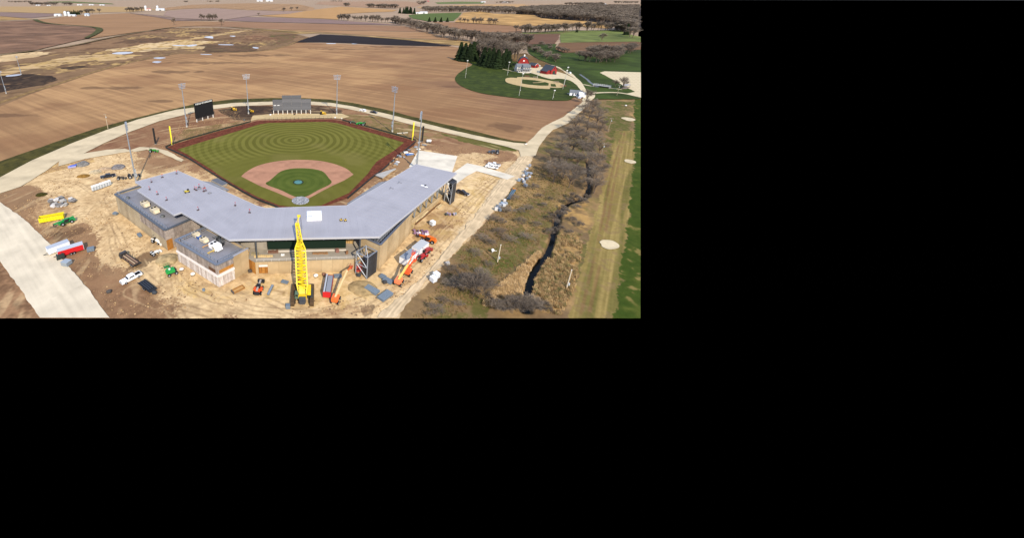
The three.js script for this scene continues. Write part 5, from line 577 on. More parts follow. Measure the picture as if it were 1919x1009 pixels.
{ const a = [-63.03,-109.51,2.49,9.46], t = thing('lumber_truck', 'dark flatbed truck loaded with lumber above the white pickup', 'truck', [a[0], 0.02, a[1]], a[2]), L = a[3]; part(t, 'bed', [bx(L, 0.25, 2.4, 0, 0.95, 0)], M('#2a2725', 0.8)); part(t, 'cab', [prism([[L / 2 - 1.6, 0.7], [L / 2 - 1.6, 2.2], [L / 2 - 0.5, 2.2], [L / 2 + 0.1, 1.4], [L / 2 + 0.2, 0.7]], 2.1)], M('#33302f', 0.5)); part(t, 'windscreen', [beam([L / 2 - 0.48, 2.15, 0], [L / 2 + 0.1, 1.45, 0], 1.9, 0.06)], glass); for (let i = 0; i < 5; i++) part(t, 'lumber', [bx(L - 2.4, 0.25, 0.32, -0.9, 1.22 + (i % 2) * 0.25, -0.9 + i * 0.42)], M(['#6d5546', '#a58f73', '#5b4a40', '#8d7460', '#4c3d36'][i], 0.9)); part(t, 'stake', [-1, 1].map(s => [-2, 0, 1.5].map(x => bx(0.1, 0.9, 0.1, x, 1.5, s * 1.22))), M('#1e1e1e')); wheels(t, [[L / 2 - 0.8, 1], [L / 2 - 0.8, -1], [-L / 2 + 1.2, 1], [-L / 2 + 1.2, -1], [-L / 2 + 2.3, 1], [-L / 2 + 2.3, -1]], 0.45, 0.3); }
function flatTrailer(a, col, label) { const t = thing('flatbed_trailer', label, 'trailer', [a[0], 0.02, a[1]], a[2]), L = a[3]; part(t, 'deck', [bx(L, 0.14, 2.2, 0, 0.62, 0)], M(col, 0.7)); part(t, 'side_rail', [-1, 1].map(s => bx(L, 0.25, 0.1, 0, 0.8, s * 1.1)), M('#1a1c20', 0.6)); for (const s of [-0.6, 0, 0.6]) part(t, 'cargo', [bx(L * 0.75, 0.3, 0.4, -0.2, 0.85, s)], M('#20242c', 0.6)); part(t, 'drawbar', [bar([L / 2, 0.55, 0.7], [L / 2 + 1.3, 0.5, 0], 0.07), bar([L / 2, 0.55, -0.7], [L / 2 + 1.3, 0.5, 0], 0.07)], M('#1a1a1a')); wheels(t, [[-0.3, 1.15], [0.6, 1.15], [-0.3, -1.15], [0.6, -1.15]], 0.36, 0.22); }
flatTrailer([-52.09,-96.65,-0.67,6.92], '#171a20', 'black flatbed trailer below the white pickup truck');
{ const a = [-24.44,-95.79,-2.43,3.26], t = thing('wooden_pallet_box', 'low brown wooden form box on the sand before the front block', 'box', [a[0], 0, a[1]], a[2]); for (const z of [-0.75, 0.75]) part(t, 'side_board', [bx(3.6, 0.45, 0.12, 0, 0.25, z)], M('#8b6236', 0.85)); for (const x of [-1.75, 1.75]) part(t, 'end_board', [bx(0.12, 0.45, 1.4, x, 0.25, 0)], M('#8b6236', 0.85)); part(t, 'floor_board', [bx(3.4, 0.08, 1.4, 0, 0.1, 0)], M('#b08a55', 0.9)); part(t, 'end_bar', [bx(0.3, 0.5, 1.7, 2.0, 0.3, 0)], M('#4a4540')); }
{ const p = [-86.92,-111.35], t = thing('generator', 'dark green generator set beside the red trailer', 'generator', [p[0], 0, p[1]], 0.7); part(t, 'housing', [bx(2.2, 1.4, 1.4, 0, 1.0, 0)], M('#1f2c28', 0.6)); part(t, 'exhaust', [bar([0.6, 1.7, 0], [0.6, 2.2, 0], 0.08)], M('#333')); part(t, 'skid', [bx(2.5, 0.3, 1.5, 0, 0.15, 0)], M('#191a1a')); const q = [-82.9,-107.88], u = thing('storage_box', 'grey steel storage box in front of the generator', 'box', [q[0], 0, q[1]], -0.25); part(u, 'body', [bx(2.4, 1.3, 2.1, 0, 0.75, 0)], M('#7d868c', 0.6)); part(u, 'lid', [bx(2.5, 0.1, 2.2, 0, 1.46, 0)], M('#8a949b', 0.6)); part(u, 'runner', [bx(2.4, 0.1, 0.2, 0, 0.05, 0.8), bx(2.4, 0.1, 0.2, 0, 0.05, -0.8)], M('#333')); }
// telehandlers, tractors, skid loaders
function telehandler(a, col, label, L = 5.4) { const t = thing('telehandler', label, 'telehandler', [a[0], 0.02, a[1]], a[2]), b = M(col, 0.5); part(t, 'chassis', [prism([[-L / 2, 0.6], [-L / 2, 1.4], [-0.6, 1.5], [L / 2 - 0.6, 1.1], [L / 2 - 0.2, 0.6]], 1.5)], b); part(t, 'engine_cover', [bx(2.2, 0.8, 0.7, -0.2, 1.4, 0.85)], b); const c = part(t, 'cab', [prism([[-0.6, 1.1], [-0.6, 2.4], [0.4, 2.4], [0.9, 1.3], [0.9, 1.1]], 0.85).translate(0, 0, -0.75)], M('#23282b', 0.3)); part(c, 'cab_roof', [bx(1.3, 0.08, 0.95, -0.05, 2.45, -0.75)], b); part(t, 'boom', [beam([-L / 2 + 0.2, 2.0, 0.1], [L / 2 + 1.2, 1.3, 0.1], 0.45, 0.5)], b); part(t, 'fork', [bx(1.3, 0.08, 0.14, L / 2 + 1.9, 0.5, 0.4), bx(1.3, 0.08, 0.14, L / 2 + 1.9, 0.5, -0.3), bx(0.15, 1.1, 1.3, L / 2 + 1.25, 0.95, 0.05)], M('#26282a', 0.6)); wheels(t, [[1.5, 0.95], [1.5, -0.95], [-1.6, 0.95], [-1.6, -0.95]], 0.68, 0.45); }
telehandler([-98.12,-133.56,-2.35,6.08], '#13803c', 'green telehandler next to the yellow dumpster', 6.0); telehandler([38.98,-121.31,2.5,3.41], '#cf6a1c', 'orange telehandler above the pale office trailers', 5.2);
function tractor(p, ry, col, label, s = 1) { const t = thing('compact_tractor', label, 'tractor', [p[0], 0.02, p[1]], ry); t.scale.setScalar(s); const b = M(col, 0.5); part(t, 'hood', [prism([[0.2, 0.8], [0.2, 1.5], [1.8, 1.35], [1.9, 0.7]], 0.8, 0.04)], b); part(t, 'fender', [-1, 1].map(z => bx(1.1, 0.15, 0.5, -0.8, 1.5, z * 0.75)), b); part(t, 'seat', [bx(0.5, 0.5, 0.55, -0.7, 1.45, 0)], M('#1c1c1c')); part(t, 'roll_bar', [bar([-1.1, 1.2, 0.55], [-1.1, 2.5, 0.55], 0.05), bar([-1.1, 1.2, -0.55], [-1.1, 2.5, -0.55], 0.05), bar([-1.1, 2.5, -0.55], [-1.1, 2.5, 0.55], 0.05)], M('#222')); part(t, 'loader', [beam([0.2, 1.2, 0.6], [2.6, 0.7, 0.6], 0.14, 0.2), beam([0.2, 1.2, -0.6], [2.6, 0.7, -0.6], 0.14, 0.2), bx(0.6, 0.7, 1.7, 2.8, 0.5, 0)], b); wheels(t, [[1.4, 0.65], [1.4, -0.65]], 0.42, 0.28); wheels(t, [[-0.8, 0.75], [-0.8, -0.75]], 0.72, 0.4); }
tractor([29.05,-262.76], 2.6, '#1c8a2e', 'green tractor on the grass behind right centre field', 1.35); tractor([-95.2,-210.91], 0.1, '#2c7a24', 'green mower on the path near the left field corner', 1.1); tractor([21.69,-267.82], 0.3, '#35523a', 'dull green roller outside the right centre fence', 0.9);
tractor([-91.46,-176.09], 0.6, '#24272c', 'dark compact loader nearest the left roof corner', 1.2); tractor([-96.31,-174.24], 0.2, '#3a3229', 'small dark machine right of the dark blue pickup', 0.9); tractor([-58.38,-120.63], -0.5, '#d8d6cf', 'white and brown compact loader beside the left block wall', 1.1); tractor([-56.31,-113.29], 0.9, '#d5d8d6', 'small white utility cart near the near corner of the left block', 0.8);
tractor([98.58,-208.81], 2.8, '#3c4550', 'dark compact machine with a pale bucket above the two white pickups', 1.2);
tractor([33.45,-110.32], 0.8, '#a3201f', 'red machine beside the white office trailers', 1.1); tractor([35.68,-113.6], 0.8, '#94302a', 'red brown machine right of the pale office trailer', 1.2);
function dozer(p, ry, label) { const t = thing('bulldozer', label, 'bulldozer', [p[0], 0.02, p[1]], ry), b = M('#cba21d', 0.6); part(t, 'hood', [bx(2.0, 1.0, 1.2, 0.6, 1.4, 0)], b); part(t, 'cab', [bx(1.2, 1.3, 1.3, -0.8, 2.0, 0)], M('#2b2b26', 0.4)); part(t, 'cab_roof', [bx(1.5, 0.12, 1.5, -0.8, 2.7, 0)], b); part(t, 'blade', [bx(0.3, 1.2, 3.4, 2.5, 0.65, 0)], b); part(t, 'push_arm', [-1, 1].map(z => beam([0, 0.6, z * 1.3], [2.4, 0.5, z * 1.3], 0.2, 0.25)), b); for (const z of [-1, 1]) part(t, 'track', [prism([[-1.7, 0.1], [-1.9, 0.5], [-1.6, 0.95], [1.5, 0.95], [1.8, 0.5], [1.6, 0.1]], 0.55).translate(0, 0, z * 0.95)], M('#26231d', 0.9)); }
dozer([-67.96,-302.29], 0.25, 'yellow bulldozer on black soil right of the video board'); dozer([-53.47,-295.23], 1.2, 'small yellow machine at the foot of the floodlight tower'); dozer([1.61,-290.7], 0.1, 'yellow machine just right of the grey board');
{ const p = [-18.26,-94.96], t = thing('skid_loader', 'orange and black skid loader left of the crane', 'loader', [p[0], 0.02, p[1]], 1.45), b = M('#d4521a', 0.5); part(t, 'body', [bx(2.2, 1.0, 1.5, -0.5, 1.0, 0)], b); part(t, 'cab', [bx(1.2, 1.2, 1.1, 0.2, 1.7, 0)], M('#17181a', 0.4)); part(t, 'boom', [beam([-1.8, 1.9, 0], [2.8, 2.0, 0], 0.5, 0.4)], M('#9c9186', 0.6)); part(t, 'attachment', [bx(0.8, 0.9, 2.0, 3.2, 1.3, 0)], M('#191a1c', 0.7)); part(t, 'counterweight', [bx(0.7, 0.8, 1.4, -1.9, 0.9, 0)], M('#1c1c1e')); part(t, 'fender', [-1, 1].map(z => bx(1.3, 0.5, 0.5, -0.4, 1.3, z * 1.05)), b); wheels(t, [[1.0, 1.0], [1.0, -1.0], [-1.3, 1.0], [-1.3, -1.0]], 0.6, 0.42); }
// boom lifts
function boomLift(p, ry, bodyCol, boomCol, elbow, tip, label, basketCol = bodyCol) {  // elbow, tip: world points
  const t = thing('boom_lift', label, 'boom lift', [p[0], 0.02, p[1]], ry), b = M(bodyCol, 0.5), q = new THREE.Matrix4().makeRotationY(-ry), loc = (v) => { const r = new THREE.Vector3(v[0] - p[0], v[1], v[2] - p[1]).applyMatrix4(q); return [r.x, r.y, r.z]; };
  part(t, 'chassis', [bx(2.6, 0.45, 1.5, 0, 0.75, 0)], M('#3a3632', 0.7)); part(t, 'turret', [bx(2.3, 0.9, 1.9, -0.3, 1.5, 0), bx(0.8, 0.6, 1.7, -1.4, 1.4, 0)], b); wheels(t, [[1.1, 1.0], [1.1, -1.0], [-1.1, 1.0], [-1.1, -1.0]], 0.5, 0.35);
  const e = loc(elbow), k = loc(tip); part(t, 'boom', [beam([-0.6, 1.9, 0], e, 0.5, 0.55)], M(boomCol, 0.5)); part(t, 'upper_boom', [beam(e, k, 0.34, 0.38)], M(bodyCol, 0.5)); part(t, 'lift_cylinder', [bar([0.3, 1.6, 0], [(e[0] - 0.6) * 0.4, (e[1] + 1.9) * 0.42, e[2] * 0.4], 0.12)], M('#2a2a2a'));
  const bk = part(t, 'basket', [bx(1.7, 0.12, 0.9, k[0], k[1] - 0.3, k[2])], M(basketCol, 0.6)); part(bk, 'basket_rail', [bx(1.7, 0.08, 0.06, k[0], k[1] + 0.7, k[2] + 0.42), bx(1.7, 0.08, 0.06, k[0], k[1] + 0.7, k[2] - 0.42), ...[-0.8, 0, 0.8].flatMap(x => [0.42, -0.42].map(z => bx(0.06, 1, 0.06, k[0] + x, k[1] + 0.2, k[2] + z)))], M(basketCol, 0.6)); }
const V3 = (p, y) => [p[0], y, p[1]];
boomLift([-46.8,-103.12], 0.6, '#178a3a', '#c8cfc8', V3([-47.41,-102.93], 2.4), V3([-49.19,-105.19], 1.5), 'green boom lift parked left of the front block', '#1c6b35');
boomLift([4.46,-90.92], 1.25, '#d9682c', '#c7ae7c', V3([8.23,-98.89], 4.5), V3([9.63,-102.15], 3.6), 'orange boom lift with a tan boom right of the red trailer', '#b0483a');
boomLift([24,-98.55], 1.0, '#e07a4c', '#d6b35c', V3([27.24,-102.41], 4), V3([29.28,-104.61], 7), 'salmon boom lift with a long yellow and red boom', '#c4402f');
boomLift([27.71,-103.12], 1.0, '#d75726', '#d75726', V3([28.25,-103.08], 3.5), V3([29.92,-104.87], 4.2), 'orange boom lift close to the white office trailer', '#d75726');
{ // tangle of a red articulated lift inside the stair tower corner
  const p = [12.28,-104.45], t = thing('scissor_lift', 'red scissor lift beside the open stair tower', 'scissor lift', [p[0], 0, p[1]], 0.3); part(t, 'base', [bx(2.2, 0.6, 1.1, 0, 0.55, 0)], M('#a8352e', 0.6)); part(t, 'scissor', [0.9, 1.3].flatMap(y => [beam([-0.8, y, 0.4], [0.8, y + 0.4, 0.4], 0.08, 0.1), beam([0.8, y, -0.4], [-0.8, y + 0.4, -0.4], 0.08, 0.1)]), M('#2c2c2c')); part(t, 'platform', [bx(2.2, 0.12, 1.1, 0, 1.8, 0)], M('#b4483f', 0.6)); part(t, 'guard_rail', [bx(2.2, 0.06, 0.06, 0, 2.7, 0.5), bx(2.2, 0.06, 0.06, 0, 2.7, -0.5), ...[-1.05, 1.05].flatMap(x => [0.5, -0.5].map(z => bx(0.06, 0.9, 0.06, x, 2.3, z)))], M('#c25046', 0.6)); wheels(t, [[0.8, 0.5], [0.8, -0.5], [-0.8, 0.5], [-0.8, -0.5]], 0.25, 0.18); }
// crawler crane with a yellow lattice boom leaning away from the camera
{ const c = [-5.1,-91.57], t = thing('crawler_crane', 'yellow crawler crane with a wide lattice boom before the concourse', 'crane', [c[0], 0, c[1]]), Y = M('#d8bd1e', 0.55), Yd = M('#c2a51a', 0.6), L = (v) => [v[0] - c[0], v[1], v[2] - c[1]];
  for (const s of [-1, 1]) { const k = part(t, 'crawler_track', [prism([[-4.3, 0.35], [-4.0, 0.05], [4.0, 0.05], [4.3, 0.35], [4.3, 0.95], [4.0, 1.25], [-4.0, 1.25], [-4.3, 0.95]], 1.15).rotateY(Math.PI / 2).translate(s * 2.75, 0, -1.2)], M('#4a3a28', 0.9)); part(k, 'track_frame', [bx(0.3, 0.5, 7, s * 2.05, 0.7, -1.2)], M('#22211f')); for (let i = 0; i < 18; i++) part(k, 'track_shoe', [bx(1.2, 0.06, 0.36, s * 2.75, 1.28, -5.1 + i * 0.455)], M(i % 2 ? '#594733' : '#4d3d2b', 0.9)); }
  part(t, 'car_body', [bx(4.2, 0.7, 2.4, 0, 0.9, -1.2)], M('#2a2a28')); part(t, 'turntable', [cyl(1.4, 1.4, 0.4, 0, 1.45, -1.2, 20)], M('#222'));
  part(t, 'upper_works', [bx(2.4, 1.3, 4.2, 0.1, 2.3, -0.6)], Yd); part(t, 'machinery_deck', [bx(1.0, 1.0, 3.4, 1.9, 2.2, -1.6)], Y); part(t, 'counterweight', [bx(1.9, 1.5, 1.0, 0.1, 1.9, 2.3), bx(1.5, 1.0, 0.5, 0.1, 1.6, 2.95)], M('#3a3d42', 0.6));
  const cab = part(t, 'operator_cab', [bx(1.0, 1.6, 1.6, -1.6, 2.4, 0.7)], M('#4f6450', 0.4)); part(cab, 'window', [bx(1.02, 0.7, 1.3, -1.6, 2.75, 0.7), bx(0.7, 0.6, 1.62, -1.6, 2.75, 0.7)], glass); part(t, 'side_walkway', [bx(0.7, 0.12, 4, 2.7, 1.7, -0.8)], M('#33352f'));
  // boom as a square lattice that tapers to a neck, then a narrow head section
  const foot = [0.1, 2.4, 0.4], neck = L(V3([-6.08,-101.25], 13)), head = L(V3([-7.15,-107.31], 15.6)), tip = L(V3([-6.78,-110.32], 16.9));
  const boomSec = (a, b, wa, wb, da, db, n, name) => { const A = new THREE.Vector3(...a), B = new THREE.Vector3(...b), ax = B.clone().sub(A).normalize(), X = new THREE.Vector3(1, 0, 0), N = new THREE.Vector3().crossVectors(X, ax).normalize(); const pt = (f, i) => { const w = wa + (wb - wa) * f, d = da + (db - da) * f, q = A.clone().lerp(B, f); const sx = i & 1 ? 1 : -1, sn = i & 2 ? 1 : -1; return q.addScaledVector(X, sx * w / 2).addScaledVector(N, sn * d / 2).toArray(); };
    for (let i = 0; i < 4; i++) part(t, name, [beam(pt(0, i), pt(1, i), 0.3, 0.3)], Y);
    for (let k = 0; k < n; k++) for (const [i, j] of [[0, 1], [2, 3], [0, 2], [1, 3]]) part(t, 'lattice_bar', [beam(pt(k / n, k % 2 ? i : j), pt((k + 1) / n, k % 2 ? j : i), 0.15, 0.15), beam(pt(k / n, i), pt(k / n, j), 0.15, 0.15)], Y); };
  const A = new THREE.Vector3(...foot), B = new THREE.Vector3(...neck), mid = A.clone().lerp(B, 0.16).toArray(), up = A.clone().lerp(B, 0.86).toArray();
  boomSec(foot, mid, 2.1, 3.0, 1.2, 2.0, 3, 'boom_chord'); boomSec(mid, up, 3.0, 3.0, 2.0, 2.0, 11, 'boom_chord'); boomSec(up, neck, 3.0, 1.5, 2.0, 1.2, 3, 'boom_chord'); boomSec(neck, head, 1.4, 1.0, 1.2, 0.8, 5, 'boom_chord');
  part(t, 'boom_head', [bx(1.3, 0.7, 1.0, ...head)], Y); part(t, 'boom_face_plate', [beam([foot[0], foot[1] + 0.3, foot[2] + 0.7], [mid[0], mid[1] + 0.3, mid[2] + 0.8], 1.8, 0.12)], Yd);
  part(t, 'mast', [beam([head[0] + 0.3, head[1], head[2]], tip, 0.16, 0.16), beam([head[0] - 0.3, head[1], head[2]], tip, 0.16, 0.16)], Y); part(t, 'mast_head', [bx(1.0, 0.5, 0.7, ...tip)], Y);
  part(t, 'pendant_rope', [-0.5, 0.5].map(x => bar([tip[0] + x, tip[1], tip[2]], [x * 2, 3, 1.6], 0.045)), M('#3a3c3e', 0.6)); part(t, 'hoist_rope', [bar([tip[0] + 0.6, tip[1], tip[2]], [tip[0] + 0.9, RH + 0.1, tip[2] - 1], 0.04)], M('#2f3133', 0.6)); part(t, 'red_hook_block', [bx(0.5, 0.8, 0.4, -0.9, 5.2, -2.6)], M('#a03a22', 0.6)); }

// ---------------------------------------------------------------- site clutter
{ const a = [-102.81,-162.17], b = [-98.41,-168.03]; let proto; const n = 7, ry = Math.atan2(-(b[1] - a[1]), b[0] - a[0]); for (let i = 0; i < n; i++) { const p = [a[0] + (b[0] - a[0]) * i / (n - 1), 0, a[1] + (b[1] - a[1]) * i / (n - 1)];
    if (!proto) { proto = thing('portable_toilet', 'leftmost white grey portable toilet in the row of seven', 'portable toilet', p, ry, 'row of portable toilets'); part(proto, 'cabin', [bx(1.15, 2.0, 1.15, 0, 1.1, 0)], M('#c2c7ca', 0.5)); part(proto, 'roof', [prism([[-0.6, 2.1], [-0.5, 2.3], [0.5, 2.3], [0.6, 2.1]], 1.2)], M('#e3e6e8', 0.5)); part(proto, 'door', [bx(0.7, 1.7, 0.05, 0, 1.05, 0.6)], M('#8f979c', 0.5)); part(proto, 'skid', [bx(1.2, 0.12, 1.2, 0, 0.06, 0)], M('#333')); } else copy(proto, p, ry, `${['', 'second', 'third', 'middle', 'fifth', 'sixth', 'right end'][i]} white grey portable toilet, counted from the left of the row of seven`); } }
function heap(name, p, rx, rz, h, mat, label, ry = 0) { const g = new THREE.SphereGeometry(1, 28, 12, 0, Math.PI * 2, 0, Math.PI / 2), q = g.attributes.position; for (let i = 0; i < q.count; i++) { const x = q.getX(i), y = q.getY(i), z = q.getZ(i), k = 1 + 0.35 * (fbm(x * 2 + p[0], z * 2 + y * 2 + p[1], 3) - 0.5); q.setXYZ(i, x * rx * k, Math.pow(y, 1.3) * h * k, z * rz * k); } g.computeVertexNormals(); return solo(name, [g], mat, label, 'heap', [p[0], -0.2, p[1]], ry); }
heap('gravel_heap', [-125.21,-192.89], 3.6, 3.4, 1.8, MT('#8e8d8b', tSoil, 4, 1, 'gh'), 'grey gravel heap beside the blue tarpaulin'); heap('gravel_heap', [-104.44,-189.31], 3.6, 3.4, 1.4, MT('#908c8c', tSoil, 4, 1, 'gh2'), 'grey gravel heap in a dark ring near the left floodlight tower'); heap('sand_heap', [-112.92,-182.83], 3.2, 2.6, 1.0, MT('#d9c7a4', tSoil, 5, 1, 'sh'), 'pale sand heap, left one of two'); heap('sand_heap', [-109.95,-186.54], 3.4, 2.6, 1.0, MT('#d3b897', tSoil, 5, 1, 'sh2'), 'pinkish sand heap, right one of two'); heap('sand_heap', [-116.31,-178.29], 3.2, 2.2, 0.9, MT('#a27c3f', tSoil, 5, 1, 'sh3'), 'golden brown sand heap left of the dark blue pickup'); heap('sand_heap', [-50.99,-110.61], 3.6, 3.6, 1.5, MT('#c6b086', tSoil, 9, 1, 'sh4'), 'tall sand heap between the left and front blocks'); heap('sand_heap', [12.87,-96.61], 4.4, 3.6, 0.75, MT('#c0a678', tSoil, 9, 1, 'sh5'), 'broad sand heap between the orange lift and the steel decks'); heap('brush_heap', [-123.99,-158.19], 2.4, 1.8, 0.9, MT('#4f4a24', tGrass, 3, 1, 'br'), 'olive brush heap above the rubble heap');
{ const p = [-128.2,-189.31], t = thing('blue_tarpaulin', 'blue tarpaulin over a low stack beside the gravel heap', 'tarpaulin', [p[0], 0, p[1]], 0.55); part(t, 'stack', [bx(3.6, 0.7, 1.9, -0.1, 0.35, 0.2)], M('#8f90b5', 0.7)); part(t, 'sheet', [bx(3.2, 0.12, 1.6, 0.5, 0.76, -0.2, 0, 0.06)], M('#2b4fb5', 0.5)); }
{ const c = [-110.74,-151.18], tn = ['#7d7b79', '#98958f', '#686562', '#b5b2ae', '#55504d'].map(x => M(x, 0.9)); for (let k = 0; k < 26; k++) { const a = rr(0, 6.28), r = Math.sqrt(rnd()) * 4.4, x = c[0] + Math.cos(a) * r * 1.25, z = c[1] + Math.sin(a) * r, s = rr(0.5, 1.3), g = new THREE.DodecahedronGeometry(s, 0); const q = g.attributes.position; for (let i = 0; i < q.count; i++) { const h = 0.7 + 0.6 * hsh(Math.round(q.getX(i) * 50), Math.round(q.getZ(i) * 50 + q.getY(i) * 31 + k)); q.setXYZ(i, q.getX(i) * h * 1.2, q.getY(i) * h * 0.7, q.getZ(i) * h); } g.computeVertexNormals(); solo('rubble_block', [g], tn[k % 5], 'broken grey concrete lump in the rubble heap', 'rubble', [x, 0.35 * s + rr(0, 0.5) * (1 - r / 5), z], rr(0, 3), 'rubble heap behind the yellow dumpster'); } }
function stackOf(p, ry, n, dims, cols, name, label, cat) { const t = thing(name, label, cat, [p[0], 0.02, p[1]], ry); for (let i = 0; i < n; i++) part(t, 'sheet', [bx(dims[0], dims[1] * 0.9, dims[2], rr(-0.08, 0.08), dims[1] * (i + 0.5), rr(-0.08, 0.08), rr(-0.04, 0.04))], M(cols[i % cols.length], 0.6)); return t; }
for (const [p, ry, d, l] of [[[15.46,-95.43], -0.75, [4.2, 0.16, 2.2], 'stack of blue grey roof decking, left one of the crossed pair'], [[19.06,-92.91], 0.75, [4.6, 0.16, 2.3], 'stack of blue grey roof decking nearest the access road'], [[20.89,-99.54], -0.7, [2.8, 0.16, 2.0], 'stack of grey decking behind the salmon boom lift'], [[19.54,-101.56], -0.7, [1.8, 0.14, 1.6], 'small stack of grey decking at the wall corner'], [[5.52,-101.69], 0.1, [2.4, 0.18, 1.2], 'grey steel sheets between the red trailer and the wall'], [[-14.82,-95.43], 1.35, [4.2, 0.12, 0.6], 'long thin grey steel bundle left of the crane'], [[-10.82,-99.04], -0.4, [2.2, 0.12, 1.2], 'scattered grey plates left of the crane boom'], [[-9.02,-88.15], 0, [1.2, 0.3, 0.9], 'small grey plate left of the crane track'], [[-66.37,-125.12], -0.9, [2.6, 0.14, 1.2], 'grey steel sheets against the left block wall'], [[-82.65,-140.73], -0.3, [1.8, 0.2, 1.2], 'small grey stack at the far corner of the left block'], [[-79.24,-115.77], 0.4, [2.2, 0.3, 1.6], 'grey scrap stack right of the red trailer'], [[-34.69,-95.2], 0.2, [0.7, 0.2, 0.6], 'small grey object on the sand track below the front block']]) { const t = stackOf(p, ry, 4, d, ['#66727c', '#5c6872', '#707c86', '#616d77'], 'steel_sheet_stack', l, 'steel stack'); if (d[0] > 4) for (let i = 0; i < 7; i++) part(t, 'flute', [bx(d[0] * 0.98, 0.07, 0.08, 0, d[1] * 4 + 0.03, -d[2] / 2 + d[2] * (i + 0.5) / 7)], M('#7b8791', 0.5)); }
for (const [p, l] of [[[34.83,-99.66], 'white wrapped cube nearer the camera at the road edge'], [[36.21,-101.43], 'white wrapped cube behind its twin at the road edge'], [[43.18,-132.55], 'single white wrapped cube left of the access road'], [[-6.05,-98.79], 'dark crate just left of the crane boom']]) { const t = thing('wrapped_cube', l, 'pallet load', [p[0], 0, p[1]], 0.55), w = /dark/.test(l) ? '#2b2622' : '#c9d0d6'; part(t, 'load', [bx(1.7, 1.5, 1.6, 0, 0.92, 0)], M(w, 0.5)); part(t, 'cap', [bx(1.74, 0.06, 1.64, 0, 1.7, 0)], M(/dark/.test(l) ? '#3a342e' : '#e3e8ec', 0.5)); part(t, 'pallet', [bx(1.7, 0.15, 0.25, 0, 0.08, -0.65), bx(1.7, 0.15, 0.25, 0, 0.08, 0), bx(1.7, 0.15, 0.25, 0, 0.08, 0.65)], M('#8d7350')); }
{ const p = [41.67,-108.02], t = thing('concrete_block', 'single grey concrete block at the edge of the access road', 'block', [p[0], 0, p[1]], 0.4); part(t, 'block', [bx(1.3, 0.9, 0.9, 0, 0.45, 0)], M('#a3a09b', 0.9)); part(t, 'lifting_eye', [bar([-0.15, 0.9, 0], [0.15, 1.05, 0], 0.04)], M('#444')); }
// bundles of stone and pipe along the east side of the access road
{ const spots = [[992, 313], [987, 318], [983, 324], [980, 331], [985, 329], [989, 326], [992, 333], [986, 337], [978, 338], [972, 340], [981, 343], [994, 327], [984, 350], [945, 379], [940, 383], [936, 388], [943, 387], [932, 391], [929, 395], [936, 396], [947, 384]], pos = [[108.48,-189.67],[105.42,-186.2],[102.41,-182.17],[99.47,-177.66],[101.39,-178.93],[103.38,-180.86],[102,-176.4],[99.26,-173.94],[96.91,-173.33],[94.82,-172.13],[96.27,-170.35],[104.39,-180.21],[95.1,-166.32],[78.94,-151.18],[76.99,-149.28],[75.11,-146.94],[76.87,-147.41],[73.65,-145.57],[72.25,-143.78],[73.6,-143.34],[78.37,-148.8]];
  pos.forEach((p, i) => { const north = spots[i][1] < 360, t = thing('stone_pallet', north ? 'grey wrapped pallet in the cluster beside the upper access road' : 'grey white pallet in the cluster further down the access road', 'pallet load', [p[0], 0, p[1]], rr(0, 3), north ? 'pallets of the upper roadside cluster' : 'pallets of the lower roadside cluster'), w = rr(0.9, 1.4), h = rr(0.7, 1.3); part(t, 'load', [bx(w, h, rr(0.9, 1.3), 0, h / 2 + 0.14, 0)], M(['#8f959c', '#b5b8bb', '#6f757d', '#c9c5be', '#7d8fa0'][i % 5], 0.7)); part(t, 'pallet', [bx(w, 0.13, 1.0, 0, 0.07, 0)], M('#8a7252')); }); }
{ const a = [84.88,-158.03,-2.21,10.97], t = thing('pipe_bundle', 'long blue grey pipe bundle between the two roadside clusters', 'pipes', [a[0], 0, a[1]], a[2]); for (let i = 0; i < 6; i++) part(t, 'pipe', [bar([-a[3] / 2, 0.22 + (i > 3 ? 0.35 : 0), -0.6 + (i % 4) * 0.38], [a[3] / 2, 0.22 + (i > 3 ? 0.35 : 0), -0.6 + (i % 4) * 0.38], 0.18, 8)], M(i % 2 ? '#55707f' : '#42596a', 0.5)); part(t, 'orange_cap', [bx(0.6, 0.8, 1.4, -a[3] / 2 - 0.4, 0.4, 0)], M('#c07a26', 0.7)); }
{ const q = [['#8a6a86', '#b79ab0', '#6f5068'], [37.56,-126.19]], t = thing('purple_material_heap', 'purple wrapped material heaped behind the orange telehandler', 'material pile', [q[1][0], 0, q[1][1]]); for (let i = 0; i < 16; i++) part(t, 'bundle', [bx(rr(0.6, 1.6), rr(0.3, 0.9), rr(0.4, 0.9), rr(-2.6, 2.6), rr(0.3, 0.7), rr(-1.8, 1.8), rr(0, 3))], M(i % 5 === 4 ? '#dcd6d2' : q[0][i % 3], 0.7));
  const r = [52.95,-140.3], u = thing('purple_drum_group', 'lilac drums and a dark box in the sand right of the white cube', 'drums', [r[0], 0, r[1]]); for (let i = 0; i < 6; i++) part(u, i % 3 ? 'drum' : 'box', [i % 3 ? cyl(0.4, 0.4, 0.9, -2.4 + i * 0.8, 0.45, rr(-0.5, 0.5)) : bx(1, 0.7, 0.8, -2.2 + i, 0.36, 0.2, 0.3)], M(['#3c4340', '#93859c', '#8a7a92', '#55504f', '#a99fb2', '#7d8a90'][i], 0.7)); }
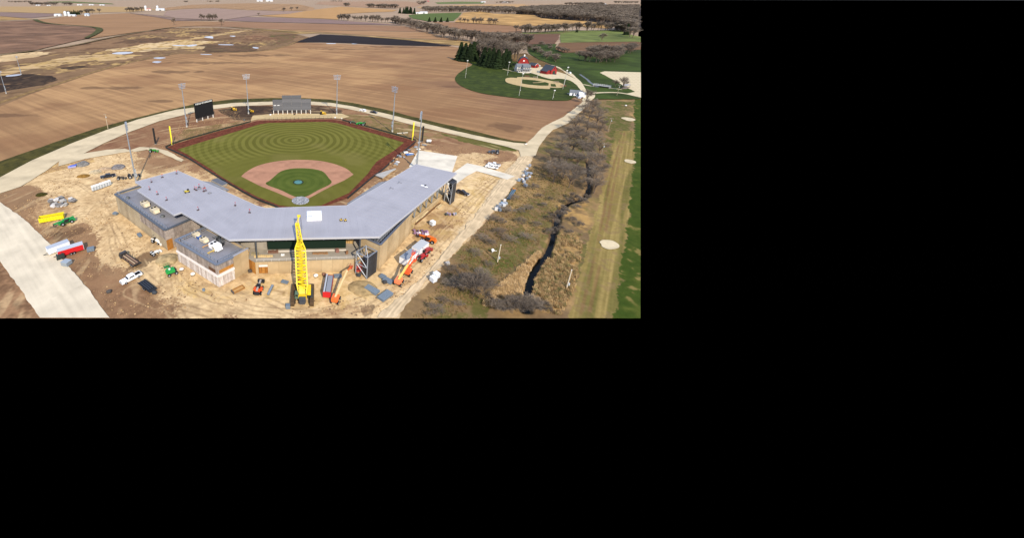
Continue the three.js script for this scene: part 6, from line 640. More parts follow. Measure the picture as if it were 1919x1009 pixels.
// timber and bedding left lying about, yard ramps
for (const [a, l, c] of [[[39.35,-138.06,-2.26,9.19], 'long pale scaffold planks leaning along the right wing', '#c9b78f'], [[41.96,-140.56,-2.26,7.21], 'second row of scaffold planks along the right wing', '#d0bf98'], [[49.86,-146.96,-2.3,4.92], 'short pale planks near the right stair tower', '#cbb88f'], [[35.09,-132.21,-1.92,5.78], 'planks at the far corner of the right block', '#bfa97c'], [[32.77,-262.53,2.07,39.48], 'unused long plank', '']].slice(0, 4)) { const t = thing('plank_row', l, 'planks', [a[0], 0.05, a[1]], a[2]); for (let i = 0; i < 4; i++) part(t, 'plank', [bx(a[3] * rr(0.8, 1), 0.1, 0.28, rr(-0.3, 0.3), 0.1 + 0.02 * i, -0.7 + i * 0.42, rr(-0.06, 0.06))], M(c, 0.85)); }
{ const a = [53.22,-244.92,-2.92,7.41], t = thing('white_pipe', 'long white pipe lying in the grass before the right foul pole', 'pipe', [a[0], 0, a[1]], a[2]); part(t, 'pipe', [bar([-a[3] / 2, 0.3, 0], [a[3] / 2, 0.3, 0], 0.22, 8)], M('#cfcabd', 0.6)); part(t, 'coupling', [bar([-0.3, 0.3, 0], [0.3, 0.3, 0], 0.28, 8)], M('#a9a598')); }
{ const pts = [[59.72,-226.68],[60.44,-222.9],[55.92,-218.33],[56.67,-214.78],[52.54,-211.34],[50.95,-213.91],[48.26,-209.65],[45.53,-207.98],[43.58,-203.92],[45.92,-202.34],[40.83,-200],[38.87,-196.95],[41.17,-195.45],[36.83,-193.25],[39.8,-192.52],[50.75,-207.16],[52.65,-206.34],[61.8,-221.97],[66.27,-229.59],[38.59,-190.37]]; pts.forEach((p, i) => { const t = thing('material_bundle', 'small bundle of building material along the right foul side', 'material bundle', [p[0], 0, p[1]], rr(0, 3), 'bundles strewn along the right foul side'); const c = ['#c9c6be', '#9a7f5c', '#8f959a', '#d8d5cc', '#b08d64', '#6d7074'][i % 6]; part(t, 'stack', [bx(rr(1.0, 2.6), rr(0.4, 0.9), rr(0.7, 1.4), 0, 0.35, 0)], M(c, 0.8)); part(t, 'bearer', [bx(0.15, 0.14, 1.5, -0.4, 0.07, 0), bx(0.15, 0.14, 1.5, 0.4, 0.07, 0)], M('#7a6244')); }); }
{ const p = [49.68,-206.34], t = thing('blue_tarpaulin', 'blue tarpaulin on material beside the right foul line', 'tarpaulin', [p[0], 0, p[1]], 0.3); part(t, 'stack', [bx(4.0, 0.5, 2.2, 0, 0.25, 0)], M('#7c7a74')); part(t, 'sheet', [bx(4.2, 0.14, 2.4, 0.1, 0.6, 0, 0.06, 0.04)], M('#2d5f9c', 0.5)); }
{ const p = [65.53,-226.68], t = thing('white_tank', 'small white tank on a frame right of the right black post', 'tank', [p[0], 0, p[1]]); part(t, 'tank', [bar([-1.3, 1.3, 0], [1.3, 1.3, 0], 0.75, 12)], M('#e2e3e1', 0.5)); part(t, 'frame', [bx(2.6, 0.5, 1.2, 0, 0.3, 0)], M('#4c4a47')); }
for (const [p, l, c] of [[[-37.09,-287.74], 'white utility cart left below the grey board', '#dedfdd'], [[-19.23,-289.21], 'dark pump unit in front of the grey board', '#3a302a'], [[-54.16,-273.73], 'grey bin at the left end of the bullpen sand', '#555a5c'], [[10.89,-279.88], 'white bagged pile right of the bullpen fence', '#cfccc2'], [[15.46,-277.8], 'pale bagged pile by the right centre track', '#b9b4a6'], [[-40.06,-102.6], 'white debris bag beside the green lift', '#cfcac4'], [[-44.37,-104.99], 'pale wrapped bundle between the green lift and the wall', '#c9c0bb'], [[17.05,-104.31], 'black drum at the foot of the front stair tower', '#1e2022'], [[12.07,-102.08], 'dark generator box under the front stair tower', '#2b3033'], [[-62.51,-94.5], 'dark cart wheel hub in the mud at lower left', '#3d3936'], [[-48.88,-94.04], 'dark toolbox behind the black flatbed trailer', '#2e3338'], [[-1.34,-101.82], 'white scrap on the sand right of the crane boom', '#e3ded4'], [[1.34,-102.34], 'brown scrap by the concourse wall right of the crane', '#7a5540'], [[-22.31,-104.18], 'dark pipe leaning at the plywood corner', '#3b332d'], [[19.79,-98.79], 'dark wheelbarrow among the grey decking', '#2f2d2b'], [[247.97,-315.6], 'white box in the right meadow', '#d6d4cc'], [[122.47,-222.9], 'white stone at the road junction', '#cfc8ba']]) { const t = thing('site_item', l, /cart|barrow/.test(l) ? 'cart' : /drum|bin/.test(l) ? 'bin' : 'bundle', [p[0], 0, p[1]], rr(-0.6, 0.6)); part(t, 'body', [new THREE.DodecahedronGeometry(0.62, 1).scale(1.25, 0.8, 0.95).translate(0, 0.5, 0)], M(c, 0.8)); part(t, 'base', [bx(1.2, 0.14, 0.9, 0, 0.08, 0)], M('#5b5148')); }
// utility poles
function utilPole(p, h, label, arm = true, col = '#b3a48c') { const t = thing('utility_pole', label, 'utility pole', [p[0], 0, p[1]], rr(-0.3, 0.3)); part(t, 'pole', [bar([0, -0.2, 0], [0, h, 0], 0.17, 7, 0.12)], M(col, 0.85)); if (arm) { part(t, 'crossarm', [bx(1.8, 0.14, 0.14, 0, h - 0.5, 0.14)], M('#7a6a54')); for (const x of [-0.8, 0, 0.8]) part(t, 'insulator', [cyl(0.06, 0.06, 0.22, x, h - 0.33, 0.14, 6)], M('#d5d8d8', 0.4)); } else part(t, 'cap', [cyl(0.16, 0.1, 0.2, 0, h + 0.05, 0, 7)], M('#d8d5cc')); part(t, 'transformer', [cyl(0.25, 0.25, 0.7, 0.3, h * (arm ? 0.78 : 0.25), 0.1, 10)], M('#a7b0b2', 0.5)); return t; }
utilPole([-141.8,-254.29], 10.5, 'wooden utility pole at the edge of the ploughed field, left'); utilPole([58.71,-109.45], 6.6, 'pale utility pole with a meter box in the meadow by the creek', false, '#cbbfa6'); utilPole([74.02,-96.37], 6.7, 'pale leaning utility pole right of the creek reeds', false, '#c6baa2');
utilPole([152.5,-201.16], 9, 'thin utility pole beside the creek trees, nearer one', true, '#8a7f6a'); utilPole([189.42,-249.67], 9, 'thin utility pole beside the creek trees, farther one', true, '#8f846f'); utilPole([265.69,-351.91], 10, 'utility pole beside the foot bridge', true, '#8f846f');
{ const p = [58.98,-114.52], t = thing('satellite_dish', 'white round marker on a short arm beside the meadow utility pole', 'marker', [p[0], 0, p[1]], 0.3); part(t, 'stand', [bar([0, 0, 0], [0, 1.0, 0], 0.08)], M('#ddd')); part(t, 'dish', [new THREE.SphereGeometry(0.55, 14, 8, 0, 6.3, 0, 1.3).rotateX(0.7).translate(0, 1.0, 0)], M('#eceded', 0.4)); part(t, 'arm', [bar([0, 0.9, 0], [1.5, 0.6, 0.3], 0.07)], M('#e4e4e0')); }

// clods and stones lying on the bare earth
{ const g = new THREE.DodecahedronGeometry(0.5, 0).scale(1, 0.6, 0.9), reg = [[-153.54,-166.32],[-141.43,-199.23],[-94.4,-220.14],[-100.39,-289.95],[-67.35,-305.52],[-53.05,-271.74],[-82,-211.34],[-53.03,-175.16],[-78.77,-178.29],[-92.71,-160.82],[-81.32,-141.59],[-46.89,-106.9],[-27.93,-92.01],[15.51,-92.01],[37.74,-118.98],[78.77,-178.29],[60.88,-224.78],[109.33,-211.34],[20.84,-85.3],[-55.78,-85.3],[-89.56,-114.21],[-111.56,-133.34]], n = 7000, im = new THREE.InstancedMesh(g, M('#ffffff', 1, { key: 'clod' }), n), q = new THREE.Matrix4(), b = bbox(reg), cc = new THREE.Color(); let k = 0, gd = 0;
  const keep = [[[-82.17,-142.46],[-52.64,-115.77],[-46.96,-109.74],[-30.46,-96.85],[-20.24,-102.86],[11.07,-104.18],[19.15,-104.72],[33.53,-125.83],[60.6,-154.62],[56.72,-207.16],[11.41,-150.7],[-22.53,-148.34],[-75.43,-191.8],[-90.44,-169.18]], bigField];
  while (k < n && gd++ < n * 20) { const x = rr(b[0], b[1]), z = rr(b[2], b[3]); if (!inPoly(reg, x, z) || inPoly(keep[0], x, z) || inPoly(trackPoly, x, z) || fbm(x / 11, z / 11, 3) < 0.44) continue; const s = 0.18 + 0.5 * Math.pow(rnd(), 3); q.compose(new THREE.Vector3(x, -0.12, z), new THREE.Quaternion().setFromAxisAngle(new THREE.Vector3(0, 1, 0), rr(0, 6)), new THREE.Vector3(s, s * rr(0.5, 1.1), s)); im.setMatrixAt(k, q); im.setColorAt(k++, cc.set(['#7d6248', '#9a7d57', '#6b5542', '#a98d66'][Math.floor(rnd() * 4)])); } im.count = k; im.name = 'earth_clods'; im.userData = { kind: 'stuff', label: 'clods and stones scattered over the bare site ground', category: 'clods' }; im.castShadow = im.receiveShadow = true; scene.add(im); }

// ---------------------------------------------------------------- the old farm with its small ball field
const LAWN = 0.40;
sheet('farm_lawn', smooth([[144.04,-424.7],[155.93,-456.6],[180.83,-501.4],[201.77,-536.1],[208.51,-580.9],[225.58,-603.1],[267.32,-580.9],[270.38,-531.5],[294.76,-505.5],[285.34,-449.9],[264.57,-399.32],[253.26,-374.24],[234.24,-349.81],[224.18,-345.68],[211.67,-333.81],[200.2,-332.86],[183.92,-336.71],[165.28,-346.71],[147.67,-362.76],[140.44,-391.48]], 160), LAWN, lawnM, 'dark green lawn round the small ball field');
sheet('farm_drive', rough(smooth([[246.14,-474.3],[247.31,-501.4],[266.09,-522.5],[278.95,-513.9],[301.98,-531.5],[303.44,-513.9],[293.3,-481.8],[292.4,-467.1],[280.61,-437],[273.7,-418.8],[264.57,-399.32],[254.7,-379.02],[245.71,-360.54],[249.21,-358.35],[228.72,-331.91],[223.28,-331.91],[236.49,-351.91],[249.06,-379.02],[259.71,-404.7],[264.76,-427.7],[258.42,-433.8],[250.36,-430.7],[247.19,-440.1],[247.29,-456.6]], 120), 2, 0.2), LAWN + 0.012, sandM, 'pale gravel farm drive past the red barns');
sheet('farm_walk', ribbonPoly([[224.32,-497.3,2],[227.93,-487.5,2.2],[233.52,-474.3,2.4],[239.52,-467.1,2.6],[253.31,-479.9,2.6],[263.24,-493.4,2.4]], 30), LAWN + 0.024, sandM, 'white curved walk before the farmhouse');
const clay2 = MT('#c3ab7e', tConc, 8, 1, 'c2');
sheet('small_infield', smooth([[197.28,-424.7],[203.35,-435.4],[210.27,-439.2],[215.13,-437],[217.91,-441.7],[227.23,-442.7],[235.6,-437],[240.69,-427.7],[244.47,-418.8],[247.32,-408.9],[245.21,-399.32],[237.02,-387.67],[231.97,-385.16],[224.32,-386.41],[221.01,-380.24],[212.39,-381.46],[203.45,-386.41],[196.28,-399.32],[193.58,-411.7]], 140), LAWN + 0.026, clay2, 'pale dirt infield of the small farm ball field');
sheet('small_infield_grass', [[216.76,-429.2],[227.74,-424.7],[234.15,-413.1],[234.49,-407.5],[227.51,-395.37],[219.52,-395.37],[210.37,-400.7],[206.45,-406.1]], LAWN + 0.04, lawnM, 'grass diamond in the small infield'); sheet('small_infield_grass', [[234.66,-404.7],[238.82,-403.4],[232.66,-390.2],[228.09,-391.48]], LAWN + 0.04, lawnM, 'small grass patch behind the home base of the farm field');
sheet('worn_path', ribbonPoly([[219.44,-410.2,2],[226.77,-411.7,2],[237.52,-417.4,2]], 12), LAWN + 0.052, clay2, 'worn path across the small infield');
for (const [p, l] of [[[235.6,-437], 'low wooden bleacher at the left of the small infield'], [[243.69,-410.2], 'low wooden bleacher behind the small infield'], [[229.32,-443.3], 'red bench beside the small infield'], [[240.23,-391.48], 'red fence screen at the right end of the small infield']]) { const t = thing('bleacher', l, 'bleacher', [p[0], LAWN, p[1]], -0.25), c = M(/red/.test(l) ? '#7d4038' : '#93826c', 0.8); for (let i = 0; i < 3; i++) part(t, 'seat_plank', [bx(5, 0.12, 0.5, 0, 0.45 + i * 0.4, -i * 0.6)], c); part(t, 'frame', [-2, 0, 2].map(x => beam([x, 0, 0.3], [x, 1.3, -1.3], 0.1, 0.1)), M('#5a5048')); }
[[158.72,-437],[211.71,-453.2],[177.6,-350.86],[235.77,-433.8],[232.66,-379.02],[248.82,-404.7],[200.54,-337.69]].forEach((p, i) => { const h = [19, 15, 20, 14, 18, 17, 8][i]; const t = utilPole(p, h, ['thin lamp pole at the left edge of the farm lawn', 'thin lamp pole before the farmhouse', 'tall lamp pole at the near edge of the farm lawn', 'lamp pole left of the small infield', 'nearer of two lamp poles right of the small infield', 'farther of two lamp poles right of the small infield', 'short pole with a sign at the near right of the lawn'][i], false, '#a9a79c'); t.position.y = LAWN; part(t, 'lamp_head', [bx(1.6, 0.7, 0.3, 0, h - 0.3, 0.2)], M('#c9cccc', 0.4)); });
const barnRed = ['#a3201d', '#ab2421', '#991c1a'].map((c, i) => MT(c, tStreak, 3, 0.8, 'barn' + i)), roofGrey = MT('#3a4048', tConc, 6, 0.7, 'rg'), trim = M('#e0ded8', 0.6);
function gable(parent, L, W, eave, ridge, wallM, roofM, names = ['wall', 'roof'], x = 0, z = 0, y = 0) { // ridge along x
  part(parent, names[0], [prism([[-W / 2, 0], [-W / 2, eave], [0, ridge], [W / 2, eave], [W / 2, 0]], L).rotateY(Math.PI / 2).translate(x, y, z)], wallM);
  const s = Math.hypot(W / 2 + 0.4, (ridge - eave) * (W / 2 + 0.4) / (W / 2)), a = Math.atan2(ridge - eave, W / 2); const rf = [];
  for (const k of [-1, 1]) rf.push(bx(L + 0.8, 0.16, s, x, y + (ridge + eave) / 2 + 0.1 - (ridge - eave) * 0.4 / W, z + k * (W / 4 + 0.2), 0, 0, k * a)); return part(parent, names[1], rf, roofM); }
function planks(parent, L, W, eave, mset, z) { const n = Math.round(L / 1.2); for (let i = 0; i < n; i++) part(parent, 'siding_board', [bx(L / n - 0.04, eave - 0.1, 0.06, -L / 2 + L * (i + 0.5) / n, eave / 2, z)], mset[i % 3]); }
{ const p = [261.94,-522.5], t = thing('red_barn', 'tall red gambrel barn behind the white farmhouse', 'barn', [p[0], LAWN, p[1]], 1.15 - Math.PI), L = 15, W = 11; t.scale.setScalar(1.12); const prof = [[-W / 2, 0], [-W / 2, 5], [-W * 0.34, 8.6], [0, 10.6], [W * 0.34, 8.6], [W / 2, 5], [W / 2, 0]];
  part(t, 'wall', [prism(prof, L).rotateY(Math.PI / 2)], barnRed[0]); for (const s of [-1, 1]) { for (const [a, b] of [[prof[1], prof[2]], [prof[2], prof[3]]]) part(t, 'roof', [beam([-0.01, (a[1] + b[1]) / 2 + 0.08, 0], [0.01, (a[1] + b[1]) / 2 + 0.08, 0], 0.01, 0.01), bx(L + 0.8, 0.18, Math.hypot(b[0] - a[0], b[1] - a[1]) + 0.3, 0, (a[1] + b[1]) / 2 + 0.1, s * -(a[0] + b[0]) / 2, 0, 0, s * Math.atan2(b[1] - a[1], b[0] - a[0]))], roofGrey); planks(t, L, W, 4.9, barnRed, s * (W / 2 + 0.03)); }
  for (const e of [-1, 1]) { part(t, 'barn_door', [bx(0.1, 3.4, 3, e * (L / 2 + 0.06), 1.7, 0)], M('#7b1614')); part(t, 'loft_window', [bx(0.1, 1.4, 1.6, e * (L / 2 + 0.07), 6.6, 0)], trim); for (const z of [-3.2, 3.2]) part(t, 'window', [bx(0.1, 1.2, 1.0, e * (L / 2 + 0.07), 2.6, z)], trim); } part(t, 'cupola', [bx(1.3, 1.6, 1.3, 0, 11.2, 0), cyl(1.0, 0.05, 1.0, 0, 12.4, 0, 4)], trim); }
{ const p = [240.79,-481.8], t = thing('farmhouse', 'white two storey farmhouse with a wrap around porch', 'house', [p[0], LAWN, p[1]], -0.12), wm = MT('#d9d9d6', tStreak, 4, 0.7, 'wh'), rg = MT('#6e747b', tConc, 6, 0.8, 'rg2'); t.scale.setScalar(1.1); gable(t, 12, 8, 5.4, 8, wm, rg); gable(t, 7, 6, 5.2, 7.6, wm, rg, ['wing_wall', 'wing_roof'], 3, 4.4); part(t, 'porch_roof', [bx(13.5, 0.2, 3.2, 0.4, 3.1, 8.4, 0, 0, 0.12), bx(2.6, 0.2, 10, -7.2, 3.1, 3.2, 0, -0.1)], rg); for (let i = 0; i < 7; i++) part(t, 'porch_post', [bx(0.2, 3, 0.2, -6 + i * 2.1, 1.5, 9.7)], trim); part(t, 'porch_floor', [bx(13.5, 0.5, 3, 0.4, 0.25, 8.4)], M('#b5b3ad')); for (const [x, y] of [[-4.2, 4.2], [-2, 4.2], [-4.2, 1.8], [-2, 1.8]]) part(t, 'window', [bx(0.95, 1.5, 0.08, x, y, 4.04)], M('#2b3138', 0.2)); for (const [x, y] of [[1, 4.3], [3, 4.3], [5, 4.3], [1, 1.8], [5, 1.8]]) part(t, 'window', [bx(0.95, 1.5, 0.08, x, y, 7.44)], M('#2b3138', 0.2)); part(t, 'door', [bx(1.0, 2.1, 0.08, 3, 1.5, 7.45)], M('#4d3a30')); part(t, 'chimney', [bx(0.8, 1.6, 0.8, -3, 8.4, 0)], M('#8d5a48')); }
{ const p = [269.36,-509.6], t = thing('red_shed', 'small red shed with white trim between the two barns', 'shed', [p[0], LAWN, p[1]], -1.1); t.scale.setScalar(1.1); gable(t, 8, 6.5, 2.8, 5, barnRed[1], roofGrey); part(t, 'door', [bx(0.08, 2.2, 2.4, 4.05, 1.1, 0)], M('#3b1513')); part(t, 'trim', [beam([4.3, 3.0, -3.4], [4.3, 5.15, 0], 0.2, 0.22), beam([4.3, 3.0, 3.4], [4.3, 5.15, 0], 0.2, 0.22)], trim); planks(t, 8, 6.5, 2.8, barnRed, 3.28); }
{ const p = [266.27,-467.1], t = thing('red_barn', 'red barn with dark green doors on the farm drive', 'barn', [p[0], LAWN, p[1]], -1.2); t.scale.setScalar(1.12); gable(t, 11, 8, 4.2, 8.2, barnRed[0], roofGrey); gable(t, 8, 5, 3, 4.6, barnRed[2], roofGrey, ['lean_to_wall', 'lean_to_roof'], 0.4, 6); part(t, 'barn_door', [bx(0.1, 3.2, 1.5, 5.56, 1.6, -0.78)], M('#17301f')); part(t, 'barn_door', [bx(0.1, 3.2, 1.5, 5.56, 1.6, 0.78)], M('#17301f')); part(t, 'loft_window', [bx(0.1, 1.3, 1.2, 5.56, 5.8, 0)], M('#1b1d20')); for (const z of [5, 7]) part(t, 'window', [bx(0.1, 0.9, 0.8, 4.46, 1.7, z)], M('#20242a')); planks(t, 11, 8, 4.2, barnRed, -4.03); }
{ const p = [228.98,-352.97], t = thing('gift_shop', 'small white building with a grey roof beside the gravel road', 'shop', [p[0], LAWN, p[1]], -0.5), wm = M('#dfe2e6', 0.6); gable(t, 9, 6, 2.8, 4.6, wm, MT('#6f757c', tConc, 5, 0.8, 'gs')); gable(t, 5, 4, 2.4, 3.8, wm, M('#cfd3d8', 0.6), ['annex_wall', 'annex_roof'], 5, 3.4); part(t, 'deck', [bx(10, 0.3, 2.4, -1, 0.15, -4)], M('#8c8276')); part(t, 'door', [bx(1.0, 2, 0.08, -2, 1.1, 3.05)], M('#3a3f45')); for (const x of [0, 1.6]) part(t, 'window', [bx(1, 1, 0.08, x, 1.6, 3.05)], glass); }
// foot bridge, boardwalk and the creek by the farm
sheet('farm_creek', ribbonPoly([[298.1,-460.1,2.2],[292.13,-443.3,2.2],[286.54,-427.7,2.4],[278.98,-410.2,2.6],[275.86,-399.32,3],[271.85,-388.93,3.4]], 24), LAWN + 0.012, water, 'thin dark creek running to the foot bridge');
sheet('farm_path', ribbonPoly([[266.21,-402,2.6],[268.54,-395.37,2.6],[270.33,-391.48,2.6]], 10), LAWN + 0.03, sandM, 'pale path leading onto the foot bridge'); sheet('farm_path', ribbonPoly([[280.86,-385.16,2.4],[285.26,-380.24,2.4],[287.86,-376.62,2.4]], 10), LAWN + 0.05, sandM, 'pale path from the foot bridge to the cream lot'); sheet('farm_path', ribbonPoly([[246.69,-360.54,4],[261.62,-363.88,3.4],[275.65,-362.76,3.6],[284.11,-347.74,5]], 16), LAWN + 0.09, sandM, 'gravel track from the road to the cream lot');
{ const a = [275.68,-387.73,2.36,14.29], t = thing('foot_bridge', 'grey foot bridge with railings over the small creek', 'bridge', [a[0], LAWN, a[1]], a[2]), L = a[3]; for (let i = 0; i < 16; i++) part(t, 'deck_board', [bx(L / 16 - 0.05, 0.2, 3.4, -L / 2 + L * (i + 0.5) / 16, 1.5, 0)], M(i % 2 ? '#a5a5a6' : '#9a9a9c', 0.8)); for (const z of [-1.6, 1.6]) { part(t, 'railing', [bx(L, 0.14, 0.14, 0, 2.6, z), bx(L, 0.1, 0.1, 0, 2.1, z)], M('#c3c3c2')); for (let i = 0; i <= 8; i++) part(t, 'railing_post', [bx(0.14, 1.2, 0.14, -L / 2 + L * i / 8, 2.1, z)], M('#b5b5b3')); } part(t, 'girder', [bx(L, 0.8, 0.3, 0, 1.0, 1.2), bx(L, 0.8, 0.3, 0, 1.0, -1.2)], M('#24262a')); part(t, 'abutment', [bx(1.2, 1.4, 4, -L / 2 + 0.5, 0.6, 0), bx(1.2, 1.4, 4, L / 2 - 0.5, 0.6, 0)], M('#83807a')); }
{ const a = [297.05,-384.75,-2.44,28.9], t = thing('open_shelter', 'low grey shelter beside the bare tree on the cream lot', 'shelter', [a[0], LAWN + 0.1, a[1]], a[2]); part(t, 'roof', [bx(a[3] * 0.5, 0.25, 4, 0, 2.8, 0, 0, 0.05)], M('#8e8b8c', 0.6)); for (const x of [-1, 1]) for (const z of [-1.6, 1.6]) part(t, 'post', [bx(0.2, 2.7, 0.2, x * a[3] * 0.22, 1.35, z)], M('#6e655c')); part(t, 'floor', [bx(a[3] * 0.5, 0.15, 4, 0, 0.08, 0)], M('#7d7168')); }
// far farmsteads: [pixel anchored spot, label, list of [dx, dz, L, W, eave, ridge, colour, roof colour]]
function farmBuilding(p, dx, dz, L, W, e, r, col, rc, label, cat = 'farm building', y = 0.6) { const t = thing('farm_building', label, cat, [p[0] + dx, y, p[1] + dz], 0.1); gable(t, L, W, e, r, M(col, 0.6), M(rc, 0.6)); part(t, 'door', [bx(L * 0.22, e * 0.8, 0.3, 0, e * 0.4, W / 2 + 0.05)], M('#6d7074')); }
function silo(p, dx, dz, rad, h, label, y = 0.6) { const t = thing('silo', label, 'silo', [p[0] + dx, y, p[1] + dz]); part(t, 'cylinder', [cyl(rad, rad, h, 0, h / 2, 0, 16)], M('#c2c6c8', 0.5)); part(t, 'dome', [new THREE.SphereGeometry(rad, 16, 6, 0, 6.3, 0, 1.571).translate(0, h, 0)], M('#c3c8cb', 0.4)); }
{ const p = [-1285.7,-2109.9]; farmBuilding(p, -22, 0, 30, 18, 7, 11, '#c6c9ca', '#b4b9bc', 'white farm shed at the left of the far left farmstead'); farmBuilding(p, 60, 20, 34, 16, 6, 9, '#c6c9ca', '#b4b9bc', 'white farm shed before the dark conifers, far left'); farmBuilding(p, 118, -10, 20, 14, 8, 13, '#b9c3cc', '#8d98a3', 'bluish house at the right of the far left farmstead', 'house'); silo(p, 2, -22, 7, 16, 'white silo at the far left farmstead'); silo(p, 12, -34, 6, 14, 'pale silo behind the far left farmstead'); }
{ const p = [-1233.7,-3123.2]; farmBuilding(p, 60, 0, 60, 26, 9, 15, '#c6c9ca', '#b4b9bc', 'large white shed of the farmstead left of centre'); farmBuilding(p, -30, -10, 34, 20, 9, 15, '#d2c7bf', '#9a6a60', 'pale farmhouse with reddish roof left of centre', 'house'); silo(p, -52, -10, 8, 26, 'left silo of the farmstead left of centre'); silo(p, 28, -30, 8, 26, 'right silo of the farmstead left of centre'); }
{ const p = [597,-2451.7]; farmBuilding(p, 0, 0, 44, 20, 9, 12, '#c6c9ca', '#b4b9bc', 'white shed beside the dark conifers above the hay field'); farmBuilding(p, -40, 24, 34, 14, 6, 9, '#c6c9ca', '#b4b9bc', 'low white shed left of the larger one above the hay field'); }
{ const spots = [[[-3626.3,-5483.8], 50, 'white farm shed in the distance at upper left'], [[-3408.4,-5356.5], 40, 'pale farm shed in the distance at upper left'], [[-3217.2,-5709.9], 60, 'pale shed in the distant fields, left'], [[-3110.9,-5805.6], 60, 'second pale shed in the distant fields, left'], [[-2869.9,-5617.3], 60, 'white shed at the right of the distant group, left'], [[-1932.6,-13704.3], 190, 'white farm building on the skyline left of centre'], [[-1624.7,-13704.3], 220, 'long white farm building on the skyline left of centre'], [[4203.7,-9697.7], 130, 'white farm building below the skyline, right'], [[3912.2,-10270.1], 110, 'pale farm building below the skyline, right'], [[4111.9,-6222.6], 90, 'white shed above the dark wood at right'], [[3337.9,-13440.1], 150, 'dull red barn on the skyline right of centre']]; for (const [p, L, l] of spots) farmBuilding(p, 0, 0, L, L * 0.4, L * 0.13, L * 0.2, /red/.test(l) ? '#9a3a3a' : '#c6c9ca', /red/.test(l) ? '#8a4a48' : '#b4b9bc', l); }

// ---------------------------------------------------------------- trees
const bark = M('#63564c', 0.95), twigM = ['#756a5e', '#6c6257', '#7c7164', '#645a50'].map(c => M(c, 1, { side: THREE.DoubleSide, key: 'tw' })), coniferM = ['#1e2916', '#1b2514', '#232f19'].map(c => M(c, 0.95, { side: THREE.DoubleSide, key: 'cf' }));
function bareGeo(H, R, nTw, tw, trunkR, low = 0.22) {           // bare broadleaf tree: trunk with limbs, and a crown of twigs
  const limbs = [bar([0, -0.3, 0], [rr(-0.03, 0.03) * H, H * 0.42, rr(-0.03, 0.03) * H], trunkR, 6, trunkR * 0.65)], P = [], N = [], U = []; const tips = [];
  const nl = 11; for (let i = 0; i < nl; i++) { const a = i / nl * 6.283 + rr(-0.3, 0.3), y0 = H * rr(low, 0.42), e = rr(0.25, 0.95), y1 = H * (0.40 + 0.50 * Math.sqrt(1 - e * e) * rr(0.85, 1) + rr(0, 0.1)), b = [Math.cos(a) * R * e, y1, Math.sin(a) * R * e], m = [b[0] * 0.4, y0 + (y1 - y0) * 0.55, b[2] * 0.4]; limbs.push(bar([0, y0, 0], m, trunkR * 0.5, 4, trunkR * 0.34), bar(m, b, trunkR * 0.3, 3, 0.03)); tips.push([m, b]);
    for (let k = 0; k < 3; k++) { const f = rr(0.2, 0.9), s = [m[0] + (b[0] - m[0]) * f, m[1] + (b[1] - m[1]) * f, m[2] + (b[2] - m[2]) * f], q = [s[0] + rr(-0.4, 0.4) * R, Math.min(H, s[1] + rr(-0.12, 0.2) * H), s[2] + rr(-0.4, 0.4) * R]; limbs.push(bar(s, q, trunkR * 0.16, 3, 0.02)); tips.push([s, q]); } }
  for (let i = 0; i < nTw; i++) { const [s, q] = tips[Math.floor(rnd() * tips.length)], f = Math.pow(rnd(), 0.7), o = new THREE.Vector3(s[0] + (q[0] - s[0]) * f, s[1] + (q[1] - s[1]) * f, s[2] + (q[2] - s[2]) * f), d = new THREE.Vector3(o.x + rr(-1, 1) * R * 0.6, rr(-0.35, 1.0) * R * 0.55, o.z + rr(-1, 1) * R * 0.6).normalize(), l = R * rr(0.22, 0.5), e = o.clone().addScaledVector(d, l), w = new THREE.Vector3(rr(-1, 1), rr(-1, 1), rr(-1, 1)).cross(d).normalize().multiplyScalar(tw / 2);
    const nn = new THREE.Vector3().crossVectors(d, w).normalize(); for (const v of [o.clone().sub(w), o.clone().add(w), e]) { P.push(v.x, v.y, v.z); N.push(nn.x, nn.y, nn.z); U.push(0, 0); }
    const e2 = o.clone().lerp(e, 0.5), d2 = d.clone().add(new THREE.Vector3(rr(-1, 1), rr(-0.4, 0.8), rr(-1, 1)).multiplyScalar(0.8)).normalize(), e3 = e2.clone().addScaledVector(d2, l * 0.6); for (const v of [e2.clone().sub(w), e2.clone().add(w), e3]) { P.push(v.x, v.y, v.z); N.push(nn.x, nn.y, nn.z); U.push(0, 0); } }
  const g = new THREE.BufferGeometry(); g.setAttribute('position', new THREE.Float32BufferAttribute(P, 3)); g.setAttribute('uv', new THREE.Float32BufferAttribute(U, 2)); g.computeVertexNormals(); return [merged(limbs), g];
}
function coniferGeo(H, R) { const P = [], N = [], U = []; const n = 1500; for (let i = 0; i < n; i++) { const f = Math.pow(rnd(), 0.75), y = H * (0.04 + 0.96 * (1 - f)), r = R * (0.12 + 0.88 * f) * (0.72 + 0.28 * Math.sin(y * 3.1 + i)), a = rr(0, 6.283), q = Math.sqrt(rr(0.15, 1)) * r, o = new THREE.Vector3(Math.cos(a) * q * 0.5, y + 0.4, Math.sin(a) * q * 0.5), e = new THREE.Vector3(Math.cos(a) * q, y - q * 0.28, Math.sin(a) * q), w = new THREE.Vector3(-Math.sin(a), rr(-0.2, 0.2), Math.cos(a)).multiplyScalar(rr(0.35, 0.7)); const nn = new THREE.Vector3(Math.cos(a) * 0.6, 0.8, Math.sin(a) * 0.6).normalize(); for (const v of [o, e.clone().sub(w), e.clone().add(w)]) { P.push(v.x, v.y, v.z); N.push(nn.x, nn.y, nn.z); U.push(0, 0); } } const g = new THREE.BufferGeometry(); g.setAttribute('position', new THREE.Float32BufferAttribute(P, 3)); g.setAttribute('uv', new THREE.Float32BufferAttribute(U, 2)); g.computeVertexNormals(); return [merged([bar([0, -0.3, 0], [0, H * 0.96, 0], R * 0.09, 6, 0.03)]), g]; }
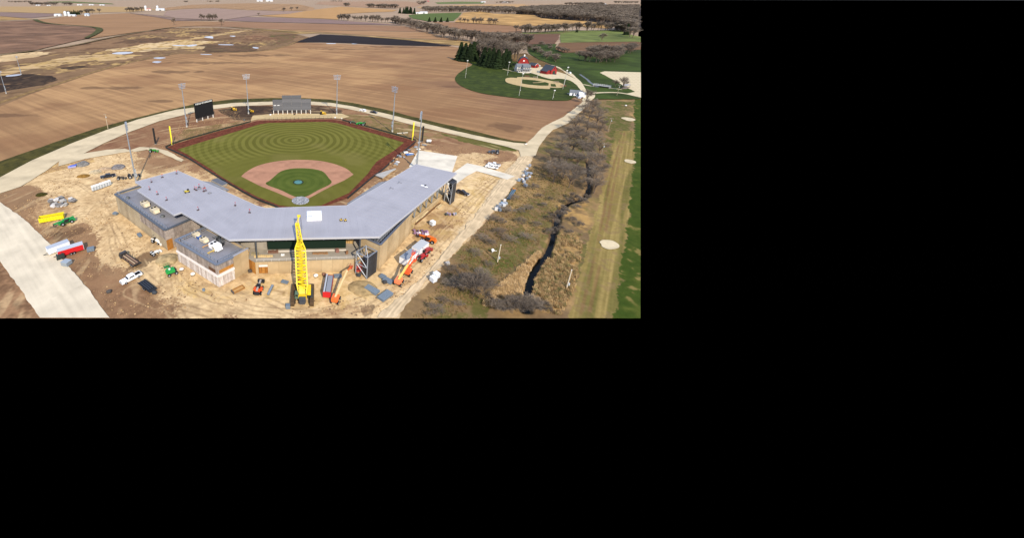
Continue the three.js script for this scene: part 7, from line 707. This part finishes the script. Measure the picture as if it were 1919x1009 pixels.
const near = [0, 1, 2, 3].map(() => bareGeo(10, 4.3, 1150, 0.05, 0.24)), mid = [0, 1, 2].map(() => bareGeo(10, 4.0, 1100, 0.085, 0.22)), farT = [0, 1, 2].map(() => bareGeo(10, 4.2, 480, 0.25, 0.26, 0.12)), shrub = [0, 1].map(() => bareGeo(10, 7.5, 1500, 0.12, 0.12, 0.03)), lowBrush = [0, 1].map(() => bareGeo(10, 11, 700, 0.14, 0.1, 0.02)), con = [0, 1, 2].map(() => coniferGeo(10, 2.7));
let ti = 0;
function tree(set, p, h, wide, label, group, name = 'bare_tree', mset = twigM, y = 0) { const t = thing(name, label, name === 'shrub' ? 'shrub' : 'tree', [p[0], y, p[1]], rr(0, 6.28), group), [a, b] = set[ti++ % set.length]; const k = new THREE.Mesh(a, bark), c = new THREE.Mesh(b, mset[ti % mset.length]); k.name = 'trunk'; c.name = 'crown'; for (const m of [k, c]) { m.castShadow = m.receiveShadow = true; t.add(m); } t.scale.set(h / 10 * wide, h / 10, h / 10 * wide); return t; }
// creek-side wood, right of the access road
const creekTrees2 = [[122.26,-194.71],[118.92,-183.5],[110.49,-170.94],[140.08,-217.43],[123.81,-190.37],[156.68,-239.79],[166.93,-249.67],[113.75,-180.86]], creekTrees = [[158.47,-232.57],[172.23,-245.19],[173.64,-236.65],[143.35,-211.34],[146.27,-207.16],[155.36,-213.05],[155.82,-207.16],[130.61,-195.45],[130.21,-186.2],[136.2,-186.2],[143.8,-190.37],[119.2,-178.29],[118.57,-169.18],[127.12,-169.18],[133.47,-175.16],[122.62,-159.76],[143.74,-199.23],[178.34,-262.76],[190.21,-271.74],[188.95,-261.52],[186.35,-251.96],[194.88,-285.56],[206.86,-294.47],[202.3,-279.88],[211.5,-307.16],[218.06,-308.81],[149.32,-224.78],[133.73,-207.16],[157.01,-224.78],[164.63,-226.68]];
creekTrees.forEach((p, i) => tree(near, p, rr(6.8, 10.2), rr(1.0, 1.3), 'bare leafless tree in the wood along the creek', 'bare trees along the creek'));
creekTrees2.forEach(p => tree(near, p, rr(6.5, 9.5), rr(1.1, 1.4), 'bare tree at the road side edge of the creek wood', 'bare trees at the road side of the creek wood'));
const brush = [[142.18,-215.66],[138.54,-199.23],[129.97,-178.29],[123.83,-166.32],[164.48,-239.79],[181.86,-256.66],[149.51,-199.23],[137.29,-181.51],[125.88,-184.84],[199.99,-289.95],[195.79,-275.75],[155.06,-229.59],[153,-215.66],[135.65,-199.23]]; brush.forEach(p => tree(shrub, p, rr(3.2, 4.6), 1, 'grey brown thicket shrub under the creek trees', 'thicket shrubs under the creek trees', 'shrub'));
tree(near, [114.51,-165.19], 8, 1.2, 'lone bare tree casting a shadow left of the creek bend', undefined); tree(near, [118.04,-175.78], 7.5, 1.2, 'bare tree just up slope of the lone creek bend tree', undefined);
tree(shrub, [44.37,-92.01], 7.6, 0.85, 'large bare thicket in the meadow nearest the access road', undefined, 'shrub'); tree(shrub, [42.72,-95.43], 5, 0.9, 'smaller bare thicket left of the large meadow thicket', undefined, 'shrub'); tree(shrub, [48.62,-95.43], 5.2, 0.8, 'smaller bare thicket right of the large meadow thicket', undefined, 'shrub');
[[49.1,-86.91],[52.26,-87.32],[54.66,-86.71],[57.38,-87.12],[59.71,-86.71],[62.2,-86.91],[54.12,-88.15],[50.71,-86.51],[59.13,-87.94],[55.61,-86.51]].forEach(p => tree(shrub, p, rr(3.0, 4.2), 0.8, 'dense grey thicket shrub at the lower edge beside the creek', 'grey thickets at the lower edge', 'shrub'));
[[99.76,-141.59],[98.68,-135.33],[106.21,-145.12],[90.4,-128.75],[92.73,-126.55],[99.02,-131.39],[93.44,-146.94],[99.17,-152.64],[70.24,-133.34],[60.01,-118.98],[81.32,-141.59]].forEach(p => tree(shrub, p, rr(1.4, 2.4), 0.9, 'low dry bush on the creek bank', 'low dry bushes on the creek banks', 'shrub'));
[[46.43,-105.53],[52.46,-112.69],[54.71,-106.9],[58.83,-122.33],[66.08,-125.83],[67.73,-120.63],[67.95,-135.33],[75.9,-141.59],[77.47,-133.34],[85.64,-143.78],[82.69,-131.39],[74.26,-122.33],[96.08,-155.63],[83.25,-153.13],[97.67,-163.53],[39.41,-96.61],[35.06,-89.84],[39.29,-88.78],[31.67,-85.7],[50.11,-101.56],[41.72,-104.18],[45.89,-99.04]].forEach(p => tree(lowBrush, p, rr(1.3, 2.6), 1.1, 'low soft grey brown brush between the access road and the creek', 'low brush between road and creek', 'shrub'));
[[115.46,-153.63],[110.87,-152.15],[104.79,-148.8],[100.2,-144.67],[94.84,-138.19],[91.31,-133.34],[109.43,-153.63],[111.41,-149.28],[87.18,-127.28],[97.92,-139.87],[90.95,-135.73],[84.82,-125.83]].forEach(p => tree(shrub, p, rr(2.0, 3.2), 0.8, 'grey brush overhanging the narrow upper creek', 'brush over the upper creek', 'shrub'));
tree(mid, [220.95,-324.48], 12, 1.0, 'bare tree beside the small white shop', undefined); tree(mid, [286.18,-374.24], 13, 0.9, 'bare tree standing at the edge of the cream lot', undefined); tree(mid, [291.45,-391.48], 7, 1.2, 'small bare bush left of the cream lot tree', undefined);
// conifers and bare trees round the farm
[[197.61,-575.5],[200.2,-565.2],[204.41,-560.1],[213.18,-570.3],[221.49,-580.9]].forEach((p, i, a) => tree(con, p, rr(22, 27), 1.55, ordered(a, (w, f) => `${w} tall dark spruce${f} in the left clump beside the farm lawn`)[i], 'left clump of spruces', 'spruce_tree', coniferM));
[[208.73,-522.5],[210.23,-513.9],[213.33,-509.6],[216.38,-505.5],[220.05,-501.4],[227.1,-505.5],[219.5,-545.4],[223.41,-540.7],[227.26,-536.1],[231.75,-531.5],[237.75,-522.5],[236.28,-509.6]].forEach(p => tree(con, p, rr(17, 22), 1.5, 'dark spruce in the windbreak left of the farmhouse', 'spruce windbreak beside the farmhouse', 'spruce_tree', coniferM));
[[225.63,-575.5],[231.19,-570.3],[238.7,-570.3],[246.21,-570.3],[253.71,-570.3],[261.22,-570.3],[269.54,-575.5],[277.25,-580.9],[244.26,-614.9],[251.6,-609],[261.19,-609],[271.57,-609],[281.16,-609],[271.56,-560.1],[248.28,-545.4]].forEach(p => tree(mid, p, rr(22, 29), 1.05, 'big bare tree behind the spruce windbreak', 'bare trees behind the windbreak'));
// hedgerows in the middle distance
function hedge(line, n, h0, h1, spread, label, group, set = mid, wide = 1.2, y = 0.3, name = 'bare_tree') { for (let i = 0; i < n; i++) { const f = (i + rr(0.1, 0.9)) / n * (line.length - 1), k = Math.min(line.length - 2, Math.floor(f)), u = f - k, p = [line[k][0] + (line[k + 1][0] - line[k][0]) * u + rr(-1, 1) * spread, line[k][1] + (line[k + 1][1] - line[k][1]) * u + rr(-1, 1) * spread * 1.4]; if (p[0] > eastAt(p[1]) - h1 * 0.62 * wide) continue; tree(set, p, rr(h0, h1), wide * rr(0.9, 1.15), label, group, name, twigM, y); } }
hedge([[64.29,-1688.7],[127.02,-1667.8],[201.9,-1589.1],[264.31,-1483.8],[284.06,-1309.5],[280.46,-1093.7],[281.76,-951.4],[294.11,-869],[320.83,-840.9]], 70, 15, 25, 12, 'bare tree in the long hedgerow above the ploughed field', 'long hedgerow of bare trees', farT, 1.25);
hedge([[312.24,-789.7],[330.09,-770.8],[355.09,-770.8],[389.57,-780.1]], 30, 16, 22, 14, 'bare tree in the grove behind the farm windbreak', 'bare grove behind the farm', farT, 1.2);
hedge([[517.5,-1075.9],[547.7,-1067.2],[593.4,-1075.9],[662.7,-1112.1]], 32, 14, 21, 10, 'bare tree in the hedgerow below the golden stubble field', 'hedgerow below the stubble field', farT, 1.25); hedge([[673.7,-1131.2],[730.5,-1140.9],[781.6,-1140.9],[811.4,-1131.2]], 22, 16, 24, 10, 'bare tree in the right part of the stubble field hedgerow', 'right part of the stubble hedgerow', farT, 1.1);
hedge([[490.9,-1483.8],[526.7,-1451.7],[546.3,-1406],[587.9,-1377]], 12, 14, 24, 6, 'bare tree at the near edge of the golden stubble field', 'trees edging the stubble field', farT, 0.9);
hedge([[367.46,-744.1],[355.29,-680.8],[338.57,-614.9],[324.69,-560.1]], 26, 5, 9, 7, 'low bare bush along the gully behind the red barns', 'bushes in the gully behind the barns', farT, 1.7, 0.3, 'shrub'); hedge([[414.9,-780.1],[394.84,-688.2],[392.59,-652.9]], 14, 5, 8, 5, 'low bare bush beside the green valley', 'bushes beside the green valley', farT, 1.6, 0.3, 'shrub');
hedge([[378.57,-575.5],[377.34,-550.2],[398.48,-560.1],[431.4,-591.8]], 18, 10, 15, 9, 'bare tree in the valley thicket right of the red barns', 'valley thicket', mid, 1.35); hedge([[473.3,-646.3],[504.9,-666.6],[524,-673.6]], 12, 11, 15, 8, 'bare tree at the right end of the valley thicket', 'right end of the valley thicket', mid, 1.3);
tree(farT, [587.8,-863.3], 14, 1.5, 'lone bare tree in the pale green pasture', undefined); tree(con, [662.5,-1075.9], 8, 2.4, 'small dark round evergreen in the pale green pasture', undefined, 'evergreen_tree', coniferM);
[[731.5,-994.6],[709.3,-951.4],[697.1,-924.5],[749.5,-994.6]].forEach((p, i) => tree(i ? farT : con, p, i ? 22 : 26, 1.3, ['dark evergreen at the right edge above the pasture', 'bare tree nearest the right edge evergreen', 'bare tree right of the edge evergreen', 'bare tree behind the edge evergreen'][i], undefined, i ? 'bare_tree' : 'spruce_tree', i ? twigM : coniferM));
// single far trees and windbreaks
for (const [p, h, w, l] of [[[-479.1,-1377], 22, 0.8, 'dark bare tree left of the lone tree on the field edge'], [[-310.43,-1322.5], 22, 0.9, 'lone bare tree on the field edge above the earthworks'], [[-1300.5,-2496.6], 28, 1.1, 'lone bare tree right of the white farmstead'], [[-240.13,-2803.8], 26, 1.4, 'round bare tree on the diagonal hedge'], [[-207.49,-3053.7], 26, 1.4, 'bare tree in the middle of the diagonal hedge'], [[-170.48,-3151.9], 26, 1.4, 'bare tree at the right of the diagonal hedge'], [[-318.43,-2191.5], 13, 1.6, 'small dark bush at the foot of the diagonal hedge']]) tree(farT, p, h, w, l, undefined, 'bare_tree', twigM, 0.8);
hedge([[-464.4,-1647.5],[-444.6,-1667.8],[-425.5,-1676.1],[-408.5,-1676.1]], 9, 18, 26, 6, 'bare tree in the short row below the striped field', 'short row below the striped field', farT, 0.9); hedge([[-1253,-2747.5],[-1228.9,-2803.8],[-1211,-2862.4]], 10, 24, 32, 10, 'bare tree in the windbreak left of the silos', 'windbreak left of the silos', farT, 1.3); hedge([[-1344.2,-2366.7],[-1331.1,-2408.5],[-1317.6,-2451.7]], 8, 20, 28, 8, 'bare tree in the yard of the far left farmstead', 'yard trees of the far left farmstead', farT, 1.2);
{ const L = [[-1333.7,-2227.3],[-1317.1,-2318.3]]; for (let i = 0; i < 11; i++) tree(con, [L[0][0] + (L[1][0] - L[0][0]) * i / 10, L[0][1] + (L[1][1] - L[0][1]) * i / 10], rr(18, 26), 1.3, 'dark conifer in the windbreak of the far left farmstead', 'conifer windbreak, far left farmstead', 'spruce_tree', coniferM); }
[[477.8,-2543.1],[491.2,-2496.6],[504.2,-2451.7],[525.8,-2451.7],[534.9,-2408.5],[532.7,-2641.4],[548.8,-2591.3]].forEach((p, i, a) => tree(con, p, rr(30, 40), 1.5, ordered(a, (w, f) => `${w} dark conifer${f} beside the white sheds above the hay field`)[i], 'conifers beside the white sheds', 'spruce_tree', coniferM));
{ const sp = [[411.9,-1589.1],[429.1,-1570.6],[451.1,-1570.6],[480.5,-1589.1]]; sp.forEach((p, i, a) => tree(con, p, rr(14, 18), 2.0, ordered(a, (w, f) => `${w} dark evergreen${f} below the hay field`)[i], 'evergreens below the hay field', 'spruce_tree', coniferM)); }
// the far wood at upper right and distant copses: masses of trees
function wood(name, label, polys, h, wide, y = 0.6) { const pts = []; for (const [poly, n] of polys) { const b = bbox(poly); let k = 0, guard = 0; while (k < n && guard++ < n * 40) { const p = [rr(b[0], b[1]), rr(b[2], b[3])]; if (!inPoly(poly, p[0], p[1]) || p[0] > eastAt(p[1]) - h[1] * 0.6 * wide) continue; pts.push(p); k++; } } const grp = new THREE.Group(); grp.name = numbered(name); grp.userData = { label, category: 'wood', kind: 'stuff' }; scene.add(grp);
  farT.forEach(([a, b], v) => { const own = pts.filter((_, i) => i % 3 === v); for (const [g, m, nm] of [[a, bark, 'trunks'], [b, twigM[(v + 1) % 4], 'crowns']]) { const im = new THREE.InstancedMesh(g, m, own.length), q = new THREE.Matrix4(); own.forEach((p, i) => { const s = (h[0] + (h[1] - h[0]) * hsh(Math.round(p[0]), Math.round(p[1]))) / 10; q.compose(new THREE.Vector3(p[0], y, p[1]), new THREE.Quaternion().setFromAxisAngle(new THREE.Vector3(0, 1, 0), hsh(i, 77) * 6.28), new THREE.Vector3(s * wide, s, s * wide)); im.setMatrixAt(i, q); }); im.name = nm; im.userData.kind = 'stuff'; im.castShadow = im.receiveShadow = true; grp.add(im); } }); }
const woodFloor = MT('#332b27', tSoil, 120, 1, 'wf');
const farWood = [[1090.3,-2366.7],[1619.2,-3435.6],[2079.1,-4040.5],[2555.6,-4429.7],[2983.9,-4576.5],[3672.5,-4576.5],[1069.4,-1309.5],[884.4,-1192.2],[919,-1309.5],[1029.7,-1589.1],[998.1,-1710.1],[999.9,-1902.7],[1136.5,-2249.4]];
sheet('woodland_floor', farWood, 1.35, woodFloor, 'brown floor of the far wood');
wood('far_wood', 'dense dark bare wood across the upper right', [[farWood, 2600], [[[800.6,-3351.9],[1135.7,-3616.3],[1593.9,-3523.7],[1144.4,-2451.7],[1023.4,-2496.6],[1009.2,-2862.4],[692.2,-2747.5]], 420], [[[821.3,-1171.1],[949.5,-1260],[1069.4,-1309.5],[869.5,-1058.6],[767.4,-994.6],[799.3,-1093.7]], 60]], [20, 28], 1.7, 1.3);
wood('hedgerow_undergrowth', 'mass of bare undergrowth behind the long hedgerow and the farm grove', [[[[272.57,-1589.1],[320.95,-1483.8],[321.86,-1260],[309.63,-1025.7],[319.74,-911.6],[302.79,-874.9],[289.9,-979.8],[287.3,-1150.8],[286.69,-1363],[260.51,-1517.4]], 110], [[[349.12,-886.8],[423.7,-874.9],[389.02,-789.7],[315.95,-799.4]], 60], [[[416.2,-633.4],[473.3,-646.3],[447.3,-609],[392.58,-591.8]], 26]], [11, 16], 1.5, 0.4);
wood('distant_copses', 'small distant copses scattered through the far fields', [[[[-7615.7,-10423.8],[-7850.1,-11643.8],[-6541.7,-9697.7],[-6836.4,-9434.7]], 24], [[[-4660.4,-6835.8],[-4190.1,-6835.8],[-3351.6,-5483.8],[-3708.7,-5483.8]], 50], [[[-3912.8,-6514.9],[-3782.4,-6514.9],[-3317.3,-5709.9],[-3431.7,-5709.9]], 16], [[[-3409.6,-12705.2],[-3069,-12941.1],[-2473.5,-10423.8],[-2757.8,-10270.1]], 16], [[[-3834.8,-12046.4],[-3729.5,-12046.4],[-3004.3,-9697.7],[-3089.1,-9697.7]], 8], [[[523.3,-4637.9],[757.3,-4162.5],[680,-3734],[470.1,-4162.5]], 46], [[[327.09,-5805.6],[400.4,-5709.9],[343.98,-4901.1],[276.41,-4901.1]], 14], [[[3997.7,-9697.7],[4361.1,-9697.7],[3488.9,-7751.6],[3198.2,-7751.6]], 20], [[[3582.4,-6222.6],[4320.4,-6514.9],[3502.1,-5274.8],[2928.6,-5081.1]], 60], [[[6662.9,-9697.7],[7208,-9697.7],[6034.6,-8113.7],[5578.2,-8113.7]], 40], [[[342.05,-13704.3],[684.1,-13704.3],[601.5,-12046.4],[300.77,-12046.4]], 12], [[[2532.3,-11267.1],[3060.4,-12258.3],[1518.6,-6222.6],[1379.2,-5955.3]], 20]], [24, 36], 2.2, 1.3);
// reeds and dry tufts on the creek banks
{ const P = [], N = [], U = []; for (let i = 0; i < 26; i++) { const a = rr(0, 6.28), d = new THREE.Vector3(Math.cos(a) * rr(0.1, 0.6), 1, Math.sin(a) * rr(0.1, 0.6)).multiplyScalar(rr(0.6, 1.2)), o = new THREE.Vector3(rr(-0.4, 0.4), -0.1, rr(-0.4, 0.4)), w = new THREE.Vector3(-Math.sin(a), 0, Math.cos(a)).multiplyScalar(0.06), n = new THREE.Vector3(Math.cos(a), 0.5, Math.sin(a)).normalize(); for (const v of [o.clone().sub(w), o.clone().add(w), o.clone().add(d)]) { P.push(v.x, v.y, v.z); N.push(n.x, n.y, n.z); U.push(0, 0); } }
  const g = new THREE.BufferGeometry(); g.setAttribute('position', new THREE.Float32BufferAttribute(P, 3)); g.setAttribute('uv', new THREE.Float32BufferAttribute(U, 2)); g.computeVertexNormals();
  const mk = (name, label, poly, n, cols, s0, s1) => { const b = bbox(poly), im = new THREE.InstancedMesh(g, M('#ffffff', 1, { side: THREE.DoubleSide, key: 'reed' }), n), q = new THREE.Matrix4(), cc = new THREE.Color(); let k = 0, gd = 0; while (k < n && gd++ < n * 60) { const x = rr(b[0], b[1]), z = rr(b[2], b[3]); if (!inPoly(poly, x, z) || distLine(creek, x, z) < 1.4 || x > eastAt(z) - 1 || z > -84.6) continue; if (s0 > 0.4 && fbm(x / 4, z / 4, 2) < 0.3) continue; const s = rr(s0, s1); q.compose(new THREE.Vector3(x, -0.15, z), new THREE.Quaternion().setFromAxisAngle(new THREE.Vector3(0, 1, 0), rr(0, 6.28)), new THREE.Vector3(s * 1.2, s, s * 1.2)); im.setMatrixAt(k, q); im.setColorAt(k, cc.set(cols[Math.floor(rnd() * cols.length)])); k++; } im.count = k; im.name = name; im.userData = { kind: 'stuff', label, category: 'reeds' }; im.castShadow = im.receiveShadow = true; scene.add(im); };
  mk('creek_reeds', 'tall golden dry reeds left of the dark creek', [[46.33,-89.41],[51.8,-95.43],[62.16,-104.18],[75.41,-115.14],[74.48,-111.2],[68.79,-105.53],[63.1,-99.04],[58.65,-92.01],[49.87,-88.78]], 1500, ['#c9ab7c', '#bb9c6c', '#d6bb8f', '#a88a60'], 0.7, 1.3);
  mk('bank_reeds', 'dry brown reeds and grass right of the dark creek', [[87.78,-125.83],[96.65,-125.83],[85.95,-109.74],[76.41,-96.61],[66.28,-85.7],[61.42,-87.73],[61.28,-92.01],[67.65,-101.56],[77.78,-112.69]], 2200, ['#b39668', '#9c8058', '#c2a679', '#8b7352', '#77744a'], 0.5, 1.1);
  mk('meadow_tufts', 'dry grass tufts scattered over the brown meadow', [[31.03,-92.01],[50.41,-117.35],[86.69,-160.82],[111.75,-191.8],[125.72,-191.8],[113.31,-153.13],[100.24,-148.34],[77.37,-118.98],[46.54,-92.01],[36.45,-84.52],[24.79,-84.52]], 5200, ['#8f7650', '#9c8259', '#7d6646', '#6d6a38'], 0.18, 0.45); }
renderer.render(scene, camera);
